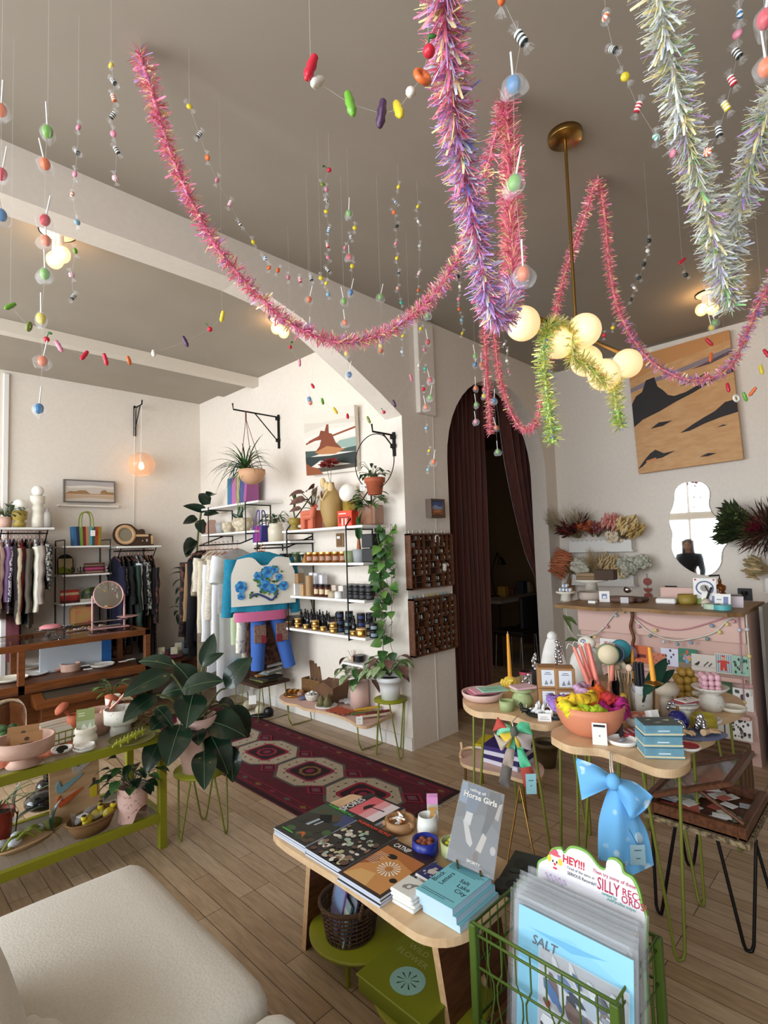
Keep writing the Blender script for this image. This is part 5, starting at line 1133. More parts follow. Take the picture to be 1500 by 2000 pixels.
for k,(x,y,m) in enumerate(((700,1392,'C09040'),(712,1395,'5A6A3A'),(722,1399,'B04A30'),(730,1402,'E0C8B0'),(718,1389,'D8A83A'),(738,1398,'7A2A2A'))): S('napkin',MB().box((0,0,.008+.004*k),(.035,.22,.012),C(m,.9),.004),['gold','moss green','rust','cream','yellow','wine'][k]+' folded napkin at the near end of the bench','napkin',az(x,y,zb),.9+.05*k)
r = E('potted_plant','bronze arrowhead plant in a tall pink cylinder pot on the bench','plant',az(701,1384,zb)+Vector((.03,.02,0))); b = MB(); pot(b,.078,.078,.22,'pink_paint'); b.build('pot',r)
b = MB(); bush(b,(0,0,.22),.2,30,.12,.075,['leaf_bronze','leaf_pale','leaf_bronze','leaf_mid'],droop=.9,up=.35); clip(b,XC-.01-r.location.x); b.build('foliage',r); pricetag(r,(-.3,-.32,.06),.05,.06)
stool('tall green hairpin plant stool at the wall corner',(3.03,2.99,0),.425,.13,ph=2.4)
r = E('potted_plant','variegated arrowhead plant in a white pot on the tall green stool','plant',(3.03,2.99,.426)); b = MB(); pot(b,.07,.095,.17,C('E8E8E8',.35),lip=.035); b.build('pot',r)
b = MB(); bush(b,(0,0,.17),.17,32,.12,.085,['leaf_pale','leaf_lime','leaf_bronze','leaf_pale'],droop=.7,up=.4); clip(b,XC-.01-r.location.x); b.build('foliage',r)
S('candle',MB().cyl((0,0,0),.05,.05,C('1C1C1E',.3),18),'black tin on the small wall ledge above the bench plant','jar',ax(701,1291,XC-.07)); S('ledge',MB().box((0,0,-.01),(.14,.26,.018),'white_shelf'),'small white ledge above the bench plant','shelf',ax(700,1293,XC-.07)); b = MB()
for i in range(6): b.tube([(0,0,0),(rnd(-.03,.03),-.03+.015*i,.09)],.002,C('8A4A34'),4)
b.cyl((0,0,-.0),.022,.04,C('C08A6A'),12); S('reed_diffuser',b,'reed diffuser with thin sticks beside the black tin','diffuser',ax(691,1291,XC-.08))
for k,(y0,lb) in enumerate(((4.62,'dark wooden side table with loop legs by the bench end'),(5.05,'low dark table with loop legs below the hanging jeans'))):
    r = E('side_table',lb,'table',(2.93,y0,0)); MB().box((0,0,.335),(.36,.36,.025),'dark_wood',.004).build('top',r)
    for y in (-.15,.15): MB().tube([(-.14,y,.325),(-.17,y,.006),(.17,y,.006),(.14,y,.325)],.006,'olive_tube',6).build('leg',r)
for k in range(8): S('folded_textile',MB().box((0,0,.012),(.2+rnd(-.02,.02),.24,.02),C(('6A6A3A','2E2A2A','A8783A','8A9AA0','D8D8D4','3A4A5A','C8CCD0','7A8A5A')[k],.9),.006),['olive','black','mustard','grey-blue','cream','navy','pale grey','moss'][k]+' folded scarf in the pile on the dark side table','scarf',(2.92+rnd(-.03,.03),4.62+rnd(-.05,.05),.349+.024*k),rnd(-.3,.3),'folded scarves on the dark side table')
for k,(dy,m,lb) in enumerate(((.08,'7AA890','mint knit hat on the far dark table'),(-.02,'2E6A8A','teal knit hat on the far dark table'),(-.1,'4A4A7A','purple knit hat on the far dark table'))): S('knit_hat',MB().ell((0,0,.07),(.08,.07,.09),C(m,.95)),lb,'hat',(2.9,5.05+dy,.35))
standcard('white price tag hanging off the far dark table edge',Vector((2.77,4.97,.349)),.05,.09)
def shoe(lb,p,rz,m): b = MB(); b.ell((0,0,.02),(.12,.04,.02),m,14,6); b.ell((-.07,0,.05),(.05,.036,.05),m,12,7); S('shoe',b,lb,'shoe',p,rz)
shoe('cream heeled shoe under the dark side tables',(2.86,4.72,0),2.6,C('C8BEA8')); shoe('black shoe under the dark side tables',(2.88,4.6,0),2.4,C('161616',.4)); shoe('second cream shoe under the far dark table',(2.86,4.95,0),2.8,C('C0B498')); standcard('white octagonal tag standing among the shoes',Vector((2.76,4.56,.16)),.07,.08)
# shoes and small things on the crate near the corner
r = E('crate','low dark wooden shelf of shoes in the corner by the rails','crate',(2.62,6.12,0)); MB().box((0,0,.42),(.55,.36,.03),'walnut').build('top',r)
for x in (-.25,.25): MB().box((x,0,.2),(.03,.34,.4),'walnut').build('side_panel',r)
for k,(dx,dy,m,lb) in enumerate(((-.15,-.05,'B8B0A0','cream sneaker at the left of the shoe shelf'),(-.03,.02,'5A78A8','blue sneaker on the shoe shelf'),(.1,-.08,'8A7A5A','tan sneaker at the front of the shoe shelf'),(.15,.06,'3A2A2A','dark shoe at the back of the shoe shelf'),(0,-.12,'7A3A4A','maroon shoe at the front of the shoe shelf'))): shoe(lb,(2.62+dx,6.12+dy,.436),1.9+k,C(m,.8))
for k,(dx,lb) in enumerate(((-.12,'cream tag standing at the left of the shoe shelf'),(.05,'cream tag standing in the middle of the shoe shelf'),(-.02,'cream tag at the front of the shoe shelf'))): standcard(lb,Vector((2.62+dx,6.0-.05*k,.5+.03*(k == 1))),.07,.08,C('CFC8A8'))
S('cap',MB().ell((0,0,0),(.11,.1,.09),C('8EA0B0',.9)),'pale blue cap on the shoe shelf beside the rail','hat',(2.8,6.14,.5))
S('umbrella',MB().tube([(0,0,0),(0,0,.3)],[.035,.03],C('8A7A96',.8),10).tube([(0,0,.3),(0,0,.45)],.012,C('8A7A96'),8),'closed lilac umbrella standing beside the shoe shelf','umbrella',(2.93,5.98,0))
# ================================================================ RUG
def rug():
    q = [az(*p,.008) for p in ((899,1549),(573,1592))]; x0,x1,y0,y1 = 2.03,2.72,2.03,5.1
    far = [az(483,1394,0),az(899,1549,0)]; near = [az(459,1526,0),az(573,1592,0)]
    x1 = (far[0].x+far[1].x)/2; x0 = (near[0].x+near[1].x)/2; y0 = az(899,1549,0).y; y1 = 5.35; W,L = x1-x0,y1-y0
    m1 = mat('rug_red',hx('5E1626'),.95,col2=hx('4A1020'),scale=90,bump=.5).name; mat('rug_dark',hx('2A0E18'),.95); mat('rug_cream',hx('B5A894'),.95,col2=hx('A3957F'),scale=80); mat('rug_pink',hx('7E2440'),.95); mat('rug_grey',hx('55504C'),.95); mat('rug_bright',hx('8A1E34'),.95); mat('rug_ochre',hx('7A5A30'),.95)
    b = MB(); b.box((W/2,L/2,.004),(W,L,.008),'rug_red'); sh = []
    R = lambda a0,c0,a1,c1: [(a0/W,c0/L),(a1/W,c0/L),(a1/W,c1/L),(a0/W,c1/L)]
    sh += [('rug_dark',R(0,0,.03,L)),('rug_dark',R(W-.03,0,W,L)),('rug_dark',R(0,0,W,.03)),('rug_dark',R(0,L-.03,W,L))]
    for x in (.05,.105,W-.112,W-.057): sh.append(('rug_bright',R(x,.05,x+.007,L-.05)))
    n = int((L-.1)/.17)
    for i in range(n):
        for x in (.08,W-.08):
            c = .1+i*.17; sh.append((('rug_ochre','rug_grey','rug_pink')[i % 3],[((x-.018)/W,c/L),(x/W,(c-.035)/L),((x+.018)/W,c/L),(x/W,(c+.035)/L)]))
    D = .56; k = int((L-.2)/D); off = (L-k*D)/2
    def dia(cy,hw,hh,m,st=3):
        pts = []
        for qx,qy in ((1,1),(-1,1),(-1,-1),(1,-1)):
            seq = [(1-i/st,(i+.0)/st) for i in range(st+1)]; st_pts = []
            for i in range(st): a,c_ = seq[i],seq[i+1]; st_pts += [a,(a[0],c_[1])] if 0 else [a]
            if qx*qy < 0: st_pts = [(1-c_[0],1-c_[1]) for c_ in seq[:-1]][::1]; st_pts = [(i/st,1-i/st) for i in range(st)]
            for u,v in st_pts: pts.append(((W/2+qx*hw*u)/W,(cy+qy*hh*v)/L))
        sh.append((m,pts))
    hexa = lambda cy,hw,hh,f,m: sh.append((m,[((W/2-hw)/W,(cy-hh*f)/L),((W/2-hw*f)/W,(cy-hh)/L),((W/2+hw*f)/W,(cy-hh)/L),((W/2+hw)/W,(cy-hh*f)/L),((W/2+hw)/W,(cy+hh*f)/L),((W/2+hw*f)/W,(cy+hh)/L),((W/2-hw*f)/W,(cy+hh)/L),((W/2-hw)/W,(cy+hh*f)/L)]))
    for i in range(k):
        cy = off+D*(i+.5)
        hexa(cy,.235,.285,.42,'rug_grey'); hexa(cy,.215,.262,.42,'rug_cream'); hexa(cy,.125,.155,.8,'rug_pink' if i % 2 else 'rug_bright'); hexa(cy,.105,.13,.8,'rug_dark'); hexa(cy,.075,.085,.4,'rug_ochre' if i % 2 else 'rug_bright'); hexa(cy,.055,.06,.4,'rug_dark'); hexa(cy,.03,.03,.4,'rug_pink')
        for j in range(16):
            a = 2*PI*j/16+.2; x,y = W/2+.172*math.cos(a),cy+.21*math.sin(a); sh.append(('rug_dark',R(x-.009,y-.006,x+.009,y+.006)))
    for i in range(k+1):
        cy = off+D*i
        for s in (-1,1):
            for d,m in ((.10,'rug_bright'),(.075,'rug_dark'),(.05,'rug_pink'),(.028,'rug_grey')): c = W/2+s*.165; sh.append((m,[((c-d*.7)/W,cy/L),(c/W,(cy-d)/L),((c+d*.7)/W,cy/L),(c/W,(cy+d)/L)]))
    b.art(sh,W,L,Matrix.Translation((0,0,.008)),.00008)
    r = E('rug','long dark red kilim runner rug with cream diamonds on the floor','rug',(x0,y0,.001)); b.build('field',r)
    b = MB();
    for i in range(70): x = W*i/70; b.tube([(x,.0,.004),(x+rnd(-.006,.006),-.035,.002)],.0022,'rug_cream',3)
    b.build('fringe',r)
rug()
# ================================================================ ARCHED DOORWAY WALL (plane Y = YB)
mat('velvet',hx('5A2418'),.75,col2=hx('451A12'),scale=6,sheen=.6,stretch=(6,6,.3))
def curtains():
    Y = YB+.32
    def pan(name,lb,L,R_e,amp,nf):
        """L, R_e: functions t(0..1 top to bottom) -> (x, z) of the two edges"""
        def fn(u,v):
            a,c = L(v),R_e(v); x = a[0]+(c[0]-a[0])*u; z = a[1]+(c[1]-a[1])*u
            return (x,Y+amp*math.sin(2*PI*nf*u+.6*math.sin(3*v))+.012*math.sin(5*nf*u+4*v),z)
        b = MB(); b.grid(fn,nf*10,26,'velvet'); S('curtain',b,lb,'curtain')
    x1 = ay(948,1000,Y).x
    pan('l','left red-brown velvet curtain hanging straight in the arched doorway',lambda t: (3.80,3.32-3.29*t),lambda t: (x1-.03*t,3.32-3.29*t),.045,11)
    e = smoothpath([ay(*q,Y) for q in ((958,700),(975,800),(990,900),(1010,1000),(1030,1080),(1048,1130),(1056,1200))],6); f = smoothpath([ay(*q,Y) for q in ((1090,700),(1085,800),(1080,900),(1075,1000),(1070,1080),(1064,1130),(1068,1200))],6)
    g = lambda P: (lambda t: (lambda k: (P[k].x,P[k].z))(min(len(P)-1,int(t*(len(P)-1)+.5))))
    pan('r','right red-brown velvet curtain swept aside in the arched doorway',g(e),g(f),.04,8)
    S('curtain_rod',MB().tube([(3.75,Y,3.33),(5.7,Y,3.33)],.015,'black_metal',8),'curtain rod above the arched doorway','rod')
curtains()
def workroom():
    r = E('work_desk','cluttered work desk in the dark room behind the curtain','desk',(6.9,4.25,0)); MB().box((0,0,.83),(1.7,.7,.04),C('8A8078')).build('top',r)
    for x in (-.8,.8): MB().box((x,0,.405),(.05,.6,.81),C('3A2A20')).build('leg',r)
    for k,(dx,m,s) in enumerate(((-.3,'A07828',.07),(-.1,'5A2A20',.05),(.2,'2A2A30',.09),(.45,'7A5A20',.06),(.3,'B0A090',.08))): S('desk_box',MB().box((0,0,s),(s*1.6,.12,s*2),C(m),.01),['ochre','red-brown','black','mustard','pale'][k]+' box on the dark work desk','box',(6.9+dx,4.2,.851))
    S('desk_lamp',MB().cyl((0,0,0),.08,.02,'black_metal').tube([(0,0,.02),(-.08,0,.35),(.1,0,.62),(.18,0,.52)],.01,'black_metal',6).lathe([(.02,.05),(.07,-.06)],'black_metal',14,(.2,0,.5)),'angled black lamp on the dark work desk','lamp',(6.55,4.3,.851))
    point('workroom_fill',(5.2,5.4,3.0),7,(1,.72,.4),.1)  # added warm fill that lifts the dark room; no ceiling fixture there
    for k,(x,lb) in enumerate(((6.15,'dark office chair in front of the work desk, left'),(6.75,'dark office chair in front of the work desk, right'))):
        r = E('office_chair',lb,'chair',(x,3.75,0)); MB().box((0,0,.46),(.44,.44,.06),C('14100E'),.02).build('seat',r); MB().box((0,-.2,.72),(.42,.05,.4),C('14100E'),.02).build('backrest',r)
        for a in (-.18,.18):
            for c_ in (-.18,.18): MB().tube([(a,c_,.43),(a*1.1,c_*1.1,0)],.01,'silver',6).build('leg',r)
workroom()
p = [ay(*q,YB-.06) for q in ((831,975),(859,974),(860,1011),(832,1012))]
def smallpic():
    P = p; picture('framed_picture','tiny desert landscape in a deep grey wood frame above the type trays',P,.06,[(C('4A5A8A'),('r',0,0,1,1)),(C('8A9AB8'),[(0,.55),(.4,.75),(.8,.6),(1,.7),(1,.45),(0,.45)]),(C('A0603A'),('r',0,0,1,.45)),(C('7A4226'),[(0,0),(.5,.2),(1,.05),(1,0)]),(C('C08050'),[(.1,.3),(.6,.42),(1,.35),(.5,.25)])],C('5A4A40',.7),None,.016)
P0 = p; smallpic()
def minis():
    protos = []; w = C('E0DCD2',.5)
    b = MB(); b.ell((0,0,.009),(.006,.006,.009),w,8,6).ell((0,0,.021),(.0045,.0045,.005),w,8,5); protos.append(b)
    b = MB(); b.ell((0,0,.008),(.011,.007,.008),C('C8B8A4'),8,6).ell((.01,0,.014),(.005,.004,.005),C('C8B8A4'),7,5); protos.append(b)
    b = MB(); b.lathe([(0,0),(.007,0),(.006,.02),(.003,.03),(.0001,.032)],C('D8D4C8'),8); protos.append(b)
    b = MB(); b.box((0,0,.016),(.028,.006,.032),C('8A8884',.3),.001); protos.append(b)
    b = MB(); b.ell((0,0,.012),(.010,.010,.012),C('9C5A38'),8,6); protos.append(b)
    b = MB(); b.ell((0,0,.012),(.012,.010,.012),C('7E9A9A'),8,6); protos.append(b)
    b = MB(); b.ell((0,0,.010),(.007,.007,.010),C('B8A23C'),8,5).ell((.004,0,.022),(.005,.004,.005),C('B8A23C'),7,5); protos.append(b)
    return protos
MP = minis(); MK = {}
MN = ['white figurine','beige animal figurine','white peg figurine','grey card charm','terracotta bead','teal pebble','yellow bird figurine']
def mini(k,loc,where):
    key = (k,where)
    if key not in MK: MK[key] = S('miniature',MP[k],'tiny %s %s' % (MN[k],where),'miniature',loc,0,'%ss %s' % (MN[k],where))
    else: dup(MK[key],loc,rnd(-1,1))
def tray(label,P,cols,rows,key,top):
    tl,tr,br,bl = P; w_,h = (tr.x+br.x)/2-(tl.x+bl.x)/2,(tl.z+tr.z)/2-(bl.z+br.z)/2; x0,z0 = (tl.x+bl.x)/2,(bl.z+br.z)/2; D = .06
    r = E('printer_tray',label,'tray',(x0,YB-.002,z0)); b = MB(); m = 'walnut'; t = .012
    for c_,d in (((t/2,-D/2,h/2),(t,D,h)),((w_-t/2,-D/2,h/2),(t,D,h)),((w_/2,-D/2,t/2),(w_,D,t)),((w_/2,-D/2,h-t/2),(w_,D,t))): b.box(c_,d,m)
    b.build('frame',r); b = MB(); b.box((w_/2,-.004,h/2),(w_-.02,.006,h-.02),C('3A241A',.8)); b.build('back_panel',r)
    b = MB(); rs = random.Random(key); cw,ch = w_/cols,h/rows
    for j in range(1,rows): b.box((w_/2,-D*.45,h*j/rows),(w_-.02,D*.85,.005),m)
    cells = []
    for j in range(rows):
        i = 0
        while i < cols:
            n = 2 if rs.random() < .3 and i < cols-1 else 1
            if i: b.box((i*cw,-D*.45,(j+.5)*ch),(.005,D*.85,ch),m)
            cells.append((i,j,n)); i += n
    b.build('dividers',r); where = 'in the %s type tray' % key
    for i,j,n in cells:
        if rs.random() < .82:
            k = rs.choice([0,0,1,2,2,3,3] if key == 'upper' else [0,1,2,3,4,5,5]); mini(k,(x0+(i+.5*n)*cw,YB-.035,z0+j*ch+.006),where)
            if n == 2: mini(3,(x0+(i+.5)*cw,YB-.03,z0+j*ch+.006),where)
    for i in range(12): k = top[i % len(top)]; mini(k,(x0+.02+(w_-.04)*i/11,YB-.03,z0+h),'along the top of the %s type tray' % key)
    return r
tray('upper wooden type tray of tiny figurines beside the curtain',[ay(*q,YB-.06) for q in ((799,1044),(881,1040),(890,1143),(806,1153))],9,8,'upper',[0,2,1,2,0,1])
tray('lower wooden type tray of tiny figurines beside the curtain',[ay(*q,YB-.06) for q in ((806,1171),(887,1160),(898,1265),(812,1283))],9,8,'lower',[5,5,1,0,6,6,6,6])
q = ay(858,1052,YB-.07); b = MB(); b.tube(smoothpath([(-.022,0,0),(-.022,0,.04),(0,0,.062),(.022,0,.04),(.022,0,0)],5),.008,'paper',7); S('arch_ornament',b,'white arch ornament near the top of the upper type tray','ornament',(q.x,YB-.045,1.66-.03))
b = MB(); b.lathe([(0,0),(.018,0),(.018,.06),(.0001,.06)],'speckle',14); b.tube(smoothpath([(.016,0,.05),(.05,0,.055),(.05,0,.04),(.018,0,.035)],4),.004,'paper',6); S('mini_mug',b,'miniature mug with a white handle in the upper type tray','mug',(3.60,YB-.05,1.385))
b = MB(); b.tube([ay(840,620,YB-.008),ay(845,800,YB-.008),ay(849,972,YB-.008)],.003,'wall_paint',4).tube([ay(851,1012,YB-.008),ay(853,1041,YB-.008)],.003,'wall_paint',4); S('cable',b,'thin white cable running down the wall behind the tiny desert picture','cable')

# ================================================================ RIGHT WALL (plane X = XA)
P = [ax(1229,703,XA-.04),ax(1428,647,XA-.04),ax(1454,897,XA-.04),ax(1250,926,XA-.04)]
mat('tan_paint',hx('CFA06C'),.55,col2=hx('C4925E'),scale=9,bump=.1,stretch=(1,3,1)); mat('mesa',hx('241C1C'),.6)
def bigpic():
    d = 'mesa'; pts = lambda L: [((x-690)/(1345-690),1-(y-(395-(x-690)*.415*.0))/600) for x,y in L]
    r = picture('canvas_painting','large tan desert canvas with black mesas on the right wall',P,.04,[
        (C('C48A52',.6),[(0,.80),(.3,.86),(1,.92),(1,1),(0,1)]),(C('8A7A80',.6),[(0,.735),(.18,.77),(.5,.80),(1,.865),(1,.83),(.6,.775),(.3,.745),(.1,.715),(0,.70)]),
        (C('5A4650',.6),[(.62,.77),(1,.84),(1,.815),(.8,.775)]),
        (d,[(0,.60),(.05,.66),(.12,.685),(.17,.775),(.26,.785),(.285,.70),(.34,.655),(.38,.61),(.44,.59),(.55,.60),(.7,.64),(.86,.70),(1,.74),(1,.67),(.9,.66),(.75,.62),(.62,.58),(.45,.54),(.28,.49),(.1,.45),(0,.40)]),
        (C('CFA06C',.55),[(.72,.665),(.95,.705),(.9,.675),(.78,.66)]),(d,[(.5,.655),(.66,.67),(.8,.725),(.7,.70)]),
        (d,[(.17,.36),(.26,.40),(.4,.395),(.3,.365)]),(d,[(.46,.28),(.6,.335),(.7,.37),(.8,.40),(.9,.455),(1,.46),(1,.36),(.85,.345),(.7,.32),(.56,.285)]),
        (d,[(.0,.04),(.08,.11),(.14,.155),(.2,.18),(.28,.14),(.4,.145),(.26,.105),(.12,.10),(.05,.055)]),(C('D08850',.6),[(.09,.10),(.2,.115),(.19,.095),(.1,.085)]),(d,[(.62,.065),(.7,.085),(.78,.075),(.7,.06)]),(d,[(.8,.27),(.86,.285),(.9,.275)])],'tan_paint',None,0)
bigpic()
def wallmirror():
    pts = [(620,180),(760,190),(870,260),(915,370),(905,480),(900,570),(930,660),(985,740),(1060,790),(1180,860),(1260,960),(1275,1080),(1240,1190),(1160,1290),(1120,1400),(1110,1540),(1060,1650),(960,1740),(840,1765),(700,1740),(560,1670),(430,1570),(340,1450),(290,1320),(290,1180),(300,1050),(270,960),(245,850),(250,740),(300,620),(330,480),(340,340),(400,250),(500,200)]
    c = ax(1355,1030,XA-.03); Q = [ax(1280+x/8.694,920+y/8.694,XA-.03)-c for x,y in pts]; o2 = smooth2([(-q.y,q.z) for q in Q],3)
    r = E('mirror','cloud-shaped frameless mirror on the right wall','mirror',c); r.matrix_world = Matrix.Translation(c) @ Matrix.Rotation(R_(2.35),4,'Z') @ Matrix.Rotation(R_(.6),4,'Y') @ Matrix(((0,0,-1,0),(-1,0,0,0),(0,1,0,0),(0,0,0,1)))
    b = MB(); b.prism(o2,-.012,-.001,C('B8B0A4',.4)); b.build('backing',r); b = MB(); b.poly([(x,y,.001) for x,y in (o2 if sum(o2[i][0]*o2[(i+1) % len(o2)][1]-o2[(i+1) % len(o2)][0]*o2[i][1] for i in range(len(o2))) > 0 else o2[::-1])],'mirror_glass'); b.build('mirror_face',r)
wallmirror()
def planterbox(label,y0,y1,z0,z1):
    r = E('flower_planter',label,'planter',(XA-.06,(y0+y1)/2,z0)); w_,h = y1-y0,z1-z0; n = 13; b = MB()
    top = []
    for i in range(n):
        for k in range(5): a = PI*k/4; top.append((-w_/2+w_*(i+.5)/n-w_/n/2*math.cos(a),h-.012+.014*math.sin(a)))
    b.M = Matrix(((0,0,-1,-.06),(1,0,0,0),(0,1,0,0),(0,0,0,1))); b.prism([(-w_/2,0),(w_/2,0)]+top[::-1],-.006,.006,'white_trim'); b.build('front_panel',r)
    b = MB(); b.box((0,0,.006),(.13,w_+.02,.012),'white_trim'); b.box((0,-w_/2+.006,h*.45),(.12,.012,h*.9),'white_trim'); b.box((0,w_/2-.006,h*.45),(.12,.012,h*.9),'white_trim'); b.build('box',r); return r
planterbox('upper left white scalloped wall planter of dried flowers',2.065,2.735,1.475,1.60)
planterbox('lower left white scalloped wall planter of pale dried flowers',2.065,2.735,1.115,1.235)
planterbox('upper right white scalloped wall planter cut by the photo edge',.45,.98,1.46,1.6)
planterbox('lower right white scalloped wall planter cut by the photo edge',.45,.96,1.09,1.22)
def bunch(label,base,tip,R0,n,kind,ms,stem='stem',seed=1,cat='dried flowers',hang=None,lw=.016,ll=.07):
    """a bunch of dried stems fanning from base towards tip"""
    n = int(n*1.4); rs = random.Random(seed); base,tip = Vector(base),Vector(tip); ax_ = tip-base; L = ax_.length; d = ax_/L; s1 = d.cross(Vector((0,0,1)));
    if s1.length < .1: s1 = Vector((1,0,0))
    s1.normalize(); s2 = s1.cross(d); r = E('dried_flower_bunch',label,cat,base); st,fl = MB(),MB()
    for i in range(n):
        a,q = rs.uniform(0,2*PI),math.sqrt(rs.random())*R0; t = rs.uniform(.72,1.05); off = s1*q*math.cos(a)+s2*q*math.sin(a)
        e = ax_*t+off; dd = (e+off*.6).normalized(); st.tube([off*.12,e*.55+off*.1,e],.0016,stem,3)
        m = rs.choice(ms); nn = (s1*rs.uniform(-1,1)+s2*rs.uniform(-1,1)).normalized()
        if kind == 'blade':
            for k in range(3): lf(fl,e-dd*ll*.3*k,e-dd*ll*.3*k+(dd+s1*rs.uniform(-.5,.5)+s2*rs.uniform(-.5,.5)).normalized()*ll,lw,m,nn,.08,.1,4)
        elif kind == 'ball': fl.ell(e,rs.uniform(.8,1.2)*lw,m,7,5)
        elif kind == 'plume':
            for k in range(9): p_ = e-dd*ll*.14*k; v = (dd+s1*rs.uniform(-.9,.9)+s2*rs.uniform(-.9,.9)).normalized(); fl.tube([p_,p_+v*ll*.55],[.002,.0007],m,3)
        elif kind == 'tail': fl.ell(e,(lw*.45,lw*.45,ll*.5),m,6,6,(d.to_track_quat('Z','Y') @ Euler((rs.uniform(-.4,.4),rs.uniform(-.4,.4),0)).to_quaternion()).to_euler())
        elif kind == 'disc':
            for k in range(9): v = (s1*math.cos(k*.7)+s2*math.sin(k*.7)+dd*.4).normalized(); lf(fl,e,e+v*ll,lw,m,dd,.1,.1,4)
            fl.ell(e,ll*.3,C('8A5A2A'),7,5)
    [clip(q,XA-.005-base.x) for q in (st,fl)]; [clip(q,YB-.005-base.y,1) for q in (st,fl)]; st.build('stems',r); fl.build('flower_heads',r); return r
A_ = lambda px,py,dx=.12: ax(px,py,XA-dx)
BN = [('feathery beige pampas plumes at the left end of the upper planter',(1112,1048),(1068,1012),.11,26,'plume',['D0BFA2','C4B294'],.02,.2),('wispy pale grass rising behind the red bunch in the upper planter',(1125,1045),(1125,1003),.14,24,'plume',['D4C8B0','C0B090'],.02,.2),
      ('spiky dark red bunch in the upper planter',(1132,1050),(1118,1028),.13,40,'blade',['6E1414','4A1414','3A1416','7E2418'],.02,.11),('orange fan-petalled flower in the upper planter',(1145,1048),(1141,1026),.06,9,'disc',['D07A48','C86A3A'],.035,.045),
      ('rusty orange leaf bunch in the upper planter',(1158,1048),(1157,1030),.07,16,'blade',['B05A38','9A4A30'],.02,.07),('dusty plum berry sprays in the upper planter',(1168,1048),(1168,1026),.08,30,'ball',['7A4048','8E5A62'],.012,.05),
      ('salmon pink feathery bunch in the upper planter',(1190,1048),(1197,1016),.11,60,'tail',['D08A80','C87A70','DDA094'],.022,.07),('cream paper daisies drooping over the upper planter',(1195,1046),(1197,1048),.07,5,'disc',['E0CFB4','D8C4A6'],.022,.04),
      ('golden bunny-tail grasses at the right end of the upper planter',(1212,1050),(1232,1024),.13,70,'tail',['D0B27C','C0A060','DCC494'],.026,.08),
      ('apricot orange brush bunch at the left end of the lower planter',(1125,1112),(1090,1098),.15,90,'tail',['C47A54','B86A48'],.016,.16),('white-grey hydrangea head in the lower planter',(1135,1115),(1133,1105),.10,60,'ball',['CFCCBC','BDBCAC'],.02,.05),
      ('wheat-coloured plume grasses in the lower planter',(1158,1120),(1165,1090),.14,34,'plume',['D4B98E','C8A878'],.02,.15),('straw-yellow grass heads in the lower planter',(1185,1120),(1193,1098),.12,60,'tail',['D6BE94','C8AE80'],.018,.09),
      ('cream fluffy flower drooping over the lower planter',(1205,1118),(1212,1114),.07,60,'ball',['DCCDA6','CFBE92'],.014,.05),('silver-green dried hydrangea head in the lower planter',(1220,1118),(1229,1103),.10,70,'ball',['B8B6A4','A4A696','C4C2B4'],.019,.05),
      ('pale grey-green dried cluster pointing right from the lower planter',(1235,1110),(1258,1096),.07,70,'ball',['BEBCAA','A8AA98'],.017,.05)]
for k,(lb,b0,t0,R0,n,kind,cs,lw,ll) in enumerate(BN): bunch(lb,A_(*b0),A_(*t0,.2),R0,n,kind,[C(c,.9) for c in cs],C('8A7650',.9),k,lw=lw*1.2,ll=ll*1.15)
bunch('brown raffia stems hanging below the lower planter',A_(1118,1110),A_(1110,1160,.1),.05,40,'tail',[C('A8805C',.9),C('8A6446',.9)],C('94704C',.9),77,lw=.01,ll=.1)
bunch('dark green eucalyptus bunch with buds reaching over the mirror',A_(1495,1040),A_(1418,1022,.22),.16,120,'blade',[C('2E3A1A'),C('3A4620'),C('222C14')],'stem',31,lw=.03,ll=.1)
bunch('eucalyptus seed buds at the end of the dark green bunch',A_(1480,1035),A_(1425,1008,.22),.12,70,'ball',[C('34401E'),C('4A5428')],'stem',32,lw=.013)
bunch('dark red protea head in the right upper planter',A_(1480,1045),A_(1470,1027,.24),.06,30,'blade',[C('7A1428'),C('5E1020')],'stem',33,lw=.02,ll=.06)
bunch('dark brown feathery grasses at the right photo edge',A_(1505,1040),A_(1492,1032,.24),.16,90,'blade',[C('3A241A'),C('4E3020')],'stem',34,lw=.012,ll=.16)
bunch('bundle of tan dried pods and sticks in the lower right planter',A_(1510,1115),A_(1463,1106,.2),.09,50,'tail',[C('C4A880',.9),C('A08860',.9),C('8A8058',.9)],C('B09A74',.9),35,lw=.026,ll=.09)
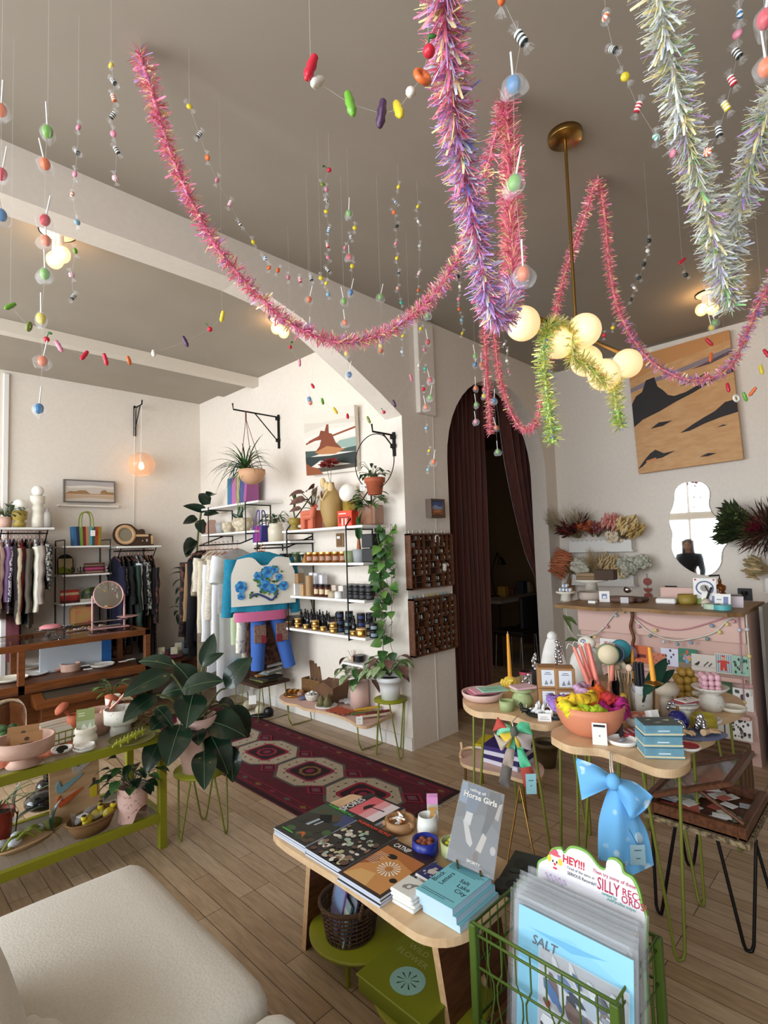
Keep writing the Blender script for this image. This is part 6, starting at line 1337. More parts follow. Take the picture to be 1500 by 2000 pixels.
# ---- pink counter
def counter():
    y0,y1 = .86,2.03; r = E('counter','pink standing shop counter with a live-edge wood top','counter',(4.6,(y0+y1)/2,0)); oy = r.location.y; ox = 4.6
    prof = [(4.30,1.06),(4.30,.87),(4.335,.868),(4.375,.58),(4.41,.575),(4.44,.36),(4.46,.355),(4.49,0),(5.0,0),(5.0,1.06)]
    b = MB(); n = len(prof); vs = [(x-ox,y0-oy,z) for x,z in prof]+[(x-ox,y1-oy,z) for x,z in prof]; b.add(vs,[list(range(n)),list(range(n,2*n))[::-1]]+[(i,i+n,(i+1) % n+n,(i+1) % n) for i in range(n)],'pink_paint'); b.build('body',r)
    for x,z,h in ((4.325,.62,0),(4.385,.355,0),(4.43,.10,0)): b = MB(); b.box((x-ox,0,z-.01),(.07,y1-y0-.04,.01),'pink_paint'); b.box((x-.033-ox,0,z+.002),(.005,y1-y0-.04,.018),'pink_paint'); b.build('card_ledge',r)
    fr = [az(*q,1.085) for q in ((1083,1181),(1120,1184),(1165,1188),(1215,1188),(1265,1190),(1310,1194),(1370,1196),(1420,1199),(1452,1198),(1471,1187))]
    top = [(p.x-ox,p.y-oy) for p in fr]+[(.38,fr[-1].y-oy),(.38,fr[0].y-oy)]
    b = MB(); b.prism(top,1.062,1.088,'oak_top' if 'oak_top' in MATS else mat('oak_top',hx('9A7448'),.5,col2=hx('7E5C36'),scale=4,stretch=(9,1,1)).name); b.build('top',r)
counter()
zc = 1.09; cz = lambda x,y,z=zc: az(x,y,z)
S('cake_stand',MB().lathe([(0,0),(.05,0),(.038,.055),(.08,.065),(.085,.078),(.0001,.074)],'cream_clay',24),'cream cake stand at the left end of the counter','stand',cz(1106,1173))
for k,(dx,dy,dz) in enumerate(((0,.03,0),(0,-.03,0),(0,0,.035))): S('soap',MB().box((0,0,.015),(.07,.045,.03),'paper',.008).box((0,0,.015),(.072,.02,.031),C('7A86A0')),['wrapped white soap on the cream cake stand, left','wrapped white soap on the cream cake stand, right','wrapped white soap on top of the other two on the cake stand'][k],'soap',cz(1106,1173)+Vector((dx,dy,.079+dz)),.2)
S('tray',MB().lathe([(0,0),(.1,0),(.11,.02),(.11,.065),(.1,.07),(.095,.03),(.0001,.02)],C('B8A89C',.6),28),'large round taupe lidded dish on the counter','dish',cz(1145,1173)+Vector((.1,0,0)))
S('cake_stand',MB().lathe([(0,0),(.07,0),(.05,.12),(.15,.14),(.15,.15),(.0001,.15)],'cream_clay',24),'taller cream stand behind the taupe dish','stand',cz(1140,1170)+Vector((.28,.05,0)))
for k,(dy,m,h) in enumerate(((.03,'7A6248',.03),(.03,'8A7258',.03),(-.14,'4A382C',.09))): S('book',MB().box((0,0,h/2),(.12,.17,h),C(m,.8),.003),['lower brown book on the taller cream stand','upper brown book on the taller cream stand','dark wood box beside the brown books'][k],'book',cz(1140,1170)+Vector((.28,.05+dy,.152+(.031 if k == 1 else 0))),.1)
standcard('small white card standing by the taupe dish',cz(1181,1176),.08,.09,shapes=[(C('7E86B0'),('r',.25,.3,.75,.75)),('paper',('r',.35,.35,.65,.55))])
flat('card','tiny white price card in front of the taupe dish','card',cz(1158,1178),.05,.06,'paper',.02)
S('leather_wallet',MB().box((0,0,.025),(.13,.18,.045),C('6E5046',.7),.015).box((0,-.02,.023),(.132,.06,.047),C('C8C4C4')),'brown leather pouch with a pale band on the counter','wallet',cz(1210,1178)+Vector((.08,0,0)),.2)
S('leather_wallet',MB().box((0,0,.02),(.13,.16,.035),C('4E382E',.6),.012),'dark brown leather pouch behind the banded pouch','wallet',cz(1232,1178)+Vector((.12,0,0)),-.2); S('bell',MB().ell((0,0,.03),(.035,.035,.03),'silver'),'small silver bell on the leather pouches','bell',cz(1218,1170)+Vector((.1,0,.042)))
b = MB(); b.M = face(ax(1264,1128,XA-.012),(0,-1,0),(0,0,1)) @ Matrix.Diagonal((.68,.68,.68,1))
for zz,k in ((-.06,0),(-.16,1),(-.28,0)):
    if k: b.prism([(.06*math.cos(PI+PI*i/12),zz+.06*math.sin(PI+PI*i/12)) for i in range(13)],0,.012,C('A85A50',.6))
    else: b.prism([(.06*math.cos(2*PI*i/20),zz+.055*math.sin(2*PI*i/20)) for i in range(20)],0,.012,C('A85A50',.6))
b.tube([(0,.06,.006),(0,-.33,.006)],.003,C('7A4A40'),4); S('clay_hanging',b,'three-piece red clay wall hanging beside the counter','ornament')
S('soap_tray',MB().box((0,0,.02),(.12,.14,.04),'paper',.008),'white notepad block on the counter','notepad',cz(1303,1178),.1)
S('bowl',MB().lathe([(0,0),(.062,0),(.066,.02),(.066,.07),(.06,.07),(.056,.02),(.0001,.02)],'ochre',28),'round ochre bowl on the counter','bowl',cz(1339,1180)+Vector((.05,0,0)))
q = cz(1372,1182); standcard('white illustrated sign with a circular emblem standing on the counter',q+Vector((.08,0,0)),.155,.195,'paper',PI,.08,[(C('5A6A9A'),[(.5+.4*math.cos(a),.62+.28*math.sin(a)) for a in [i*.26 for i in range(24)]]),('paper',('o',.5,.62,.33,.23)),(C('9A9690'),('o',.5,.62,.2,.13)),(C('8AA84A'),[(0,0),(1,0),(1,.2),(.5,.26),(0,.18)]),(C('B03A40'),('o',.1,.94,.05,.035)),(C('B03A40'),('o',.9,.94,.05,.035)),(C('B03A40'),('o',.1,.27,.05,.035))],'sign','sign')
b = MB(); b.lathe([(0,0),(.045,0),(.05,.02),(.05,.06),(.03,.085),(.04,.11),(.04,.13),(.012,.145),(.012,.18)],'amber_jar',18); b.tube([(0,0,.18),(0,0,.21),(0,.07,.205)],.007,'black_metal',6); S('soap_dispenser',b,'brown glass pump dispenser on the counter','dispenser',cz(1402,1180)+Vector((.1,0,.0)))
b = MB(); b.ell((0,0,.03),(.05,.035,.03),C('D8CABA'),10,6); b.tube([(.0,0,.04),(.01,-.02,.1),(.0,-.04,.14)],.008,C('2A2422'),6); b.tube([(.01,-.02,.1),(.0,.0,.15)],.005,C('2A2422'),5); S('ornament',b,'small dark antler ornament on a pale shell on the counter','ornament',cz(1380,1185))
SH = [(C('7E86B0'),('r',.55,.25,.85,.8)),(C('8A929A'),('r',.12,.55,.42,.62))]
standcard('white business card holder with mint card front',cz(1393,1186)+Vector((.02,.02,0)),.12,.1,'paper',PI,.25,SH); standcard('white card with a blue gate drawing on the counter',cz(1410,1188)+Vector((.02,0,0)),.1,.1,'paper',PI,.25,SH); standcard('pale pink card at the right end of the counter',cz(1440,1188)+Vector((.04,.02,0)),.1,.08,C('C8BCC0'),PI,.25)
S('card_stack',MB().cyl((0,0,0),.055,.035,C('B8CCB4',.4),18),'pale green round dish of cards on the counter','dish',cz(1391,1189)); S('card_stack',MB().cyl((0,0,0),.055,.035,C('5AB0B4',.4),18),'turquoise round dish of cards on the counter','dish',cz(1412,1191))
for k,(px,py,lb) in enumerate(((1311,1155,'square black pipe flange on the wall, left of the emblem sign'),(1455,1161,'square black pipe flange on the wall near the right counter end'))): S('pipe_flange',MB().box((0,0,0),(.012,.11,.11),C('2E2C2E',.5),.004).cyl((-.02,0,0),.025,.03,'black_metal'),lb,'flange',ax(px,py,XA-.008))
p0,p1 = ax(1418,1163,XA-.15),ax(1448,1164,XA-.05); S('pipe',MB().tube([p0,p1],.018,'silver',8),'metal pipe arm by the right black flange','pipe')
S('backboard',MB().box((4.72,1.30,1.145),(.03,.42,.112),'pink_paint',.004),'low pink board behind the emblem sign','board')
# cards on the ledges
def kcard(lb,px,ybot,ytop,wpx,X,shapes,base='paper',s=1):
    p = ax(px,ybot,X); t = ax(px,ytop,X); w_ = abs(ax(px-wpx/2,ybot,X).y-ax(px+wpx/2,ybot,X).y); h = t.z-p.z
    b = MB(); card(b,w_,h,face((0,w_/2,0),(0,-1,0),(.12,0,1)),base,shapes,.004); S('greeting_card',b,lb,'greeting card',(X,p.y,p.z))
fg = lambda m,n,seed,s=.09: [(m if isinstance(m,str) else m[i % len(m)],(lambda x,y,q: [(x+q*math.cos(a)*.8,y+q*math.sin(a)) for a in (0,1,2.1,3.1,4.2,5.3)])(random.Random(seed+i).uniform(.1,.9),random.Random(seed+i*7).uniform(.1,.9),random.Random(seed+i*3).uniform(.4,1)*s)) for i in range(n)]
kcard('lilac-white card of black brush figures on the counter ledge',1308,1301,1267,34,4.29,fg(C('2A2A3A'),12,3,.1),C('DCDCF0'))
kcard('green card with pink and orange lily pads on the counter ledge',1344,1306,1268,36,4.29,[(C('8A7A6A'),('r',0,0,1,.3)),(C('5A7A4A'),('r',0,.6,1,.7))]+fg([C('D090A0'),C('E0A040'),C('7AA0D0'),C('C85A40')],9,5,.14),C('2E7A62'))
kcard('beige card with a black dog on the counter ledge',1374,1311,1279,46,4.285,[(C('2A2624'),[(.1,.35),(.3,.55),(.36,.6),(.34,.42),(.25,.3)]),(C('B0A8A0'),('r',0,.25,1,.28))]+[(C('3A3634'),('o',.55+.05*i,.35+.07*(i % 4),.03,.05)) for i in range(7)],C('D8CFC6'))
kcard('blue striped card with a figure in red on the counter ledge',1414,1316,1277,34,4.285,[(C('6E98B8'),('r',.06+.12*i,.05,.12+.12*i,.95)) for i in range(8)]+[(C('C83A2C'),[(.3,.15),(.45,.15),(.5,.35),(.55,.15),(.7,.15),(.66,.55),(.85,.5),(.85,.6),(.5,.68),(.15,.6),(.15,.5),(.34,.55)]),(C('D8A080'),('o',.5,.74,.1,.09)),(C('C83A2C'),('r',.4,.82,.6,.9))],C('D8CEB8'))
kcard('mint and green leaf-patterned card at the right end of the ledge',1448,1320,1282,34,4.28,fg([C('2E5A46'),C('8EC0A4'),C('3E3A3A')],22,11,.1),C('9CC0AE'))
kcard('orange card with black lettering marks behind the yellow candles',1253,1294,1262,30,4.29,[(C('6A1E14'),('r',.2,.3,.8,.5))],C('D86A3A')); kcard('salmon printed card behind the green felt leaf',1283,1296,1276,34,4.29,fg(C('A84A34'),8,2),C('D07A5C'))
kcard('pink printed card on the ledge behind the coral candles',1158,1290,1255,36,4.29,fg(C('A85A60'),10,8),C('E0B8A8')); kcard('white card with a pink oval behind the wooden discs',1188,1275,1248,32,4.29,[(C('C88A90'),('r',.25,.6,.75,.8))],'paper')
kcard('white card with a black bird on the second ledge',1368,1362,1333,34,4.36,[(C('1E1C20'),('o',.5,.4,.2,.25))],C('DCDDF2')); kcard('dark green painted card on the second ledge',1408,1370,1325,46,4.36,fg([C('3E6A3A'),C('5A8A4A'),C('22402A')],16,4,.14),C('3A5A3A')); kcard('white card with grey blackbirds on the second ledge at right',1452,1388,1346,40,4.36,fg(C('4A4A4E'),9,6,.13),'paper'); kcard('lilac card edge beside the yellow bubble candle',1345,1360,1338,14,4.36,[],C('D4D8F0'))
kcard('white card with a busy black and brown drawing on the lowest ledge',1448,1446,1403,44,4.42,fg([C('2E2A2A'),C('7A6A5E'),C('4A3E3A')],26,9,.1),'paper'); kcard('tall pale card with a dark stripe on the lowest ledge',1415,1440,1396,26,4.42,[(C('3A2E2A'),('r',.5,0,.6,1))],C('C8C2B8'))
# bead garlands on the counter
def beadgarland(label,pts,m,beads,X=4.285):
    r = E('bead_garland',label,'garland',ax(*pts[0],X)); o = Vector(r.location); P = smoothpath([ax(*q,X)-o for q in pts],6); b = MB(); b.tube(P,.005,m,5); b.build('string',r)
    for i in range(len(P)//(beads*2),len(P),max(1,len(P)//beads)): b = MB(); b.ell(P[i]+Vector((-.005,0,-.025)),.014,C(random.choice(['E0D08A','8AA0B8','D8A0A8','C8C8D0','7A9A9A','D0D4D8'])),8,6); b.build('bead',r)
mat('pale_tinsel',hx('C8CFC0'),.4,.2,col2=hx('E6E0D4'),scale=90)
beadgarland('pale beaded garland looping from the left post to the counter centre',[(1128,1240),(1150,1242),(1175,1230),(1195,1205),(1210,1190),(1225,1192),(1240,1210)],'pale_tinsel',6)
beadgarland('pale beaded garland draped across the right half of the counter',[(1240,1210),(1270,1235),(1310,1250),(1350,1248),(1395,1235),(1420,1212),(1436,1205)],'pale_tinsel',9)
beadgarland('thin pink tinsel string draped above the pale garland',[(1240,1205),(1280,1224),(1330,1230),(1390,1215),(1432,1200)],C('C88A92',.5),2)
beadgarland('thin pink tinsel string hanging down the right side of the counter',[(1442,1205),(1446,1250),(1450,1320),(1456,1400)],C('B88A94',.5),3)
beadgarland('pale green tinsel string down the right edge of the counter',[(1457,1200),(1461,1250),(1465,1300),(1468,1360)],'pale_tinsel',3,4.27)
b = MB(); o = ax(1112,1200,4.6)
for a,c_,w_ in (((1105,1205),(1128,1222),.045),((1100,1200),(1118,1235),.04),((1103,1252),(1132,1254),.06)): lf(b,ax(*a,4.5),ax(*c_,4.45),w_,C('5A6A3A',.4),None,.1,.15,6)
b.tube(smoothpath([ax(1106,1190,4.5),ax(1112,1230,4.5),ax(1136,1260,4.45),ax(1140,1275,4.45)],5),.004,'pale_tinsel',4); S('leaf_sprig',b,'fabric leaf sprig hanging off the left end of the counter','garland')
b = MB(); b.tube(smoothpath([ax(*q,4.27) for q in ((1233,1186),(1235,1205),(1232,1225),(1238,1245),(1236,1262),(1243,1285))],6),.013,'cherry_wood',8); S('wavy_stick',b,'wavy wooden stick standing against the counter front','stick')
# right side of the counter; the grey stands in for its shade
S('panel',MB().box((4.78,.80,.55),(.55,.02,1.1),C('8A847C',.7)),'right side of the pink counter, its shade painted as grey','panel')
# ================================================================ WAVY TABLES
ZT = .741
T_ = lambda x,y,z=ZT: az(x,y,z)
def wavytable(label,px,legs,extra=()):
    P = [az(x,y,.74) for x,y in px]; cx = sum(p.x for p in P)/len(P); cy = sum(p.y for p in P)/len(P)
    r = E('wavy_table',label,'table',(cx,cy,0)); MB().prism(smooth2([(p.x-cx,p.y-cy) for p in P],4),.708,.74,'birch').build('top',r)
    for x,y,a in legs: b = MB(); hairpin(b,x-cx,y-cy,.708,'olive_tube',a,.055,.0065,.05); b.build('leg',r)
wavytable('wavy birch table with olive hairpin legs holding the kraft boxes',[(905,1371),(915,1382),(935,1390),(969,1392),(1007,1399),(1027,1408),(1053,1414),(1076,1414),(1104,1405),(1120,1385),(1138,1355),(1130,1330),(1085,1318),(1030,1318),(975,1332),(925,1347),(906,1360)],[(2.50,1.78,2.6),(2.46,1.36,-2.2),(2.95,1.80,1.2),(2.85,1.40,-.5)])
wavytable('larger wavy birch table in front holding the blue book stack',[(1076,1436),(1082,1442),(1105,1454),(1128,1459),(1168,1462),(1191,1468),(1228,1481),(1256,1492),(1284,1501),(1312,1503),(1334,1498),(1347,1487),(1348,1477),(1342,1462),(1359,1453),(1377,1446),(1394,1438),(1398,1429),(1395,1420),(1396,1408),(1405,1403),(1424,1399),(1446,1390),(1456,1380),(1452,1371),(1435,1358),(1380,1343),(1310,1335),(1240,1340),(1170,1362),(1140,1385),(1105,1412),(1080,1425)],[(2.30,.78,-2.3),(2.40,1.14,2.4),(2.62,.80,-.6),(2.85,1.15,2.0),(3.22,.78,-.8),(3.15,1.1,1.4)])
# left table
dish('scalloped_dish','pale pink scalloped dish of envelopes at the left end of the table',T_(943,1366),.115,.045,C('D8B8AE',.6),.6,lambda a,z: 1+.03*math.sin(14*a)*(z > .02))
p = T_(945,1364)
for k,(dx,dy,m,lb) in enumerate(((0,.02,'E090A8','lowest pink envelope in the scalloped dish'),(.01,.0,'E8A8B8','second pink envelope in the scalloped dish'),(.03,-.04,'9ED0B8','mint envelope on top in the scalloped dish'))): flat('envelope',lb,'envelope',p+Vector((dx,dy,.03+.009*k)),.15,.11,C(m,.7),.006,-.6,[(C('6AA08C'),('r',.25,.48,.75,.54))] if k == 2 else [])
p = T_(997,1342); r = E('candle_holder','yellow fist-shaped candle holder with a tall ochre taper','candle holder',p); mat('fist_yellow',hx('E0C04E'),.4)
b = MB(); b.ell((0,0,.03),(.038,.045,.035),'fist_yellow',14,9)
for i in range(4): b.tube([(-.036,.028-.019*i,.045),(-.05,.028-.019*i,.035),(-.038,.028-.019*i,.015)],.010,'fist_yellow',7)
b.tube([(-.03,-.04,.05),(-.042,-.01,.05)],.010,'fist_yellow',7); b.build('fist',r)
MB().tube([(0,0,.055),(0,.001,.20),(0,.002,.315)],[.0125,.0105,.007],'wax_yellow',12).tube([(0,.002,.315),(0,.002,.328)],.0015,'paper',5).build('taper',r)
def blobs(label,p,n,R,h,m,seed,name='figurine',r0=.01):
    rs = random.Random(seed); b = MB()
    for i in range(n): t = i/n; a = rs.uniform(0,6.3); q = R*(1-.6*t); b.ell((q*math.cos(a),q*math.sin(a),r0+h*t),(r0*rs.uniform(.7,1.3),r0*rs.uniform(.7,1.3),r0*rs.uniform(.8,1.5)),m,8,6)
    return S(name,b,label,'ornament',p)
S('tin',MB().cyl((0,0,0),.035,.1,'silver',16).lathe([(.0355,.0),(.036,.008),(.0355,.016)],C('A82A4A',.4),16).lathe([(.036,.086),(.037,.094),(.036,.1)],C('A82A4A',.4),16),'silver tin with a red rim behind the card pedestal','tin',T_(1028,1345)); blobs('cluster of silver jewellery on the red rimmed tin',T_(1026,1346)+Vector((-.03,-.03,.0)),16,.03,.09,'silver',3)
p = T_(1021,1378); S('pedestal',MB().lathe([(0,0),(.05,0),(.058,.03),(.045,.06),(.03,.068),(.062,.08),(.064,.088),(.0001,.085)],'sage',26),'sage green round pedestal pot holding a pink card','pot',p)
flat('card_stack','pink and white card stack on the sage pedestal','card',p+Vector((.01,0,.089)),.12,.085,C('D8B4BC',.7),.012,-.5)
b = MB(); b.lathe([(0,0),(.036,0),(.038,.05),(.034,.05),(.032,.008),(.0001,.008)],'sage',24); S('cup',b,'small sage green cup at the front of the table','cup',T_(990,1387))
dish('tray','black oval tray of animal figurines behind the white sign',T_(1052,1396),.065,.012,C('1E2220',.3),.8); dish('tray','small black dish under the white horse figurine',T_(1086,1403),.035,.01,C('2A2C2E',.3),.8)
def animal(label,p,m,s=1,rz=0,horse=False,sit=True):
    b = MB(); L = .02*s; z = .034*s if horse else .012*s
    b.ell((0,0,z),(L*1.2,L*.55,L*.6),m,10,7); b.ell((L*1.1,0,z+L*1.3),(L*.5,L*.38,L*.42),m,9,6); b.tube([(L*.8,0,z),(L*1.1,0,z+L*1.3)],[L*.5,L*.36],m,8)
    for x in (-.8,.8):
        for y in (-.35,.35): b.tube([(L*x,L*y,z),(L*x,L*y,0)],L*.17,m,6)
    b.tube([(-L*1.1,0,z),(-L*1.6,0,z+L*.5),(-L*1.5,0,z+L*1.2)],L*.12,m,5)
    for y in (-.22,.22): b.ell((L*1.05,L*y,z+L*1.75),(L*.1,L*.12,L*.25),m,6,4)
    S('animal_figurine',b,label,'figurine',p,rz)
q = T_(1052,1396)+Vector((0,0,.012)); wc = C('ECECEA',.35)
animal('white cat figurine at the left of the black tray',q+Vector((-.02,.02,0)),wc,1,-1.2); animal('white cat figurine lying at the front of the black tray',q+Vector((-.01,-.015,0)),wc,.9,-.6); animal('white rabbit figurine at the back of the black tray',q+Vector((.035,.0,0)),wc,.9,1.2); animal('brown bear figurine on the black tray',q+Vector((.02,-.035,0)),C('4A2618',.4),1,-.7)
animal('black cat figurine with a raised tail on the black tray',q+Vector((-.045,.045,0)),C('1A1A1A',.3),1,2); animal('white pear-shaped animal figurine right of the brown bear',q+Vector((.0,-.055,0)),wc,.9,-1.5); animal('white horse figurine on its own black dish',T_(1086,1403)+Vector((0,0,.011)),wc,1.15,-.9,True)
standcard('small white printed sign leaning in front of the black tray',T_(1064,1409),.062,.036,'paper',None,.5,[(C('8A8A9A'),('r',.15,.25,.85,.32)),(C('8A8A9A'),('r',.2,.5,.7,.56))],'sign','sign')
def kbox(label,p,s=.105,rz=-2.55):
    r = E('kraft_box',label,'box',p,rz); MB().box((0,0,s/2),(s,s*.92,s),'kraft',.003).build('carton',r)
    b = MB(); M = face((s/2+.0008,-s*.3,s*.12),(0,1,0),(0,0,1)); b.poly([(s/2+.0006,-s*.3,s*.12),(s/2+.0006,s*.3,s*.12),(s/2+.0006,s*.3,s*.9),(s/2+.0006,-s*.3,s*.9)],C('DCE2EC',.6))
    b.art([(C('6A6A72'),('r',.3,.82,.7,.86)),(C('6A6A72'),('r',.2,.72,.8,.76)),(C('8A8A92'),[(.2,.1),(.35,.4),(.5,.1)]),(C('8A8A92'),[(.6,.15),(.75,.45),(.85,.15)])],s*.6,s*.78,M); b.build('label',r)
pA,pB = T_(1057,1392),T_(1094,1396); pA = T_(1062,1385); pB = T_(1096,1388)
for p,n in ((pA,'left'),(pB,'right')):
    for j in (0,1): kbox('kraft gift box with a pale label, %s %s of the block of four' % (('bottom','top')[j],n),p+Vector((.05,.0,.107*j)))
mat('plaster',hx('E6E4E0'),.8,col2=hx('D4D0CC'),scale=9,bump=.5)
p = T_(1080,1352)+Vector((.12,.05,0)); b = MB(); b.grid(lambda u,v: ((.085*(1-v)**.55+.012)*math.cos(2*PI*u)*(1+.12*math.sin(4*PI*u+5*v)),(.085*(1-v)**.55+.012)*math.sin(2*PI*u),.30*v),22,12,'plaster'); b.ell((0,0,.295),(.035,.03,.03),'plaster',10,6); S('plaster_mountain',b,'rough white plaster mountain sculpture behind the kraft boxes','sculpture',p)
blobs('silver totem figurine left of the plaster mountain',T_(1042,1340)+Vector((.06,.02,.08)),16,.015,.09,'silver',5); blobs('silver totem figurine on top of the kraft boxes',pB+Vector((.05,.02,.215)),18,.02,.12,'silver',8); S('black_stand',MB().cyl((0,0,0),.03,.08,C('3A3A3C')),'dark block under the left silver totem','stand',T_(1042,1340)+Vector((.06,.02,0)))
def bust():
    p = T_(1128,1352)+Vector((.08,-.02,0)); r = E('plaster_bust','pale plaster face sculpture lying behind the kraft boxes','sculpture',p,-2.3)
    def fn(u,v):
        a = 2*PI*u; k = PI*v; x,y,z = .10*math.sin(k)*math.cos(a),.085*math.sin(k)*math.sin(a),.085+.125*-math.cos(k)
        f = max(0,math.cos(a))**3*math.sin(k); x += f*(.035*math.exp(-((v-.5)/.07)**2)*max(0,math.cos(a*1))**12+.012*math.exp(-((v-.33)/.03)**2)+.012*math.exp(-((v-.27)/.03)**2)-.018*math.exp(-((v-.58)/.05)**2)*(abs(math.sin(a)) > .2)); return (x,y,z+.04)
    MB().grid(fn,64,40,'plaster').build('head',r); b = MB(); b.ell((-.02,.03,.18),(.09,.08,.07),'plaster',14,8); b.ell((-.05,.02,.08),(.09,.1,.08),'plaster',14,8); b.build('hair',r)
bust()
b = MB(); b.ell((0,0,.03),(.03,.055,.035),C('E2DCCB',.4),12,8); b.ell((-.026,.01,.04),(.012,.018,.012),C('6A7AA8',.4),8,6)
for i in range(5): b.ell((.0,-.03+.004*i,.062-.006*i),.006,C('1A1A1A'),6,4)
S('fish_ornament',b,'cream fish-shaped ornament with a blue eye on the plaster face','ornament',T_(1128,1352)+Vector((.09,-.03,.24)))
# front table
mat('terra_bowl',hx('D98A68'),.55)
p = T_(1155,1432); dish('bowl','large terracotta-pink bowl of crocheted scrunchies',p,.15,.135,'terra_bowl',.35)
def scrunchie(label,q,R,r0,m,rx=0,rz=0):
    n = 46; b = MB(); b.tube([((R+.008*math.sin(i*2.1))*math.cos(2*PI*i/n),(R+.008*math.sin(i*2.1))*math.sin(2*PI*i/n)*.8,.008*math.cos(i*1.7)) for i in range(n)],[r0*(1+.28*math.sin(i*2.4)) for i in range(n)],m,9,True); o = S('scrunchie',b,label,'scrunchie',q,rz); o.rotation_euler = (rx,.25,rz)
for k,(dx,dy,dz,R,r0,c,lb) in enumerate(((-.06,.03,.12,.075,.03,'E8D830','lemon yellow scrunchie at the front of the terracotta bowl'),(-.03,-.02,.115,.06,.027,'B8D030','lime green scrunchie at the front of the terracotta bowl'),(.0,.06,.16,.075,.03,'E8C030','golden yellow scrunchie at the back of the terracotta bowl'),(.06,.03,.175,.07,.026,'F07028','orange scrunchie on top of the terracotta bowl'),(.06,-.08,.135,.06,.03,'B0287A','magenta scrunchie at the right of the terracotta bowl'),(-.03,.125,.13,.045,.026,'9A78C0','lilac scrunchie at the left of the terracotta bowl'),(.09,.05,.20,.055,.022,'C8A0C0','patterned pink scrunchie heaped at the top back of the bowl'),(.1,-.03,.17,.055,.024,'C83A3A','red scrunchie behind the magenta one'))): scrunchie(lb,p+Vector((dx,dy,.085+(dz-.085)*.62)),R*.9,r0*.85,C(c,.95),.3,k)
standcard('tall white price tag on the front of the terracotta bowl',p+Vector((-.115,-.088,.0)),.058,.095,'paper',None,-.12,[(C('2A2A2A'),('r',.1,.82,.9,.92)),(C('8A8A8A'),('o',.5,.42,.06,.04))],'price_tag','price tag')
p = T_(1182,1392); S('glass_vase',MB().lathe([(0,0),(.07,0),(.072,.17),(.068,.17),(.066,.006),(.0001,.006)],'glass',24),'clear glass cylinder holding coral taper candles','vase',p); mat('coral_wax',hx('E88878'),.4)
TP = None
for k,(dx,dy,lx,ly) in enumerate(((-.03,.03,-.03,.10),(-.01,.035,-.0,.085),(.02,.02,.01,.06),(-.025,-.005,.0,.06),(.03,-.02,.06,-.02),(.0,-.03,.03,-.03),(.02,.04,.02,.07))):
    b = MB(); t = Vector((lx,ly,.30)).normalized()*.33; b.tube([(0,0,0),t*.5,t*.97,t],[.0125,.0115,.009,.005],'coral_wax',10); b.tube(smoothpath([t,t+Vector((-.01,.02,.015)),t+Vector((-.02,.03,-.01))],3),.0015,'paper',4)
    S('taper_candle',b,'coral taper candle leaning in the clear glass cylinder','candle',p+Vector((dx*.6,dy*.6,.008)),0,'coral taper candles')
p = T_(1216,1398)+Vector((.05,.0,0)); S('glass_jar',MB().lathe([(0,0),(.055,0),(.057,.16),(.053,.16),(.051,.006),(.0001,.006)],'glass',22),'clear glass jar of sticks and wands beside the coral candles','jar',p)
for k in range(8): b = MB(); t = Vector((rnd(-.05,.05),rnd(-.06,.06),.22)); b.tube([(0,0,0),t],.003,C(('C8B088','8A7A60','B0A89A')[k % 3]),5); b.ell(t,(.008,.018,.018),C(('D8B8A0','C8C0A0','7A6A50')[k % 3]),8,6); S('wooden_wand',b,'thin wand standing in the glass jar beside the coral candles','wand',p+Vector((rnd(-.02,.02),rnd(-.02,.02),.008)),0,'wands in the glass jar')
S('lollipop',MB().tube([(0,0,0),(0,0,.07)],.003,'brass',5).ell((0,0,.09),(.012,.018,.022),C('D8B83A',.3)),'yellow oval trinket in the glass jar','ornament',p+Vector((-.055,-.01,.0)))
for k,(px,py,R,m,lb) in enumerate(((1187,1278,.055,'D8C8A8','cream round hand fan with olive rim'),(1200,1277,.048,'2E4A5A','dark blue round fan behind the cream one'),(1212,1268,.05,'3A8A96','teal patterned round fan'),(1222,1285,.042,'4A4A34','dark olive round fan beside the wavy stick'),(1226,1276,.045,'C8A8D0','lilac round fan behind the dark olive one'))):
    R *= .85; q = ad(px,py,2.95+.05*k); r = E('hand_fan',lb,'fan',q,TOCAM(q)); b = MB(); b.M = face((0,0,0),(0,1,0),(0,0,1)); b.lathe([(.0001,.004),(R,.004),(R,-.004),(.0001,-.004)],C(m,.7),26); b.build('disc',r); b = MB(); b.M = face((0,0,0),(0,1,0),(0,0,1)); b.lathe([(R,.005),(R+.006,.005),(R+.006,-.005),(R,-.005)],C(('6A7A4A','6A6A7A','2E6A76','6A6A4A','A888B0')[k]),26); b.build('rim',r); MB().tube([(0,0,-R),(0,0,-(q.z-.82))],.004,'pine',5).build('handle',r)
S('glass_block',MB().box((0,0,.04),(.1,.2,.08),C('4A3A34',.4),.01),'dark box that the round fans stand in','box',T_(1205,1368)+Vector((.25,.05,0)))
for k,(x0,y0,x1,y1,lb) in enumerate(((1237,1388,1235,1268,'tall ochre taper candle standing right of the glass jar'),(1277,1335,1268,1264,'ochre taper candle in the brass flower holder'))):
    a = T_(1237,1390) if k == 0 else ad(x0,y0,2.55); e = ad(x1,y1,(a-CAM).length*.99); S('taper_candle',MB().tube([(0,0,0),(e-a)*.6,e-a],[.011,.010,.007],'wax_yellow',10),lb,'candle',a)
a = T_(1277,1390); e = ad(1277,1335,2.55); b = MB(); b.tube([(0,0,0),e-a],.006,'brass',7); b.M = Matrix.Translation(e-a); b.lathe([(.008,-.012),(.02,-.002),(.036,.0),(.034,.003),(.012,.012)],'brass',20,wob=lambda t,z: 1+.12*math.sin(6*t)); b.M = Matrix(); b.cyl((0,0,0),.035,.01,'brass',18); S('candle_holder',b,'slim brass flower-shaped candle holder','candle holder',a)
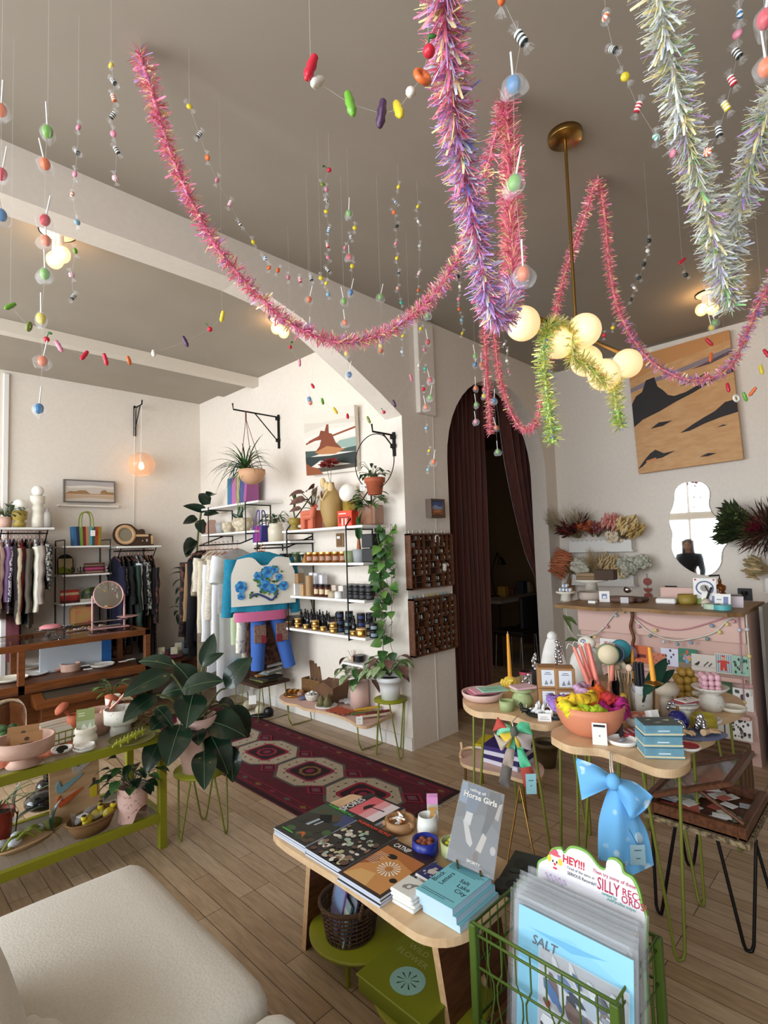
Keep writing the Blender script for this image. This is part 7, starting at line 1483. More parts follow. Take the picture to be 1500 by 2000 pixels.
p = T_(1257,1397); mat('terrazzo_white',hx('D8D6CE'),.4,col2=hx('6A6A5A'),scale=45,ramp=(.66,.7)); S('vase',MB().lathe([(0,0),(.043,0),(.046,.11),(.04,.11),(.037,.006),(.0001,.006)],'terrazzo_white',24),'white vase with dark leaf marks holding black tapers','vase',p)
for k in range(6): a = k*PI/3; S('taper_candle',MB().tube([(0,0,0),(.002*math.cos(a),.002*math.sin(a),.20)],[.010,.007],C('1C1C22',.35),8),'black taper candle bundled in the white vase','candle',p+Vector((.015*math.cos(a)-.01,.015*math.sin(a)+.005,.055)),0,'black tapers in the white vase')
S('candle_wrap',MB().cyl((0,0,0),.03,.06,C('D8D8DC',.3),16),'silver-white paper band around the black tapers','wrapping',p+Vector((-.01,.005,.085)))
b = MB(); q0,q1 = ad(1262,1350,2.62),ad(1302,1285,2.7); b.tube([p+Vector((0,0,.06)),q0],.006,C('1E4A2E'),6); mat('green_felt',hx('0A3020'),.95); n_ = (CAM-q0).normalized()
lf(b,q0-(q1-q0)*.15,q1,.056,'green_felt',n_,.08,.12,10,None,.9); lf(b,q0+Vector((.01,0,0)),q1+Vector((.0,-.03,-.045)),.04,'green_felt',n_,.08,.1,8,None,.9)
S('felt_leaf',b,'big dark green felt leaf leaning behind the black tapers','leaf')
p = T_(1300,1402); S('vase',MB().lathe([(0,0),(.036,0),(.032,.08),(.028,.1),(.055,.11),(.06,.135),(.045,.16),(.02,.165)],C('B8AA98',.7),22),'stone-coloured mushroom-shaped vase behind the leaning frame','vase',p+Vector((.03,.0,0)))
p = T_(1252,1422); dish('bowl','speckled grey bowl with a pink inside on the front table',p,.07,.055,'speckle',.4,None,'terra_bowl')
for k,(dx,dy) in enumerate(((0,.02),(.02,-.02),(-.02,-.01))): S('seashell',MB().ell((0,0,0),(.026,.018,.013),C(('E8A8A8','E8C0B4','E090A0')[k],.5),10,6),['pink soap at the back of the pink-lined bowl','pale soap at the right of the pink-lined bowl','rose soap at the front of the pink-lined bowl'][k],'soap',p+Vector((dx,dy,.045)),k)
standcard('tall white leaning card with a stone-grey edge behind the blue books',T_(1290,1447)+Vector((.02,0,0)),.035,.12,'paper',-2.2,.35,t=.045)
p = T_(1290,1478)+Vector((.03,.01,0)); mat('book_blue',hx('6E9EB0'),.6,col2=hx('628FA2'),scale=30)
for k in range(3):
    r = E('book','slate blue boxed book, %s of the stack of three' % ('bottom','middle','top')[k],'book',p+Vector((rnd(-.004,.004),rnd(-.004,.004),.0425*k)),-.95+.03*k)
    MB().box((0,0,.0205),(.145,.105,.041),'book_blue',.002).build('cover',r); MB().box((0,-.003,.008),(.147,.1,.006),C('D8CDA8',.8)).build('page_edge',r); b = MB(); b.box((.002,.002,.021),(.143,.104,.0425),C('4E5A5A',.6),.001)
    b.art([(C('8A8E88'),[(.3,.3),(.5,.45),(.6,.35),(.4,.2)]),(C('C8B890'),[(.6,.6),(.85,.75),(.8,.5)]),(C('C8B890'),[(.15,.6),(.3,.75),(.35,.6)])],.14,.1,Matrix.Translation((-.07,-.05,.0425))); b.build('top_board',r) if k == 2 else None
    b = MB(); b.art([(C('C8DCE4'),('r',.35,.45,.65,.58))],.145,.041,face((-.0725,-.0535,0),(1,0,0),(0,0,1))); b.build('spine_title',r)
p = T_(1216,1452); dish('dish','white oval soap dish shaped like a fish on the front table',p,.062,.02,'paper',.7); b = MB(); b.tube([(0,0,0),(.03,-.02,.004)],.006,'paper',6); S('ceramic_fish',MB().ell((0,0,.01),(.03,.012,.006),C('9AA0A8',.4)).ell((.01,0,.015),(.015,.006,.004),C('7A5A4A')),'grey fish piece in the white oval dish','ornament',p+Vector((0,0,.008)))
for k,lb in enumerate(('lower red and white printed pouch behind the blue books','upper red and white printed pouch behind the blue books')): flat('pouch',lb,'pouch',T_(1237,1440)+Vector((.01,0,.013*k)),.12,.07,C('B03844',.6),.012,-.9+.2*k,[(C('E8D0D0'),('r',.1+.25*i,.1,.22+.25*i,.9)) for i in range(3)])
S('notebook',MB().box((0,0,.055),(.012,.09,.11),C('2E2A2E',.5)),'dark notebook standing at the right of the terracotta bowl','book',T_(1203,1438),-.6)
def bubble(label,p,n,s,m):
    b = MB(); [b.ell(((i-(n-1)/2)*s*1.7,(j-(n-1)/2)*s*1.7,s+k*s*1.7),s,m,10,7) for i in range(n) for j in range(n) for k in range(n)]; S('bubble_candle',b,label,'candle',p,.5)
p = T_(1331,1375)+Vector((.1,0,0)); S('candle_stand',MB().lathe([(0,0),(.05,0),(.05,.012),(.0001,.012)],C('2E2620',.4),18),'dark plate under the mustard bubble candle','plate',p); bubble('tall mustard bubble candle on a dark plate',p+Vector((0,0,.013)),3,.0215,C('A88438',.5))
b = MB(); b.v = []; [b.ell(((i-.5)*.036,(j-.5)*.036,.14+.0),.0215,C('A88438',.5),10,7) for i in (0,1) for j in (0,1)]; S('bubble_candle',b,'four-bubble mustard candle stacked on the tall one','candle',p+Vector((0,0,.006)),.5)
dish('bowl','grey bowl with a rust inside behind the mustard candle',T_(1362,1372)+Vector((.06,0,0)),.075,.06,'speckle',.4,None,C('A85A3A',.6))
p = T_(1397,1390)+Vector((.02,.02,0)); S('pedestal_dish',MB().lathe([(0,0),(.045,0),(.062,.035),(.05,.07),(.035,.08),(.07,.1),(.085,.115),(.078,.116),(.04,.09),(.0001,.088)],'speckle',28),'stone-grey pedestal dish holding the pink bubble candle','dish',p); bubble('pink bubble candle on the pedestal dish',p+Vector((0,0,.092)),3,.0165,C('D8A8B4',.5))
dish('dish','small cream dish of wooden spoons at the back right of the table',T_(1432,1388),.06,.02,'cream_clay',.7)
p = T_(1335,1408); S('pedestal_pot',MB().lathe([(0,0),(.045,0),(.055,.03),(.045,.055),(.04,.06),(.066,.07),(.07,.078),(.0001,.072)],'speckle',26),'grey pedestal pot holding printed cards','pot',p)
for k,(m,lb) in enumerate((('C8C4C0','grey printed card at the bottom of the pedestal pot stack'),('B04850','red printed card on the pedestal pot'),('D8CCC8','cream card on top of the pedestal pot'))): flat('card',lb,'card',p+Vector((.005*k,-.01*k,.08+.008*k)),.10,.065,C(m,.6),.006,-.7+.15*k,fg(C('5A2A30'),5,k,.14))
blobs('tangle of silver keyrings hanging at the left of the pedestal pot',p+Vector((-.05,.03,.05)),10,.02,.03,'silver',6)
p = T_(1384,1412); dish('dish','white oval dish holding a lime spiral snail',p,.055,.022,'paper',.6); b = MB(); b.tube([(.026*(1-i/40)*math.cos(i*.45),.026*(1-i/40)*math.sin(i*.45),.006+.0006*i) for i in range(38)],.006,C('A8AC3A',.4),7); S('snail_ornament',b,'lime green spiral snail in the white oval dish','ornament',p+Vector((0,0,.018)))
S('ball',MB().ell((0,0,.045),.045,C('14186A',.12,coat=1),22,14).cyl((0,0,.086),.006,.02,'brass'),'glossy cobalt blue bauble on the front table','ornament',T_(1328,1430)+Vector((.02,.01,0)))
p = T_(1372,1426)+Vector((.03,0,0)); S('bowl',MB().lathe([(0,0),(.052,0),(.055,.02),(.05,.025),(.055,.045),(.05,.06),(.044,.06),(.04,.01),(.0001,.01)],C('A0902E',.3),24),'stacked mustard-gold bowls behind the wooden hands','bowl',p)
p = T_(1366,1437); b = MB(); b.lathe([(0,0),(.085,0),(.1,.008),(.09,.009),(.0001,.004)],C('5A6A96',.4),28); b.v = [(x*1.15,y*.75,z) for x,y,z in b.v]; S('plate',b,'blue oval plate under two small wooden hands','plate',p,-.8)
def hand(label,q,rz):
    b = MB(); m = 'birch'; b.ell((0,0,.012),(.024,.017,.009),m,10,6); b.tube([(-.05,0,.014),(-.02,0,.012)],[.014,.012],m,9)
    for i,l in enumerate((.026,.032,.03,.022)): y = -.0135+.009*i; b.tube([(.018,y,.012),(.018+l*.6,y*1.2,.013),(.018+l,y*1.3,.007)],[.0048,.0044,.0036],m,7)
    b.tube([(-.005,-.015,.012),(.01,-.028,.012),(.022,-.03,.008)],[.0055,.005,.004],m,7); S('wooden_hand',b,label,'ornament',q,rz)
hand('small wooden hand at the left of the blue plate',p+Vector((-.04,.05,.008)),-1.7); hand('small wooden hand at the right of the blue plate',p+Vector((.03,-.035,.008)),-.3)
blobs('crumpled silver foil ball in front of the cobalt bauble',p+Vector((-.035,.06,.022)),14,.012,.02,'silver',12,'foil_ball',.011); blobs('tall crumpled silver foil figure on the blue plate',p+Vector((.01,-.005,.018)),16,.014,.05,'silver',13,'foil_ball',.012)
dish('dish','white patterned dish with a red centre right of the blue books',T_(1343,1462),.05,.014,'paper',.7,None,C('A8323A',.5))
# bows hanging from the table edges
def cloth(b,top,bot,d,m,bulge=.05,nu=14,nv=10,fold=.006,fq=5,dd=0):
    A = smoothpath([ad(x,y,d) for x,y in top],6); B = smoothpath([ad(x,y,d+dd) for x,y in bot],6)
    pk = lambda P,t: (lambda k: P[int(k)].lerp(P[min(int(k)+1,len(P)-1)],k-int(k)))(t*(len(P)-1)-1e-6*(t == 1))
    for sgn in (1,-1):
        def fn(u,v):
            q = pk(A,u).lerp(pk(B,u),v); n = (CAM-q).normalized(); return q+n*(sgn*bulge*math.sin(PI*v)*math.sin(PI*min(1,.15+u*.9))**.6+fold*math.sin(fq*2*PI*v+2*u)*u)
        b.grid(fn,nu,nv,m)
mat('blue_daisy',hx('BBD8EC'),.85,col2=hx('6FB2E4'),scale=17,kind='voronoi',ramp=(.24,.33))
def bluebow():
    d = 2.33; r = E('fabric_bow','large sky blue bow with white daisies hanging from the front table','bow'); m = 'blue_daisy'
    b = MB(); cloth(b,[(1198,1517),(1165,1495),(1124,1480)],[(1198,1535),(1175,1545),(1136,1563)],d,m,.04); b.build('loop',r)
    b = MB(); cloth(b,[(1198,1517),(1240,1528),(1276,1556)],[(1198,1537),(1222,1580),(1232,1603)],d,m,.05); cloth(b,[(1276,1556),(1262,1580),(1232,1603)],[(1268,1560),(1255,1578),(1236,1596)],d+.01,m,.01); b.build('loop',r)
    b = MB(); cloth(b,[(1190,1535),(1170,1600),(1168,1680)],[(1218,1540),(1240,1610),(1252,1690)],d+.03,m,.03,fq=2); b.build('tail',r)
    b = MB(); cloth(b,[(1205,1540),(1218,1620),(1222,1716)],[(1225,1560),(1262,1620),(1277,1690)],d+.06,m,.03,fq=2); b.build('tail',r)
    b = MB(); b.ell(ad(1198,1527,d-.03),(.026,.026,.03),m,12,8); b.build('knot',r); t = T_(1195,1470)
    b = MB(); b.tube([t,ad(1196,1500,d-.01),ad(1200,1522,d-.02)],.003,'cream_clay',5); b.tube([t+Vector((.005,.01,0)),ad(1192,1500,d-.0),ad(1195,1520,d-.02)],.003,'cream_clay',5); b.build('cord',r)
    q = ad(1232,1672,d-.02); b = MB(); card(b,.05,.065,face(q+Vector((0,.0,-.03)),(.7,-.7,0),(0,0,1)),C('A8CCDC',.7),[(C('5A7A8A'),('r',.25,.7,.75,.76)),(C('5A7A8A'),('r',.35,.3,.65,.36))]); b.tube([q+Vector((.018,-.018,.035)),ad(1229,1620,d-.01)],.001,'black_metal',4); b.build('tag',r)
bluebow()
def patchbow():
    d = 2.72; r = E('fabric_bow','patchwork mint, yellow, rust and beige bow hanging from the left table','bow'); c = lambda s: C(s,.9)
    L = [([(1003,1425),(985,1412),(972,1400)],[(1003,1428),(980,1425),(962,1428)],'B84A40'),([(1004,1424),(992,1415),(975,1412)],[(1004,1430),(985,1432),(968,1440)],'7CC8A4'),([(1003,1428),(985,1432),(972,1428)],[(1003,1437),(995,1458),(988,1460)],'D8B840'),([(1003,1434),(985,1445),(963,1430)],[(1003,1438),(985,1462),(978,1466)],'B8AA98'),
         ([(1004,1425),(1015,1410),(1033,1412)],[(1004,1431),(1020,1430),(1040,1436)],'5CBE92'),([(1004,1430),(1020,1432),(1040,1436)],[(1004,1437),(1020,1460),(1036,1465)],'A89C98'),([(1004,1432),(1014,1440),(1020,1445)],[(1004,1438),(1008,1455),(1016,1462)],'D0B040')]
    b = MB()
    for k,(t,o,m) in enumerate(L): cloth(b,t,o,d-.004*k,c(m),.03,8,6)
    b.build('loop',r)
    for t,o,ms in (([(1000,1438),(985,1475),(973,1530)],[(1008,1440),(1004,1480),(994,1540)],('6CC49C','A8988C','6A6460')),([(1006,1440),(1012,1480),(1024,1540)],[(1010,1438),(1030,1480),(1050,1525)],('5CBE92','5CBE92','A8463C'))):
        b = MB()
        for i in range(3):
            g = lambda P,a: (lambda S_: [S_[int(a*18/3)],S_[int((a+.5)*18/3)],S_[min(int((a+1)*18/3),len(S_)-1)]])(smoothpath([Vector((x,y,0)) for x,y in P],9))
            cloth(b,[(q.x,q.y) for q in g(t,i)],[(q.x,q.y) for q in g(o,i)],d+.03,c(ms[i]),.015,6,6)
        b.build('tail',r)
    b = MB(); b.ell(ad(1004,1430,d-.04),(.018,.018,.026),C('5A5A54',.8),10,8); b.build('knot',r); b = MB(); b.tube([T_(1010,1399),ad(1000,1410,d-.02),ad(1003,1424,d-.03)],.003,'cream_clay',5); b.build('cord',r)
    q = ad(1040,1530,d-.03); b = MB(); card(b,.045,.085,face(q+Vector((-.02,.02,-.045)),(.7,-.7,0),(0,0,1)),C('A0D4DC',.6),[(C('4A7A84'),('r',.25,.65,.75,.7)),(C('4A7A84'),('r',.4,.4,.6,.44))]); b.build('tag',r)
patchbow()
# under the tables
p = az(945,1500,.12); r = E('low_table','low pale pink curvy shelf table under the left wavy table','table',(p.x,p.y,0)); b = MB(); P = [az(*q,.22)-Vector((p.x,p.y,0)) for q in ((898,1478),(905,1492),(940,1502),(985,1512),(1030,1525),(1060,1515),(1055,1490),(1000,1472),(940,1464),(908,1468))]
b.prism(smooth2([(v.x,v.y) for v in P],4),.20,.22,'pink_ply','birch'); b.build('top',r)
for k in (1,4,6,8): MB().tube([(P[k].x*.9,P[k].y*.9,.2),(P[k].x*.95,P[k].y*.95,0)],.008,'brass',6).build('leg',r)
for k,(m,lb) in enumerate((('D8D4E4','bottom'),('2E1E5A','second'),('D8D4E4','third'),('38246A','top'))): S('book',MB().box((0,0,.014),(.2,.26,.026),C(m,.6),.002),'%s %s book of the stack on the low pink table' % (lb,'white' if k % 2 == 0 else 'purple'),'book',az(985,1492,.22)+Vector((.04,-.0,.001+.028*k)),.05*k)
S('book',MB().box((0,0,.014),(.2,.24,.028),C('C8B020',.6),.002).box((0,0,.006),(.202,.242,.012),'paper'),'yellow book lying behind the purple stack under the table','book',az(965,1470,.22)+Vector((.12,.06,.0)),.3)
S('wooden_hook',MB().tube(smoothpath([(-.06,0,.01),(0,.03,.03),(.05,0,.04),(.03,-.04,.05)],5),.01,'birch',7).tube([(0,.03,.03),(.02,.05,.07)],.009,'birch',7),'knobbly wooden branch hook at the left end of the low pink table','ornament',az(915,1478,.22)+Vector((.0,.02,0)))
b = MB(); pot(b,.06,.085,.17,C('5A4A2E',.5),lip=.03); S('pot',b,'dark olive plant pot on the floor under the wavy tables','pot',az(1062,1500,0)+Vector((.05,0,0)))
S('gold_stand',MB().tube([az(1015,1535,.3),az(1048,1695,0),az(990,1690,0)],.005,'brass',6).tube([az(1015,1535,.3),az(990,1690,0)],.005,'brass',6),'thin brass triangular stand leg on the floor by the magazine table','stand')
p = az(1420,1575,.0); S('wood_cube',MB().box((0,0,.15),(.33,.25,.30),'dark_wood' if 0 else mat('oak_block',hx('7A5A38'),.6,col2=hx('553A22'),scale=3.2,kind='wave').name,.008),'large solid wooden cube stool between the tables and the counter','stool',(3.87,.945,0),.0)
def blackstool():
    r = E('stool','low black hairpin-leg stool under the wooden specimen case','stool',(2.70,.72,0)); b = MB(); mat('woven_seat',hx('4A3C2E'),.9,col2=hx('A08C6A'),scale=60); b.prism([(-.24,.2),(-.24,-.19),(.26,-.19),(.26,.2)],.40,.42,'woven_seat'); b.build('seat',r)
    for x,y,a in ((-.17,.14,2.6),(-.17,-.13,-2.6),(.2,.14,.6),(.2,-.13,-.6)): b = MB(); hairpin(b,x,y,.40,'black_metal',a,.05,.007,.05); b.build('leg',r)
    r = E('specimen_case','shallow wooden case of paper pieces with a raised glass lid on the black stool','case',(2.68,.725,.421)); W,D,h = .42,.37,.05; b = MB()
    for c_,d in (((0,D/2-.015,h/2),(W,.03,h)),((0,-D/2+.015,h/2),(W,.03,h)),((W/2-.015,0,h/2),(.03,D-.06,h)),((-W/2+.015,0,h/2),(.03,D-.06,h)),((0,0,.006),(W,D,.012))): b.box(c_,d,'walnut',.003)
    b.build('case',r); b = MB(); rs = random.Random(1)
    for i in range(40): b.box((rs.uniform(-.16,.16),rs.uniform(-.13,.13),.014+.0007*i),(rs.uniform(.04,.07),rs.uniform(.03,.05),.002),rs.choice(['paper',C('C8D0D8'),'paper',C('C86A5A'),C('9AB0A0'),C('E0D8C8')]),0,rs.uniform(0,3))
    o = b.build('paper_ephemera',r); o['kind'] = 'stuff'
    b = MB(); M = Matrix.Translation((0,D/2,h)) @ Matrix.Rotation(R_(-24),4,'X'); b.M = M
    for c_,d in (((0,-.02,.01),(W,.04,.02)),((0,-D+.02,.01),(W,.04,.02)),((W/2-.02,-D/2,.01),(.04,D-.08,.02)),((-W/2+.02,-D/2,.01),(.04,D-.08,.02))): b.box(c_,d,'walnut',.003)
    b.build('lid_frame',r); b = MB(); b.M = M; b.box((0,-D/2,.01),(W-.08,D-.08,.004),'smoke_glass'); b.build('lid_glass',r)
    MB().tube([(-.17,-.17,h),(-.17,-.02,h+.085)],.008,'walnut',6).build('lid_prop',r)
blackstool()
# ================================================================ MAGAZINE TABLE
def magtable():
    r = E('bench_table','low birch bench table with slab legs covered in magazines','table',(1.45,1.55,0)); o = (1.45,1.55); zt = .432
    out = [(1.27,1.93),(1.265,1.5),(1.25,1.24),(1.255,1.13),(1.31,1.06),(1.42,1.03),(1.6,1.04),(1.72,1.1),(1.76,1.25),(1.76,1.6),(1.75,1.95),(1.66,2.0),(1.36,2.0)]
    MB().prism(smooth2([(x-o[0],y-o[1]) for x,y in out],4),zt-.026,zt,'birch').build('top',r)
    for y,s in ((1.86,1),(1.10,-1)):
        b = MB(); b.M = Matrix(((1,0,0,0),(0,-.09*s*0-.12*s,1,0),(0,1,0,0),(0,0,0,1))); b.M = Matrix(((1,0,0,1.5-o[0]),(0,-.16*s,1,y-o[1]),(0,1,0,0),(0,0,0,1)))
        b.prism([(-.17,.405),(-.16,0),(-.06,0),(-.03,.18),(.03,.18),(.06,0),(.16,0),(.17,.405)],-.013,.013,'walnut','pine'); b.build('leg',r)  # walnut faces against pine edges put the slab's side shading into colour
magtable()
ZM = .433
def mag(label,X0,Y0,n,base,shapes,texts=(),w_=.212,h=.29,th=.009,group=None,rot=0):
    """a pile of n copies: each its own thing, the printed cover on the top one"""
    for j in range(n):
        top = j == n-1; r = E('magazine',label if top else 'copy %s under the %s' % ('right' if j == n-2 else 'lowest',label),'magazine',(X0+rnd(-.004,.004)*(not top),Y0+rnd(-.004,.004)*(not top),ZM+th*j+.0005*j))
        b = MB(); b.box((h/2,-w_/2,th/2),(h,w_,th-.001),C('C9D0DE',.7)); b.build('pages',r)
        b = MB(); b.box((h/2,-w_/2,th-.0006),(h,w_,.0012),C(base,.3))
        if top:
            M = face((0,0,th),(0,-1,0),(1,0,0)) if not rot else face((0,-w_,th),(1,0,0),(0,1,0)); a,c_ = (w_,h) if not rot else (h,w_)
            b.art(shapes,a,c_,M,.00015)
            for st,x,y,sz,m,*k in texts: b.text(st,sz,C(m,.4),M @ Matrix.Translation((x,y,.0004+.00012*len(shapes)*.3+.003*0)) @ Matrix.Rotation(R_(k[0] if k else 0),4,'Z'),bold=.012,sx=k[1] if len(k) > 1 else 1)
        b.build('cover',r)
def sc(n,seed,cs,s,box=(.05,.05,.95,.8)): rs = random.Random(seed); return [(C(rs.choice(cs),.4),('o',rs.uniform(box[0],box[2]),rs.uniform(box[1],box[3]),rs.uniform(.4,1)*s,rs.uniform(.3,.8)*s)) for _ in range(n)]
mag('glossy black magazine with a mossy forest cover, far left',1.28,1.965,3,'12140F',[(C('24402A',.3),[(0,.6),(.4,.7),(1,.55),(1,.85),(.3,1),(0,.9)]),(C('2A3A6A',.3),[(.55,.6),(1,.6),(1,.95),(.7,.9)])]+sc(16,3,['2A3A1E','3A5A2E','1E2A1A','4A3A22'],.12)+[(C('0A0C0C'),[(.3,.66),(.5,.78),(.72,.62),(.6,.57),(.42,.58)]),(C('A8B8C0'),[(.4,.58),(.46,.58),(.44,.36),(.36,.36)]),(C('A8B8C0'),[(.54,.57),(.58,.57),(.56,.42),(.51,.42)]),(C('5AC84A'),('r',.12,.08,.45,.1)),(C('B8603A'),[(.5,.12),(.6,.16),(.72,.1),(.66,.2),(.58,.22)])],[('MUSHROOM',.02,.268,.022,'4AC83A',0,1),('PEOPLE',.12,.268,.02,'48C078')])
mag('black magazine with many pale mushrooms, mid row',1.275,1.745,3,'141010',sc(70,9,['D8D4C4','B8B0A0','5A4034','8A6A58','E0DCD0','1E1A18','9AB0A0','C0B890'],.075,(.05,.05,.95,.8)),[('MUSHROOM PEOPLE',.008,.262,.024,'E84A28',0,.82)])
daisy = [(C('EDEFE6'),[(.58+.02*math.cos(a),.46+.015*math.sin(a)),(.58+.2*math.cos(a-.09),.46+.145*math.sin(a-.09)),(.58+.21*math.cos(a+.05),.46+.15*math.sin(a+.05))]) for a in [i*.37 for i in range(17)]]
mag('dark magazine with an orange cat and daisy',1.255,1.530,3,'2A1812',[(C('C88A4C',.3),('r',.06,.05,.94,.83)),(C('B06A34',.3),[(.06,.5),(.4,.7),(.94,.6),(.94,.83),(.06,.83)]),(C('D8A868',.3),[(.06,.05),(.6,.05),(.5,.3),(.2,.25)]),(C('9A5428',.3),[(.06,.3),(.3,.5),(.2,.6),(.06,.55)]),(C('1E140E'),('o',.38,.68,.1,.05)),(C('1E140E'),('o',.85,.33,.07,.045))]+daisy+[(C('E8D8C0'),('r',.09,.66-.03*i,.09+.24*(1-.12*(i*7 % 3)),.66-.03*i+.008)) for i in range(9)]+[(C('B87838'),('o',.58,.46,.07,.05))],[('CATNIP',.03,.25,.036,'F2EEE8',0,.62)])
mag('hardback with a red and white mushroom cover',1.545,1.885,2,'141214',[(C('D8606A',.3),('r',.16,.08,.94,.8)),(C('E09AA0',.3),('r',.16,.08,.94,.5)),(C('E4D4D8',.3),('r',.16,.08,.94,.3)),(C('1A1416'),[(.36,.56),(.46,.66),(.6,.64),(.72,.54),(.55,.52)]),(C('1A1416'),[(.54,.54),(.57,.54),(.62,.2),(.58,.2)])],[('SPORES',.012,.182,.05,'F0ECEA',0,.82)],.22,.21,.014,None,1)
p = Vector((1.65,1.595,ZM)); b = MB(); b.lathe([(0,0),(.05,0),(.062,.02),(.064,.045),(.05,.046),(.046,.03),(.0001,.028)],'ash_wood' if 'ash_wood' in MATS else mat('ash_wood',hx('A07850'),.6).name,28)
for a in (.5,2.6,4.7): b.box((.06*math.cos(a),.06*math.sin(a),.038),(.03,.022,.02),'ash_wood',.006,a)
S('ashtray',b,'round wooden ashtray with rolled paper sticks on the magazine bench','ashtray',p)
for k in range(8): a = rnd(0,6); S('cigarette',MB().tube([(-.022,0,0),(.012,0,0)],.004,'paper',7).tube([(.012,0,0),(.024,0,0)],.0042,C('D08A50'),7),'cigarette lying in the wooden ashtray','cigarette',p+Vector((rnd(-.02,.02),rnd(-.02,.02),.036+.005*k*.4)),a,'cigarettes in the wooden ashtray')
p = Vector((1.70,1.49,ZM)); b = MB(); b.lathe([(0,0),(.042,0),(.044,.03),(.036,.075),(.032,.075),(.036,.01),(.0001,.008)],C('E2E4DE',.4),26); S('cup',b,'white tapered cup holding pink-topped biscuit packets','cup',p)
for k in range(3): b = MB(); card(b,.045,.095,lean(0,.0,0,-2.4,.12),'clear_sleeve',[(C('D890C0'),('r',0,.72,1,1)),(C('B88A4A'),('o',.5,.5,.22,.1)),(C('B88A4A'),[(.2,.1),(.8,.1),(.7,.45),(.95,.5),(.9,.58),(.1,.58),(.05,.5),(.3,.45)])],.003); S('biscuit_packet',b,'gingerbread packet with a pink header in the white cup, %s' % ('front','middle','back')[k],'packet',p+Vector((.012*k-.0,.01*k,.045)))
for lb,q,m,bm in (('cobalt blue bowl of brown nuts on the magazine bench',(1.585,1.405),C('1E2C88',.3),'8A4A34'),('sage bowl of lime yellow balls on the magazine bench',(1.645,1.315),C('A8B07A',.4),'C0C030')):
    p = Vector((*q,ZM)); b = MB(); b.lathe([(0,0),(.042,0),(.05,.012),(.05,.055),(.044,.056),(.042,.015),(.0001,.01)],m,28); S('bowl',b,lb,'bowl',p)
    for k in range(6): a = k*1.2; S('nut',MB().ell((0,0,0),(.016,.013,.012),C(bm,.6),9,6),('brown nut in the cobalt bowl' if bm == '8A4A34' else 'lime yellow ball in the sage bowl'),'nut' if bm == '8A4A34' else 'ball',p+Vector((.022*math.cos(a)*(k > 0),.022*math.sin(a)*(k > 0),.042)),a,'nuts in the cobalt bowl' if bm == '8A4A34' else 'balls in the sage bowl')
def coasters(lb,x,y,n,base,draw):
    for j in range(n): b = MB(); b.box((0,0,.006),(.098,.098,.0115),C('E4E2DC',.5),.005); (b.box((0,0,.0118),(.086,.086,.001),C(base,.4)),b.art(draw,.086,.086,face((-.043,.043,.0124),(0,-1,0),(1,0,0)),.0001)) if j == n-1 else None; S('coaster',b,('top ' if j == n-1 else '%s ' % ('bottom','second','third')[j])+lb,'coaster',(x+rnd(-.003,.003),y+rnd(-.003,.003),ZM+.0122*j),rnd(-.08,.08))
coasters('coaster of the navy illustrated stack',1.47,1.262,3,'242C66',[(C('C8C0B4'),[(.3,.3),(.5,.35),(.75,.75),(.5,.65),(.3,.7),(.2,.5)])]+sc(6,2,['C8C0B4','A8A0A0'],.1)); coasters('coaster of the white line-drawing stack',1.345,1.262,4,'DEDCD4',[(C('8A8884'),[(.3,.25),(.6,.3),(.7,.6),(.85,.8),(.6,.7),(.4,.6),(.25,.4)]),(C('DEDCD4'),('o',.5,.45,.08,.1)),(C('6A6866'),[(.55,.5),(.58,.5),(.8,.75),(.78,.77)])])
TX = [('Block',.022,.07,.026,'14202A',90),('Letters',.05,.07,.026,'14202A',90),('Salt',.082,.12,.026,'14202A'),('Lake',.09,.094,.026,'14202A'),('City',.098,.068,.026,'14202A')]
for k in range(3):
    for j in range(1):
        r = E('booklet','turquoise type booklet, %s of the pile on the bench' % ('bottom','middle','top')[k],'booklet',(1.325+.004*(2-k),1.222-.01*(2-k),ZM+.0225*k)); b = MB(); b.box((.105,-.074,.011),(.21,.148,.021),C('B8D4E8',.6)); b.build('pages',r); b = MB(); b.box((.105,-.074,.0215),(.21,.148,.0012),C('7EC4D0',.5))
        if k == 2: M = face((0,0,.0224),(0,-1,0),(1,0,0)); b.art([(C('3A6A78'),('r',.05,.955-.036*i,.95-.08*(i % 3),.967-.036*i)) for i in range(6)]+[(C('3A6A78'),('r',.05,.12-.04*i,.9-.2*i,.132-.04*i)) for i in range(2)],.148,.21,M,.0001); [b.text(st,sz,C(m),M @ Matrix.Translation((x,y,.0003)) @ Matrix.Rotation(R_(a[0] if a else 0),4,'Z')) for st,x,y,sz,m,*a in TX]
        b.build('cover',r)
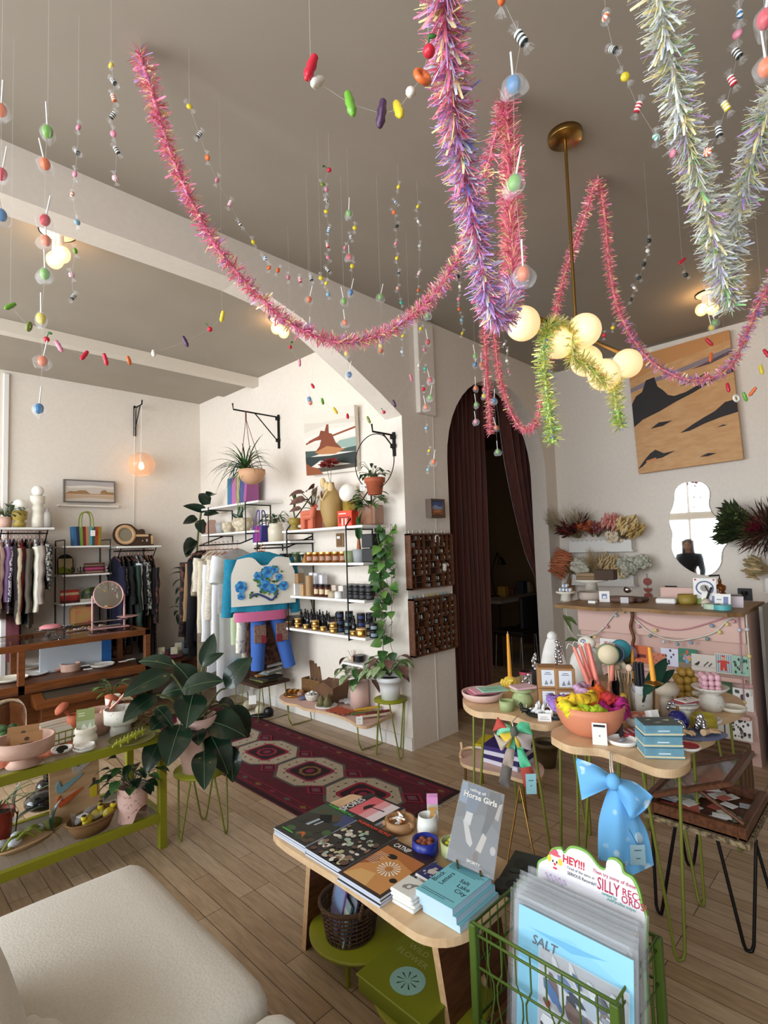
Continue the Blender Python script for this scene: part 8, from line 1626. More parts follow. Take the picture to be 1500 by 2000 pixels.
def horsegirls():
    bl,br,tl = ad(872,1676,2.21),ad(963,1718,2.16),ad(905,1525,2.42); M = face(bl,br-bl,tl-bl); w_,h = (br-bl).length,(tl-bl).length*1.0
    r = E('book','upright grey photo book of horse riders in a clear sleeve','book',bl); M = Matrix.Translation(-bl) @ M; b = MB(); G = '5A6068'
    card(b,w_,h,M,C(G,.3),[(C('70767E',.3),[(0,.1),(1,.05),(1,.5),(.6,.65),(0,.5)]),(C('8AA0BC',.3),[(0,.72),(.25,.7),(.12,1),(0,1)]),(C('5A7090',.3),[(.18,.6),(.42,.63),(.55,1),(.2,1)]),(C('1E1C20'),[(.62,.42),(.72,.42),(1,.88),(.92,1),(.68,.98),(.66,.6)]),(C('E4E2E2'),[(.2,.48),(.36,.46),(.38,.62),(.22,.62)]),(C('DAD8D6'),[(.18,.5),(.3,.49),(.48,.27),(.44,.22),(.34,.26)]),(C('D8D0C8'),[(.56,.22),(.68,.2),(.76,.4),(.66,.44)]),(C('C8B8B0'),[(.86,.66),(.95,.64),(1,.88),(.92,.85)]),(C('CFC8C8'),('o',.92,.28,.06,.05)),(C('6A4038'),('o',.58,.14,.05,.06)),(C('7A8088'),[(0,.12),(.5,.1),(1,0),(0,0)])],.006)
    MT = M @ Matrix.Translation((0,0,.005)); b.text('calling all',w_*.11,'paper',MT @ Matrix.Translation((w_*.2,h*.895,0)),bold=.02); b.text('Horse Girls',w_*.21,'paper',MT @ Matrix.Translation((w_*.08,h*.80,0)),bold=.03,sx=.8); b.text('SPORTY',w_*.08,'paper',MT @ Matrix.Translation((w_*.42,h*.05,0)),bold=.03)
    b.build('cover',r); b = MB(); b.M = M; b.box((w_/2,h/2,.004),(w_+.006,h+.006,.001),'clear_sleeve'); b.build('sleeve',r)
    q = bl.lerp(br,.5); S('book_easel',MB().tube([bl+M.to_3x3() @ Vector((w_/2,h*1.02,-.02)),bl+M.to_3x3() @ Vector((w_/2,.02,-.03)),bl+M.to_3x3() @ Vector((w_/2,0,-.12))],.004,'brass',6).tube([bl+M.to_3x3() @ Vector(v) for v in ((w_*.25,-.005,.02),(w_*.25,-.005,-.04),(w_*.75,-.005,-.04),(w_*.75,-.005,.02))],.004,'brass',6),'thin brass easel behind the upright photo book','easel')
    b = MB(); card(b,.2,.26,face((0,0,.012),(.25,-1,0),(1,.25,0)),C('26282A',.3),sc(8,5,['33383A','1E2022','3A3E3A'],.2),.012); b.text('SPORTY',.014,'paper',face((.08,-.09,.0145),(.25,-1,0),(1,.25,0)),bold=.03); S('book',b,'dark photo book lying flat beside the upright one','book',(1.56,1.09,ZM))
horsegirls()
for k,(x,y,zz,lb) in enumerate(((1.47,1.66,.12,'round olive low stool under the bench, holding a basket'),(1.42,1.25,.13,'round olive low stool under the near end of the bench'))):
    r = E('low_stool',lb,'stool',(x,y,0)); MB().lathe([(0,zz-.02),(.19,zz-.02),(.2,zz-.01),(.2,zz-.004),(.195,zz),(0,zz)],'olive_metal',40).build('seat',r)
    for i in range(4): a = .5+i*PI/2; MB().cyl((.15*math.cos(a),.15*math.sin(a),0),.009,zz-.02,'olive_metal',8).build('leg',r)
p = Vector((1.415,1.655,.121)); r = E('wicker_basket','dark open-weave basket of plastic packets on the olive stool','basket',p); b = MB()
def ring(z,R): return [(R*math.cos(2*PI*i/28)*1.2,R*math.sin(2*PI*i/28)*1.12,z) for i in range(28)]
for j in range(8): z = .006+.021*j; b.tube(ring(z*.78,.078+.12*z),.004,'dark_wicker',5,True)
for i in range(28): a = ring(.006,.079)[i]; c_ = ring(.125,.098)[i]; b.tube([a,c_],.0028,'dark_wicker',4)
b.tube(ring(.13,.099),.008,'dark_wicker',6,True); b.lathe([(.0001,.004),(.078,.004)],'dark_wicker',20); b.build('weave',r)
b = MB(); [b.tube(smoothpath([(-.05,s*.11,.12),(0,s*.115,.22),(.05,s*.11,.12)],6),.007,'dark_wicker',6) for s in (-1,)]; b.build('handle',r)
for k,(dx,dy,m,h,lb) in enumerate(((.03,.03,'3A6AC0',.2,'blue and purple packet at the back of the dark basket'),(.0,.0,'2A6A9A',.19,'teal packet in the middle of the dark basket'),(-.02,-.02,'3A3A6A',.14,'dark blue packet in the dark basket'),(-.04,-.01,'4A7A7A',.13,'grey-green packet at the front of the dark basket'),(-.03,.04,'7A5AA8',.18,'purple packet at the left of the dark basket'))):
    b = MB(); card(b,.11,h,lean(0,.055,0,PI-.4,.25),C(m,.3),[(C(('8A4AB0','6AB0C8','8AA0B8','C0C8A0','4A8AD0')[k],.3),('r',.1,.4,.9,.8))],.008); M = lean(0,.055,0,PI-.4,.25); b.M = M; b.box((.055,h/2,.003),(.12,h+.015,.002),'clear_sleeve'); S('packet',b,lb,'packet',p+Vector((dx,dy,.02)))
r = E('gift_box','olive green boxed card set with gold lettering under the bench','box',(1.235,1.425,.131)); MB().box((.145,-.15,.025),(.28,.29,.05),C('6E7218',.5),.002).build('box',r); b = MB(); b.box((.145,-.15,.054),(.29,.30,.008),C('747818',.5),.002); M = face((0,0,.0586),(0,-1,0),(1,0,0))
for st,x,y in (('A',.075,.235),('WILD',.05,.205),('FLOWER',.03,.165)): b.text(st,.034,C('A8A468',.5),M @ Matrix.Translation((x,y,.0002)),bold=-.01)
b.art([(C('8AB0A4',.5),[(.5+.2*math.cos(t),.32+.2*math.sin(t)) for t in [i*.3 for i in range(21)]])]+[(C('1E3A2A'),[(.5+.02*math.cos(t),.32+.02*math.sin(t)),(.5+.12*math.cos(t-.15),.32+.12*math.sin(t-.15)),(.5+.13*math.cos(t),.32+.13*math.sin(t))]) for t in [i*.7 for i in range(9)]],.3,.29,M,.0001); b.build('lid',r)
# ================================================================ RECORD CRATE
def crate():
    x0,x1,y0,y1,z0,z1 = 1.355,1.655,.60,1.02,.19,.47; m = 'crate_green'; mat(m,hx('4C6224'),.4)
    r = E('record_crate','green wire crate of records at the bottom of the photo','crate',(x0,y0,z0)); B = lambda *ps: [(p[0]-x0,p[1]-y0,p[2]-z0) for p in ps]; b = MB()
    for z,t in ((z1,.0055),(z1-.03,.004),(z1-.12,.004),(z0+.01,.0055)): b.tube(B((x0,y0,z),(x1,y0,z),(x1,y1,z),(x0,y1,z)),t,m,6,True)
    b.build('rings',r)
    for x,y in ((x0,y0),(x0,y1),(x1,y0),(x1,y1)): c = MB(); q = B((x,y,(z0+z1)/2))[0]; c.box(q,(.024,.024,z1-z0),m,.003); c.build('corner_post',r)
    b = MB()
    for i in range(1,9): y = y0+(y1-y0)*i/9; k = .018*(1 if i % 2 else -1); [b.tube(B((x,y,z1),(x,y,z1-.1),(x,y+k,z1-.14),(x,y+k,z0+.1),(x,y,z0+.01)),.0028,m,4) for x in (x0,x1)]; b.tube(B((x0,y,z0+.01),(x1,y,z0+.01)),.0028,m,4)
    for i in range(1,7): x = x0+(x1-x0)*i/7; k = .016*(1 if i % 2 else -1); [b.tube(B((x,y,z1),(x,y,z1-.1),(x+k,y,z1-.14),(x+k,y,z0+.1),(x,y,z0+.01)),.0028,m,4) for y in (y0,y1)]
    b.build('wires',r)
    r = E('stool','small wooden stool hidden under the record crate','stool',((x0+x1)/2,(y0+y1)/2,0)); MB().box((0,0,.175),(.28,.38,.028),'walnut').build('seat',r)
    for x in (-.12,.12):
        for y in (-.16,.16): MB().cyl((x,y,0),.014,.161,'walnut',8).build('leg',r)
    def record(label,x,y,tilt,mcol,shapes,texts,group=None,s=.338):
        M = face((0,s/2,0),(0,-1,0),(math.sin(tilt),0,math.cos(tilt))); r = E('record_sleeve',label,'record',(x,y,z0+.02),0,group); b = MB(); card(b,s-.012,s-.012,M @ Matrix.Translation((.006,.006,0)),C(mcol,.4),shapes,.003)
        for st,u,v,sz,c in texts: b.text(st,sz,C(c),M @ Matrix.Translation((u,v,.002)),bold=.01,shear=.2)
        b.build('cover',r); b = MB(); b.M = M; b.grid(lambda u,v: (-.008+(s+.016)*u,(s+.022)*v,.004+.0022*math.sin(9*u+14*v)*math.sin(7*u-5*v)),22,22,'sleeve_plastic'); b.build('plastic_sleeve',r); return r
    mat('sleeve_plastic',(.92,.95,.98),.06,alpha=.1,spec=1.0); rs = random.Random(6)
    art = [(C('8ACDE8',.4),[(0,.8),(.5,.92),(1,.75),(1,1),(0,1)]),(C('5AAED8',.4),[(.1,.86),(.5,.82),(.8,.9),(.5,.88)]),(C('B8D8E8',.4),('r',.2,.02,.97,.76)),(C('C4C8D0',.4),('r',.21,.03,.96,.75))]+[(C(rs.choice(['6A6E78','9AA0AC','E0E4EA','7A6A66','4E525C','A8B4C4','5A78A8']),.4),[(x+w_*math.cos(a+q),y+h*math.sin(a+q*.7)) for a in (0,1.1,2.2,3.4,4.6,5.5)]) for x,y,w_,h,q in [(rs.uniform(.28,.88),rs.uniform(.1,.68),rs.uniform(.03,.09),rs.uniform(.03,.09),rs.uniform(0,3)) for _ in range(34)]]+[(C('A8323A'),('o',.3,.36,.02,.03))]
    record('front record with a pale blue illustrated cover in a shiny clear sleeve',1.382,.742,.14,'7EC6E4',art,[('SALT',.05,.25,.034,'3A4250'),('tig',.03,.02,.03,'3A3A40')])
    n = 14; base = None
    for i in range(n):
        x = 1.392+.0092*i; lb = 'record in a clear sleeve standing in the green wire crate behind the blue one'
        if base is None: base = record(lb,x,.765,.16,'868C94',[],[],'records behind the front one')
        elif i % 5: dup(base,(x,.765+rnd(-.012,.012),z0+.02+rnd(-.002,.012)+.0006*i))
        else: record(lb,x,.765+rnd(-.01,.01),.16,('7A6A70','6A88A0','A89888','4A5868','909890')[i//5 % 5],[],[],'records behind the front one')
    # scalloped sign
    px = [(440,280),(447,238),(490,215),(508,182),(548,175),(565,195),(592,170),(640,178),(682,205),(728,262),(758,270),(766,228),(800,225),(830,250),(842,288),(880,312),(902,350),(916,392),(926,440),(945,482),(945,535)]
    c0 = ax(860+440/2.344,1580+340/2.344,1.58); nz = Vector((math.sin(.16),0,math.cos(.16))); M = face((1.56,c0.y,.36),(0,-1,0),nz); Mi = M.inverted(); nrm = Vector((-math.cos(.16),0,math.sin(.16))); P = []
    for x,y in px: d = ray(860+x/2.344,1580+y/2.344); t = (Vector((1.56,0,.36))-CAM).dot(nrm)/d.dot(nrm); q = Mi @ (CAM+d*t); P.append((q.x,q.y))
    W = P[-1][0]; r = E('record_sign','white scalloped handwritten sign with a green edge behind the records','sign',M.translation); r.matrix_world = M
    out = [(P[0][0],-.08)]+[(q.x,q.y) for q in smoothpath([(x,y,0) for x,y in P],4)]+[(W,-.08)]; cx,cy = W/2,out[6][1]*.5
    MB().prism(out,-.012,-.002,C('7AA84A',.6)).build('edge',r); b = MB(); b.prism([(cx+(x-cx)*.965,cy+(y-cy)*.965) for x,y in out],-.002,.0,C('E6E2E8',.6)); b.build('board',r)
    def uv(x,y): d = ray(860+x/2.344,1580+y/2.344); t = (Vector((1.56,0,.36))-CAM).dot(nrm)/d.dot(nrm); return Mi @ (CAM+d*t)
    b = MB()
    for st,x,y,sz,c,bo,*kk in (('HEY!!!',560,240,.030,'C8283A',.03),('Tired of the same ol',580,272,.0115,'2A2A30',0),('SERIOUS Records??',582,298,.0125,'2A2A30',.01),('Then try some of these',698,288,.0145,'B02A4A',.01),('SILLY',718,362,.046,'B0284A',.01,.62),('REC-',832,392,.027,'B0284A',.01),('ORDS!',828,425,.027,'B0284A',.01),('curated by',738,388,.0115,'2A9A8A',.02),('clubParadise crapes',762,416,.0115,'2A9A8A',.02)):
        q = uv(x,y); b.text(st,sz,C(c,.6),Matrix.Translation((q.x,q.y,.0012)),bold=bo,sx=kk[0] if kk else .9)
    b.build('lettering',r); b = MB(); q = uv(524,250); D = lambda s: [(q.x+x*.02,q.y+y*.02,0) for x,y in s]; o2 = lambda x,y,rx,ry,z: [(q.x+.02*(x+rx*math.cos(a)),q.y+.02*(y+ry*math.sin(a)),z) for a in [i*.42 for i in range(15)]]
    for x,y,rx,ry,z,m in ((0,0,.95,1.25,.001,'F0ECEA'),(-.9,.5,.35,.5,.0012,'E8C83A'),(.9,.5,.35,.5,.0012,'E8C83A'),(0,1.3,1.0,.22,.0014,'D05A6A'),(0,1.65,.55,.4,.0016,'D05A6A'),(-.3,.3,.14,.2,.0014,'2A2A34'),(.35,.3,.14,.2,.0014,'2A2A34'),(.05,-.05,.2,.2,.0016,'D0303A'),(.1,-.6,.4,.16,.0014,'C83A4A')): b.poly(o2(x,y,rx,ry,z),C(m,.6))
    for i in range(14): b.poly(o2(-1.4+.25*i,-1.9-.3*(i % 3),.22,.22,.001+.0001*i),C(('C8A0D8','B07AC8')[i % 2],.6))
    b.build('drawing',r)
crate()
# ================================================================ LAMPS
mat('globe_lit',hx('FFF0D8'),.3,emit=hx('FFCB84'),estr=.75)
mat('bulb_lit',hx('FFE2B0'),.2,emit=hx('FFC470'),estr=9)
mat('bulb_glass',hx('FFE8C0'),.05,alpha=.35,emit=hx('FFC470'),estr=.15)
def twinlamp(label,c,p1,p2):
    r = E('ceiling_lamp',label,'ceiling lamp',c); MB().lathe([(0,-.015),(.085,-.015),(.095,-.006),(.095,0),(0,0)],'white_trim',28).lathe([(.095,-.01),(.099,-.01),(.099,0),(.095,0)],'black_metal',28).build('base_plate',r)
    for q in (p1,p2):
        d = q-c; MB().tube([(d.x*.5,d.y*.5,-.012),d*.6,d*.72],.021,'white_trim',12).build('socket',r); b = MB(); b.ell(d,(.046,.046,.05),'bulb_glass',18,12); k = b.build('bulb',r); b = MB(); b.ell(d,(.02,.02,.026),'bulb_lit',10,8); b.build('filament',k)
        point('bulb_light',q,3.5,(1,.62,.28),.03)
c = az(113,452,ZL); D = (c-CAM).length; twinlamp('two-bulb ceiling lamp over the display table, top left of the photo',c,ad(107,508,D*.985),ad(121,497,D*.985))
c = az(549,622,ZL); D = (c-CAM).length; twinlamp('two-bulb ceiling lamp peeking below the pink garland',c,ad(540,641,D),ad(554,649,D))
c = az(1384,573,ZC); D = (c-CAM).length; twinlamp('two-bulb ceiling lamp behind the white tinsel, near the tan painting',c,ad(1370,605,D*.99),ad(1391,603,D*.99))
def chandelier():
    c = az(1103,262,ZC); d = ray(1129,628); zb = CAM_H+math.hypot(c.x,c.y)/math.hypot(d.x,d.y)*d.z; r = E('chandelier','brass chandelier with six glowing white globes','chandelier',c); rb = Vector((c.x,c.y,zb))
    MB().lathe([(0,-.03),(.078,-.03),(.08,-.026),(.08,0),(0,0)],'brass',32).build('ceiling_canopy',r); MB().tube([(0,0,-.03),rb-c-Vector((0,0,.06))],.008,'brass',8).build('rod',r)
    G = [(1021,632,2.53),(1090,668,2.66),(1141,645,2.7),(1145,705,2.85),(1180,732,2.8),(1225,710,3.13)]; A,Z = ad(1040,614,2.5),ad(1212,742,3.06); A.z = Z.z = zb-.06; v = Vector((rb.x,rb.y,zb-.06)); dv = (Z-A).normalized(); A = v-dv*.33; Z = v+dv*.48
    MB().tube([A-c,Z-c],.011,'brass',10).build('arm',r); gl = []
    for x,y,dd in G:
        g = ad(x,y,dd); t = max(0,min(1,(g-A).dot(Z-A)/(Z-A).length_squared)); f = A.lerp(Z,t); b = MB(); b.tube([f-c,g-c-(g-f).normalized()*.06],.007,'brass',8); o = b.build('branch',r); b = MB(); b.ell(g-c,.074,'globe_lit',28,18); b.build('globe',r)
chandelier()
# ================================================================ TINSEL
for n,a,b_ in (('tinsel_pink','F590B4','EC7CA6'),('tinsel_lilac','DCA8E6','B89AE0'),('tinsel_gold','FBF0B8','F4DE98'),('tinsel_blue','6A74C4','8A90D8'),('tinsel_white','F0F0E4','DCE4DC'),('tinsel_ice','C8DCEC','E6E0F2'),('tinsel_lime','D4DE6A','B4D068'),('tinsel_yellow','F4E878','EEF0A8'),('tinsel_green','8ED49A','B8DC78'),('tinsel_coral','F89C9C','F07E94')): mat(n,hx(a),.25,0,col2=hx(b_),scale=60,spec=.9)
def tinsel(label,pts,R,dens,ms,core,seed,ends=None):
    rs = random.Random(seed); P = smoothpath(pts,10); r = E('tinsel_garland',label,'garland',P[0]); o = P[0].copy(); b = MB(); b.tube([p-o for p in P],.008,core,6); b.build('cord',r); b = MB()
    for i in range(len(P)-1):
        a,c = P[i],P[i+1]; L = (c-a).length; t = (c-a).normalized(); s1 = t.cross(Vector((.3,.2,1))).normalized(); s2 = s1.cross(t); f = i/(len(P)-1); pick = ms(f) if callable(ms) else ms
        for k in range(int(L*dens*1.55)+1):
            q = a+(c-a)*rs.random()-o; th = rs.uniform(0,2*PI); d = (s1*math.cos(th)+s2*math.sin(th)+t*rs.uniform(-.7,.7)).normalized(); l = R*rs.uniform(.55,1.12); wv = d.cross(t if rs.random() < .5 else s1).normalized()*rs.choice((.0007,.0009,.0011,.0014,.0032)); e = d*l+Vector((rs.uniform(-.3,.3),rs.uniform(-.3,.3),rs.uniform(-.4,.2)))*l*.35
            b.add([q-wv,q+wv,q+d*l*.55+wv*1.2,q+d*l*.55-wv*1.2,q+e+wv*.8,q+e-wv*.8],[(0,1,2,3),(3,2,4,5)],rs.choice(pick))
    b.build('tinsel',r); b = r.children[-1]; b['kind'] = 'stuff'
PK = ['tinsel_pink']*7+['tinsel_coral']*4+['tinsel_gold']*4+['tinsel_lilac']*2; PL = ['tinsel_lilac']*5+['tinsel_pink']*4+['tinsel_gold']*2+['tinsel_blue']+['tinsel_ice']*3; PC = ['tinsel_coral']*7+['tinsel_pink']*4+['tinsel_gold']*2
Q = lambda L: [ad(x,y,d) for x,y,d in L]
P1,P2 = az(270,100,ZC-.02),az(986,195,ZC-.02)
tinsel('long pink tinsel garland swagging from the ceiling left to right',[P1]+Q([(295,175,2.83),(330,290,2.75),(365,375,2.7),(420,478,2.68),(500,573,2.68),(580,640,2.7),(660,668,2.74),(740,655,2.8),(820,605,2.88),(880,530,2.94),(915,450,2.98),(950,330,3.0)])+[P2],.052,1500,PK,'tinsel_pink',1)
tinsel('thick pink and lilac tinsel garland hanging down close to the camera',[P2]+Q([(997,300,2.9),(996,400,2.7),(1000,500,2.5),(998,575,2.3),(978,622,2.1),(955,590,1.95),(935,490,1.85),(915,380,1.75),(893,260,1.65),(878,140,1.55),(868,30,1.48),(862,-90,1.42)]),.062,1900,lambda f: PC if f < .3 else (PL if f < .75 else PK+PL),'tinsel_pink',2)
P4 = az(1167,352,ZC-.02)
tinsel('coral pink tinsel garland rising to a ceiling hook and draping past the tan painting',Q([(1048,828,3.9),(1062,760,3.85),(1075,690,3.8),(1088,600,3.72),(1108,520,3.66),(1140,430,3.62)])+[P4]+Q([(1182,430,3.62),(1190,520,3.64),(1205,595,3.66),(1235,660,3.68),(1275,708,3.7),(1335,740,3.7),(1390,738,3.66),(1430,710,3.6),(1455,660,3.54),(1480,600,3.48),(1520,520,3.4)]),.042,1300,lambda f: PC if f < .55 else PC+PL,'tinsel_coral',3)
tinsel('coral tinsel strand dangling in front of the curtained arch, straight',Q([(945,570,3.9),(946,640,3.95),(950,720,4.0),(955,790,4.05),(958,848,4.1)]),.045,1300,PC,'tinsel_coral',4)
tinsel('coral tinsel strand looping in front of the curtained arch',Q([(962,560,3.85),(966,650,3.9),(975,730,3.95),(992,790,4.0),(1012,830,4.0),(1035,840,3.95),(1048,822,3.9)]),.042,1300,PC,'tinsel_coral',5)
WH = ['tinsel_white']*7+['tinsel_ice']*3+['tinsel_gold']*3+['tinsel_lilac','tinsel_green']
tinsel('white iridescent tinsel garland hanging at the upper right',Q([(1280,-60,1.75),(1300,60,1.8),(1318,150,1.85),(1335,240,1.92),(1355,320,2.0),(1380,410,2.1),(1400,500,2.2),(1420,570,2.28),(1428,600,2.3),(1425,520,2.28),(1435,440,2.25),(1460,350,2.2),(1485,260,2.15),(1510,180,2.1)]),.058,1800,WH,'tinsel_white',6)
LM = ['tinsel_lime']*6+['tinsel_yellow']*5+['tinsel_green']*3+['tinsel_blue'];
tinsel('lime green and yellow tinsel wound over the chandelier',Q([(1080,865,2.55),(1072,800,2.55),(1064,730,2.56),(1062,670,2.56),(1075,634,2.6),(1105,640,2.64),(1118,670,2.62),(1120,700,2.66),(1150,715,2.7),(1178,745,2.72),(1200,735,2.82),(1200,765,2.8),(1205,800,2.8),(1214,836,2.8)]),.052,1900,lambda f: LM if f < .3 or f > .9 else ['tinsel_yellow']*5+['tinsel_lime']*3+['tinsel_gold']*3,'tinsel_lime',7)
# ================================================================ CANDY STRINGS
KC = dict(r='C8283C',g='6EA83A',b='2E74A8',y='E0C83A',o='E0703A',p='DA8AA0',w='EDE8DE',k='2A3434',v='4A2E4E',t='4AA898',n='7A8A3A',s='8AB4C8')
mat('thread',hx('D8D4CC'),.6,alpha=.35); CP = {}
def candymesh(kd,c):
    m = C(KC[c],.3); b = MB()
    if kd == 'L': b.ell((0,0,0),(.0135,.0135,.017),m,14,10); return [('lollipop',b),('stick',MB().tube([(0,0,.014),(0,0,.075)],.0021,'paper',6)),('wrapper',wrap_())]
    if kd == 'G':
        b.tube([(0,0,-.02),(0,0,-.012),(0,0,-.004),(0,0,.004),(0,0,.012),(0,0,.02)],[.006,.0095,.0075,.0095,.0075,.007],m,10); b.ell((0,0,.02),(.007,.007,.005),m,8,5); b.ell((0,0,-.02),(.006,.006,.005),m,8,5); return [('gummy_candy',b)]
    if kd == 'R': b.tube([(.0125*math.cos(2*PI*i/20),0,.0145*math.sin(2*PI*i/20)) for i in range(20)],.006,m,9,True); return [('gummy_ring',b)]
    if kd == 'C': b.ell((0,0,0),.011,m,12,8).tube([(0,0,.01),(.006,0,.028)],.0018,C('3A6A2A'),5).ell((.01,0,.028),(.009,.003,.005),C('3A6A2A'),8,5); return [('cherry_candy',b)]
    n = 12; st = C('F0EEEA',.3) if c != 'w' else C('C8283C',.3)
    for i in range(n): a0,a1 = 2*PI*i/n,2*PI*(i+1)/n; b.grid(lambda u,v: (.0115*math.sin(PI*v)*math.cos(a0+(a1-a0)*u),-.0075*math.cos(PI*v),.0115*math.sin(PI*v)*math.sin(a0+(a1-a0)*u)),2,6,(m,st)[i % 2] if kd == 'P' else m)
    if kd == 'S': b = MB(); [b.lathe([(.0075 if i else .004,-.012+.004*i),(.0085,-.010+.004*i),(.0075,-.008+.004*i)],(m,st)[i % 2],12) for i in range(6)]
    for s in (-1,1):
        for i in range(7): a = 2*PI*i/7; b.add([(0,0,s*.009),(.012*math.cos(a),.012*math.sin(a),s*.026),(.012*math.cos(a+.8),.012*math.sin(a+.8),s*.024)],[(0,1,2)],'clear_wrap')
    return [('wrapped_candy',b)]
def wrap_():
    b = MB(); b.grid(lambda u,v: ((.022*math.sin(PI*(.1+.8*v))+.008*v)*math.cos(2*PI*u)*(1+.25*math.sin(5*2*PI*u)*v),.018*math.sin(PI*(.1+.8*v))*math.sin(2*PI*u)*(1+.2*math.sin(4*2*PI*u)*v),.02-.05*v),16,6,'clear_wrap',False); return b
def strand(label,spec,d,top=True,rnd_=.6,d2=None,s=1.0):
    it = [(t[0],t[1],*map(float,t[2:].split(','))) for t in spec.split()]; n = len(it); pos = [ad(x,y,d+((d2 or d)-d)*i/max(1,n-1)) for i,(_,_,x,y) in enumerate(it)]
    r = E('candy_string',label,'candy string',pos[0]); o = pos[0].copy(); ln = [p-o for p in pos]
    zc = ZL if pos[0].y > YB+.2 and pos[0].x < XC else ZC
    if top: ln = [Vector((ln[0].x,ln[0].y,zc-o.z))]+ln
    if top == 2: ln = ln+[Vector((ln[-1].x,ln[-1].y,zc-o.z))]
    b = MB(); b.tube(ln,.0005,'thread',3); b.build('thread',r)
    for (kd,c,_,_),p in zip(it,pos):
        if (kd,c) not in CP: CP[kd,c] = [(nm,mb.build(nm).data) for nm,mb in candymesh(kd,c)]; [bpy.data.objects.remove(ob) for ob in [q for q in bpy.data.objects if q.type == 'MESH' and q.data in [me for _,me in CP[kd,c]]]]
        par = r
        for nm,me in CP[kd,c]:
            ob = bpy.data.objects.new(nm,me); COL.objects.link(ob); ob.parent = par
            if par is r:
                ob.location = p-o; ob.scale = (s,s,s); ob.rotation_euler = (rnd(-.25,.25),rnd(-.25,.25),rnd(0,6)) if kd == 'L' else (rnd(-rnd_,rnd_),rnd(-rnd_,rnd_)+(.3 if kd in 'GC' else 0),rnd(0,6)); par = ob
for a in (
    ('candy string left of the long pink garland, yellow twist on top','Wy217,128 Sk222,160 So222,192 Sk220,226 Wp221,261 Sk228,294 Pp225,348',2.6),('candy string of peppermints left of the first ceiling lamp','Wp153,249 Sk151,297 Wp146,340 Po141,380 Ws151,434 Wg147,490 Pp140,537 Sk143,580',2.6),('lollipop string hanging lowest at the left, blue wrapped end','Lg93,257 Lo88,320 Lr88,430 Lo90,470 Lg88,535 Ly80,622 Lo83,705 Lb76,798',2.0),('lollipop string cut by the left photo edge','Lo2,215 Lr3,340 Lb3,420',2.0),
    ('candy swag below the pink garland running towards the arch','Wy370,208 Sk389,263 Wo405,308 Wp424,352 Sp449,398 Pk469,438 Wy495,473 Pb517,505 Wo525,523 Wo543,528 Wp563,542 Sr586,547 Sk608,544 Wy627,543',2.7,2),('candy string with a cherry on top above the arch','Cr643,332 Wn630,360 Wp638,370 Pk637,390 Wy637,413 Sb642,449 Sr640,480 Wp641,503 Sk640,527 Wy637,553 Ws641,575',3.0),('lollipop string beside the cherry string','Lg681,417 Wy693,445 Pk685,463 Wp674,484 Lr682,502 Wy688,520 Lb685,571',3.0),
    ('short string of orange lollipops in front of the beam','Lo604,585 Lo604,645',3.0),('lollipop string ending below the swag with a blue one','Lg672,588 Lo674,630 Ly677,690 Lb682,732',3.0),('lollipop string with lime and orange pops near the swag bottom','Lg743,580 Ly744,675 Lo744,684',3.0),('candy string of yellow and blue twists right of the beam middle','Wy778,365 Pb773,395 Wo769,415 Wk775,442 Wp773,475 Wy775,504 Sk779,532 Po777,563 Wt784,591 Wy787,656 Ps786,687',3.2),('long candy string ending over the tiny desert picture','Wy816,403 Ww817,433 Pk820,480 Sp818,534 Wo817,567 Lg835,615 Wy822,642 Lr836,668 Wp829,683 Ww818,714 Wt830,720 Lr840,742 Wr827,760 Lg840,776 Lo832,795 Ws833,836 Wy838,880 Lo847,902 Ws836,917',3.3),('candy string right of the pink garland end','Wk895,540 Ww898,560 Wp896,584 Wo897,604 Ws902,625 Wy903,651',3.3),
    ('lollipop string hanging left of the coral strand at the arch','Lg928,695 Lb928,712 Lo929,758 Lg930,790 Lp929,823',3.7),('red and yellow lollipop string at the arch','Lo940,712 Lr946,760 Ly945,773',3.7),('lollipop string ending in a green pop before the curtain','Lb965,782 Lo969,835 Lg972,882',3.7),('small white candy string right of the coral loop','Ww985,672 Ww991,685 Ww990,705 Wp994,726',3.8),
    ('big gummy candy string near the camera at the top centre','Gr607,132 Gw620,160 Gg684,203 Gv745,222 Gy778,214 Gw802,180 Ro825,150 Cr838,100',1.25,2,.5),('big lollipop string close to the camera, right of the thick garland','Wo980,-4 Sk1018,75 Lb1003,165 Lg1005,357 Lo1022,535',1.3),('candy string right of the brass ceiling canopy','Po1183,33 Sk1198,97 Wy1221,150 Sr1246,210 Pt1282,268 Wp1314,300',1.9),('candy string between the two white tinsel strands','Pb1445,28 Wp1440,67 Sk1440,105 Sr1430,158 Sy1418,208 Sk1404,258 Po1382,297',1.9),('lollipop string cut by the right photo edge','Lr1495,37 Lo1497,132',1.4),
    ('gummy swag strung across the left room','Gg20,598 Rn57,638 Cr91,663 Gp115,676 Gr165,694 Gr206,702 Ro252,704 Gw300,690 Gv362,667 Cr410,643 Gy434,618',2.5,2),('orange and blue lollipop pair hanging before the desert canvas','Gr611,754 Lb604,780 Lo606,786',3.4),('gummy swag crossing the desert canvas','Cr567,678 Gp585,708 Gg630,784 Gy655,802 Gr679,813 Gn720,820 Cr750,805 Gv770,788 Gp803,738',3.4,2),('gummy string hanging over the tan painting','Lg1396,630 Ly1390,640 Gr1385,668 Go1388,698',3.2),('gummy swag crossing the right edge of the tan painting','Gr1422,757 Rw1438,778 Gg1455,775 Go1470,765 Gy1487,722 Gr1497,690',3.2,2),('candy string right of the coral ceiling hook','Wk1268,470 Ww1265,490 Wk1258,516 Wk1248,543 Ww1239,562 Wk1233,585 Wy1197,640 Wr1180,655',3.4),('sparse candy string left of the right ceiling lamp','Gr1332,510 Wk1340,537',3.4)):
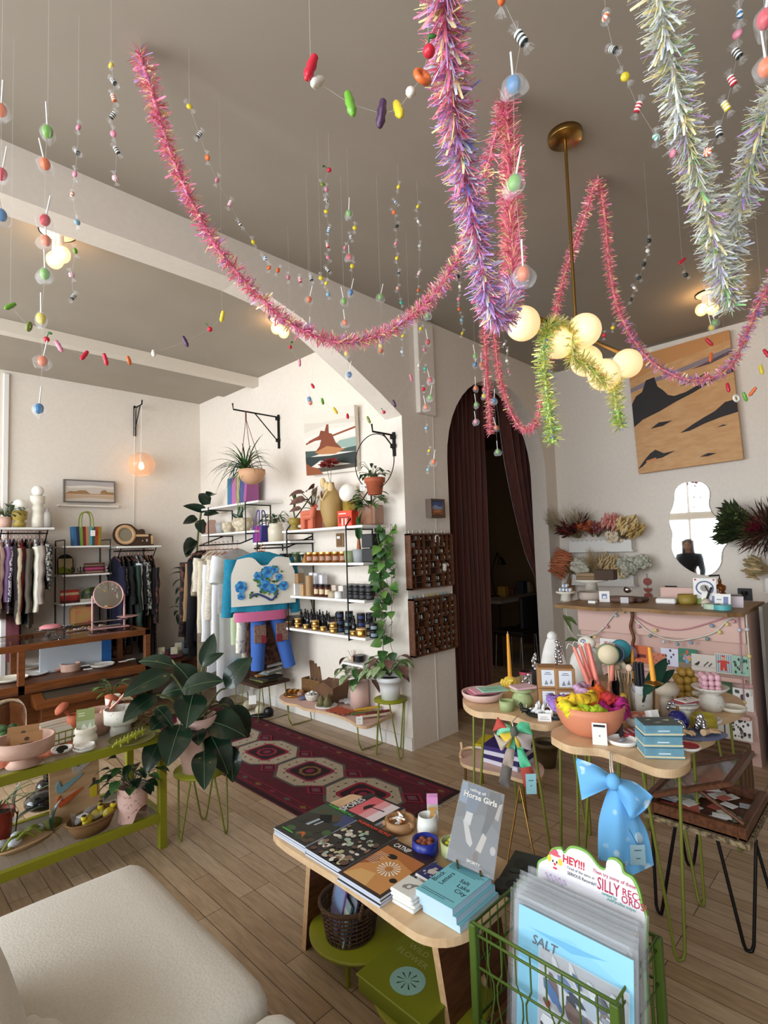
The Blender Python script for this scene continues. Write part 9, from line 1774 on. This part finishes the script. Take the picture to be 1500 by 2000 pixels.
    strand(a[0],a[1],a[2],a[3] if len(a) > 3 else True,a[4] if len(a) > 4 else .6)
# ================================================================ PERSON SEEN IN THE MIRROR
def skin(name,parent,J,Bn,m,root):
    me = bpy.data.meshes.new(name); ks = list(J); me.from_pydata([J[k][:3] for k in ks],[(ks.index(a),ks.index(c)) for a,c in Bn],[]); me.materials.append(MATS[m]); o = bpy.data.objects.new(name,me); COL.objects.link(o); o.parent = parent
    o.modifiers.new('skin','SKIN').use_smooth_shade = True; sv = me.skin_vertices[0].data
    for i,k in enumerate(ks): q = J[k][3]; sv[i].radius = q if hasattr(q,'__len__') else (q,q)
    sv[ks.index(root)].use_root = True; s = o.modifiers.new('sub','SUBSURF'); s.levels = s.render_levels = 2; return o
def person():
    mat('skin_tone',hx('C89A80'),.5); mat('jacket',hx('16181F'),.8); mat('hair',hx('6A5242'),.6,col2=hx('54402F'),scale=40,stretch=(6,6,.6)); mat('jeans',hx('28324A'),.9)
    r = E('person','person in a dark jacket with shoulder-length hair, reflected in the cloud-shaped mirror','person',(-.10,2.66,0),0)
    J = dict(pel=(0,0,.93,(.15,.10)),sp=(0,0,1.12,(.13,.10)),ch=(0,0,1.30,(.15,.11)),nk=(0,0,1.42,.055),hd=(.01,0,1.50,.06),top=(.015,0,1.60,.07)); E_ = [('pel','sp'),('sp','ch'),('ch','nk'),('nk','hd'),('hd','top')]
    for n,s in (('l',1),('r',-1)):
        J.update({n+'sh': (0,s*.17,1.35,.055),n+'el': (.02,s*.23,1.08,.043),n+'wr': (.14,s*.21,.86,.028),n+'pm': (.17,s*.205,.79,(.035,.018)),n+'hip': (0,s*.09,.90,.09),n+'kn': (.02,s*.10,.49,.058),n+'an': (0,s*.10,.09,.04),n+'toe': (.16,s*.12,.035,.035)})
        E_ += [('ch',n+'sh'),(n+'sh',n+'el'),(n+'el',n+'wr'),(n+'wr',n+'pm'),('pel',n+'hip'),(n+'hip',n+'kn'),(n+'kn',n+'an'),(n+'an',n+'toe')]
        for i in range(4): x = .155+.018*i; J[n+'f%d' % i] = (x+.01,s*.20,.735,.009); J[n+'g%d' % i] = (x+.005,s*.19,.70+.004*abs(i-1),.008); E_ += [(n+'pm',n+'f%d' % i),(n+'f%d' % i,n+'g%d' % i)]
        J[n+'t'] = (.205,s*.185,.80,.010); J[n+'u'] = (.225,s*.175,.77,.009); E_ += [(n+'pm',n+'t'),(n+'t',n+'u')]
    skin('body',r,J,E_,'skin_tone','pel')
    K = {k: (*J[k][:3],q) for k,q in (('pel',(.18,.13)),('sp',(.20,.14)),('ch',(.205,.15)),('nk',.075),('lsh',.08),('rsh',.08),('lel',.062),('rel',.062),('lwr',.045),('rwr',.045))}; K['hem'] = (0,0,.74,(.17,.125)); skin('jacket',r,K,[e for e in E_ if e[0] in K and e[1] in K]+[('hem','pel')],'jacket','pel')
    K = {k: (*J[k][:3],q) for k,q in (('pel',(.16,.12)),('lhip',.105),('rhip',.105),('lkn',.075),('rkn',.075),('lan',.06),('ran',.06))}; skin('trousers',r,K,[e for e in E_ if e[0] in K and e[1] in K],'jeans','pel')
    b = MB()
    def head(u,v):
        a = 2*PI*u; k = PI*v; x,y,z = .088*math.sin(k)*math.cos(a),.072*math.sin(k)*math.sin(a),-.115*math.cos(k); f = max(0,math.cos(a)); jaw = 1-.25*max(0,.45-v)/.45; x,y = x*jaw,y*jaw
        x += .024*math.exp(-((v-.45)/.07)**2)*f**24+.006*math.exp(-((v-.28)/.03)**2)*f**6-.008*math.exp(-((v-.54)/.04)**2)*(math.exp(-((math.sin(a)-.4)/.16)**2)+math.exp(-((math.sin(a)+.4)/.16)**2))*(f > 0); return (x+.03,y,z+1.555)
    b.grid(head,48,32,'skin_tone')
    for s in (-1,1): b.ell((.11,s*.028,1.562),(.008,.012,.007),C('2A201C',.3),8,6); b.ell((.115,s*.028,1.58),(.006,.018,.004),'hair',8,4); b.ell((.03,s*.074,1.55),(.018,.008,.028),'skin_tone',8,6)
    b.ell((.113,0,1.488),(.007,.022,.006),C('A05A54',.5),10,6); b.build('head',r)
    b = MB(); b.grid(lambda u,v: ((lambda a,w_: (.01+(.100 if v < .5 else .10)*w_*math.cos(a),(.108+.03*max(0,v-.4))*w_*math.sin(a)*(1+.04*math.sin(9*a)),1.66-.41*v))(.72+(2*PI-1.44)*u,1)),40,16,'hair'); b.ell((-.012,0,1.608),(.112,.108,.09),'hair',24,14); b.build('hair',r)
person()
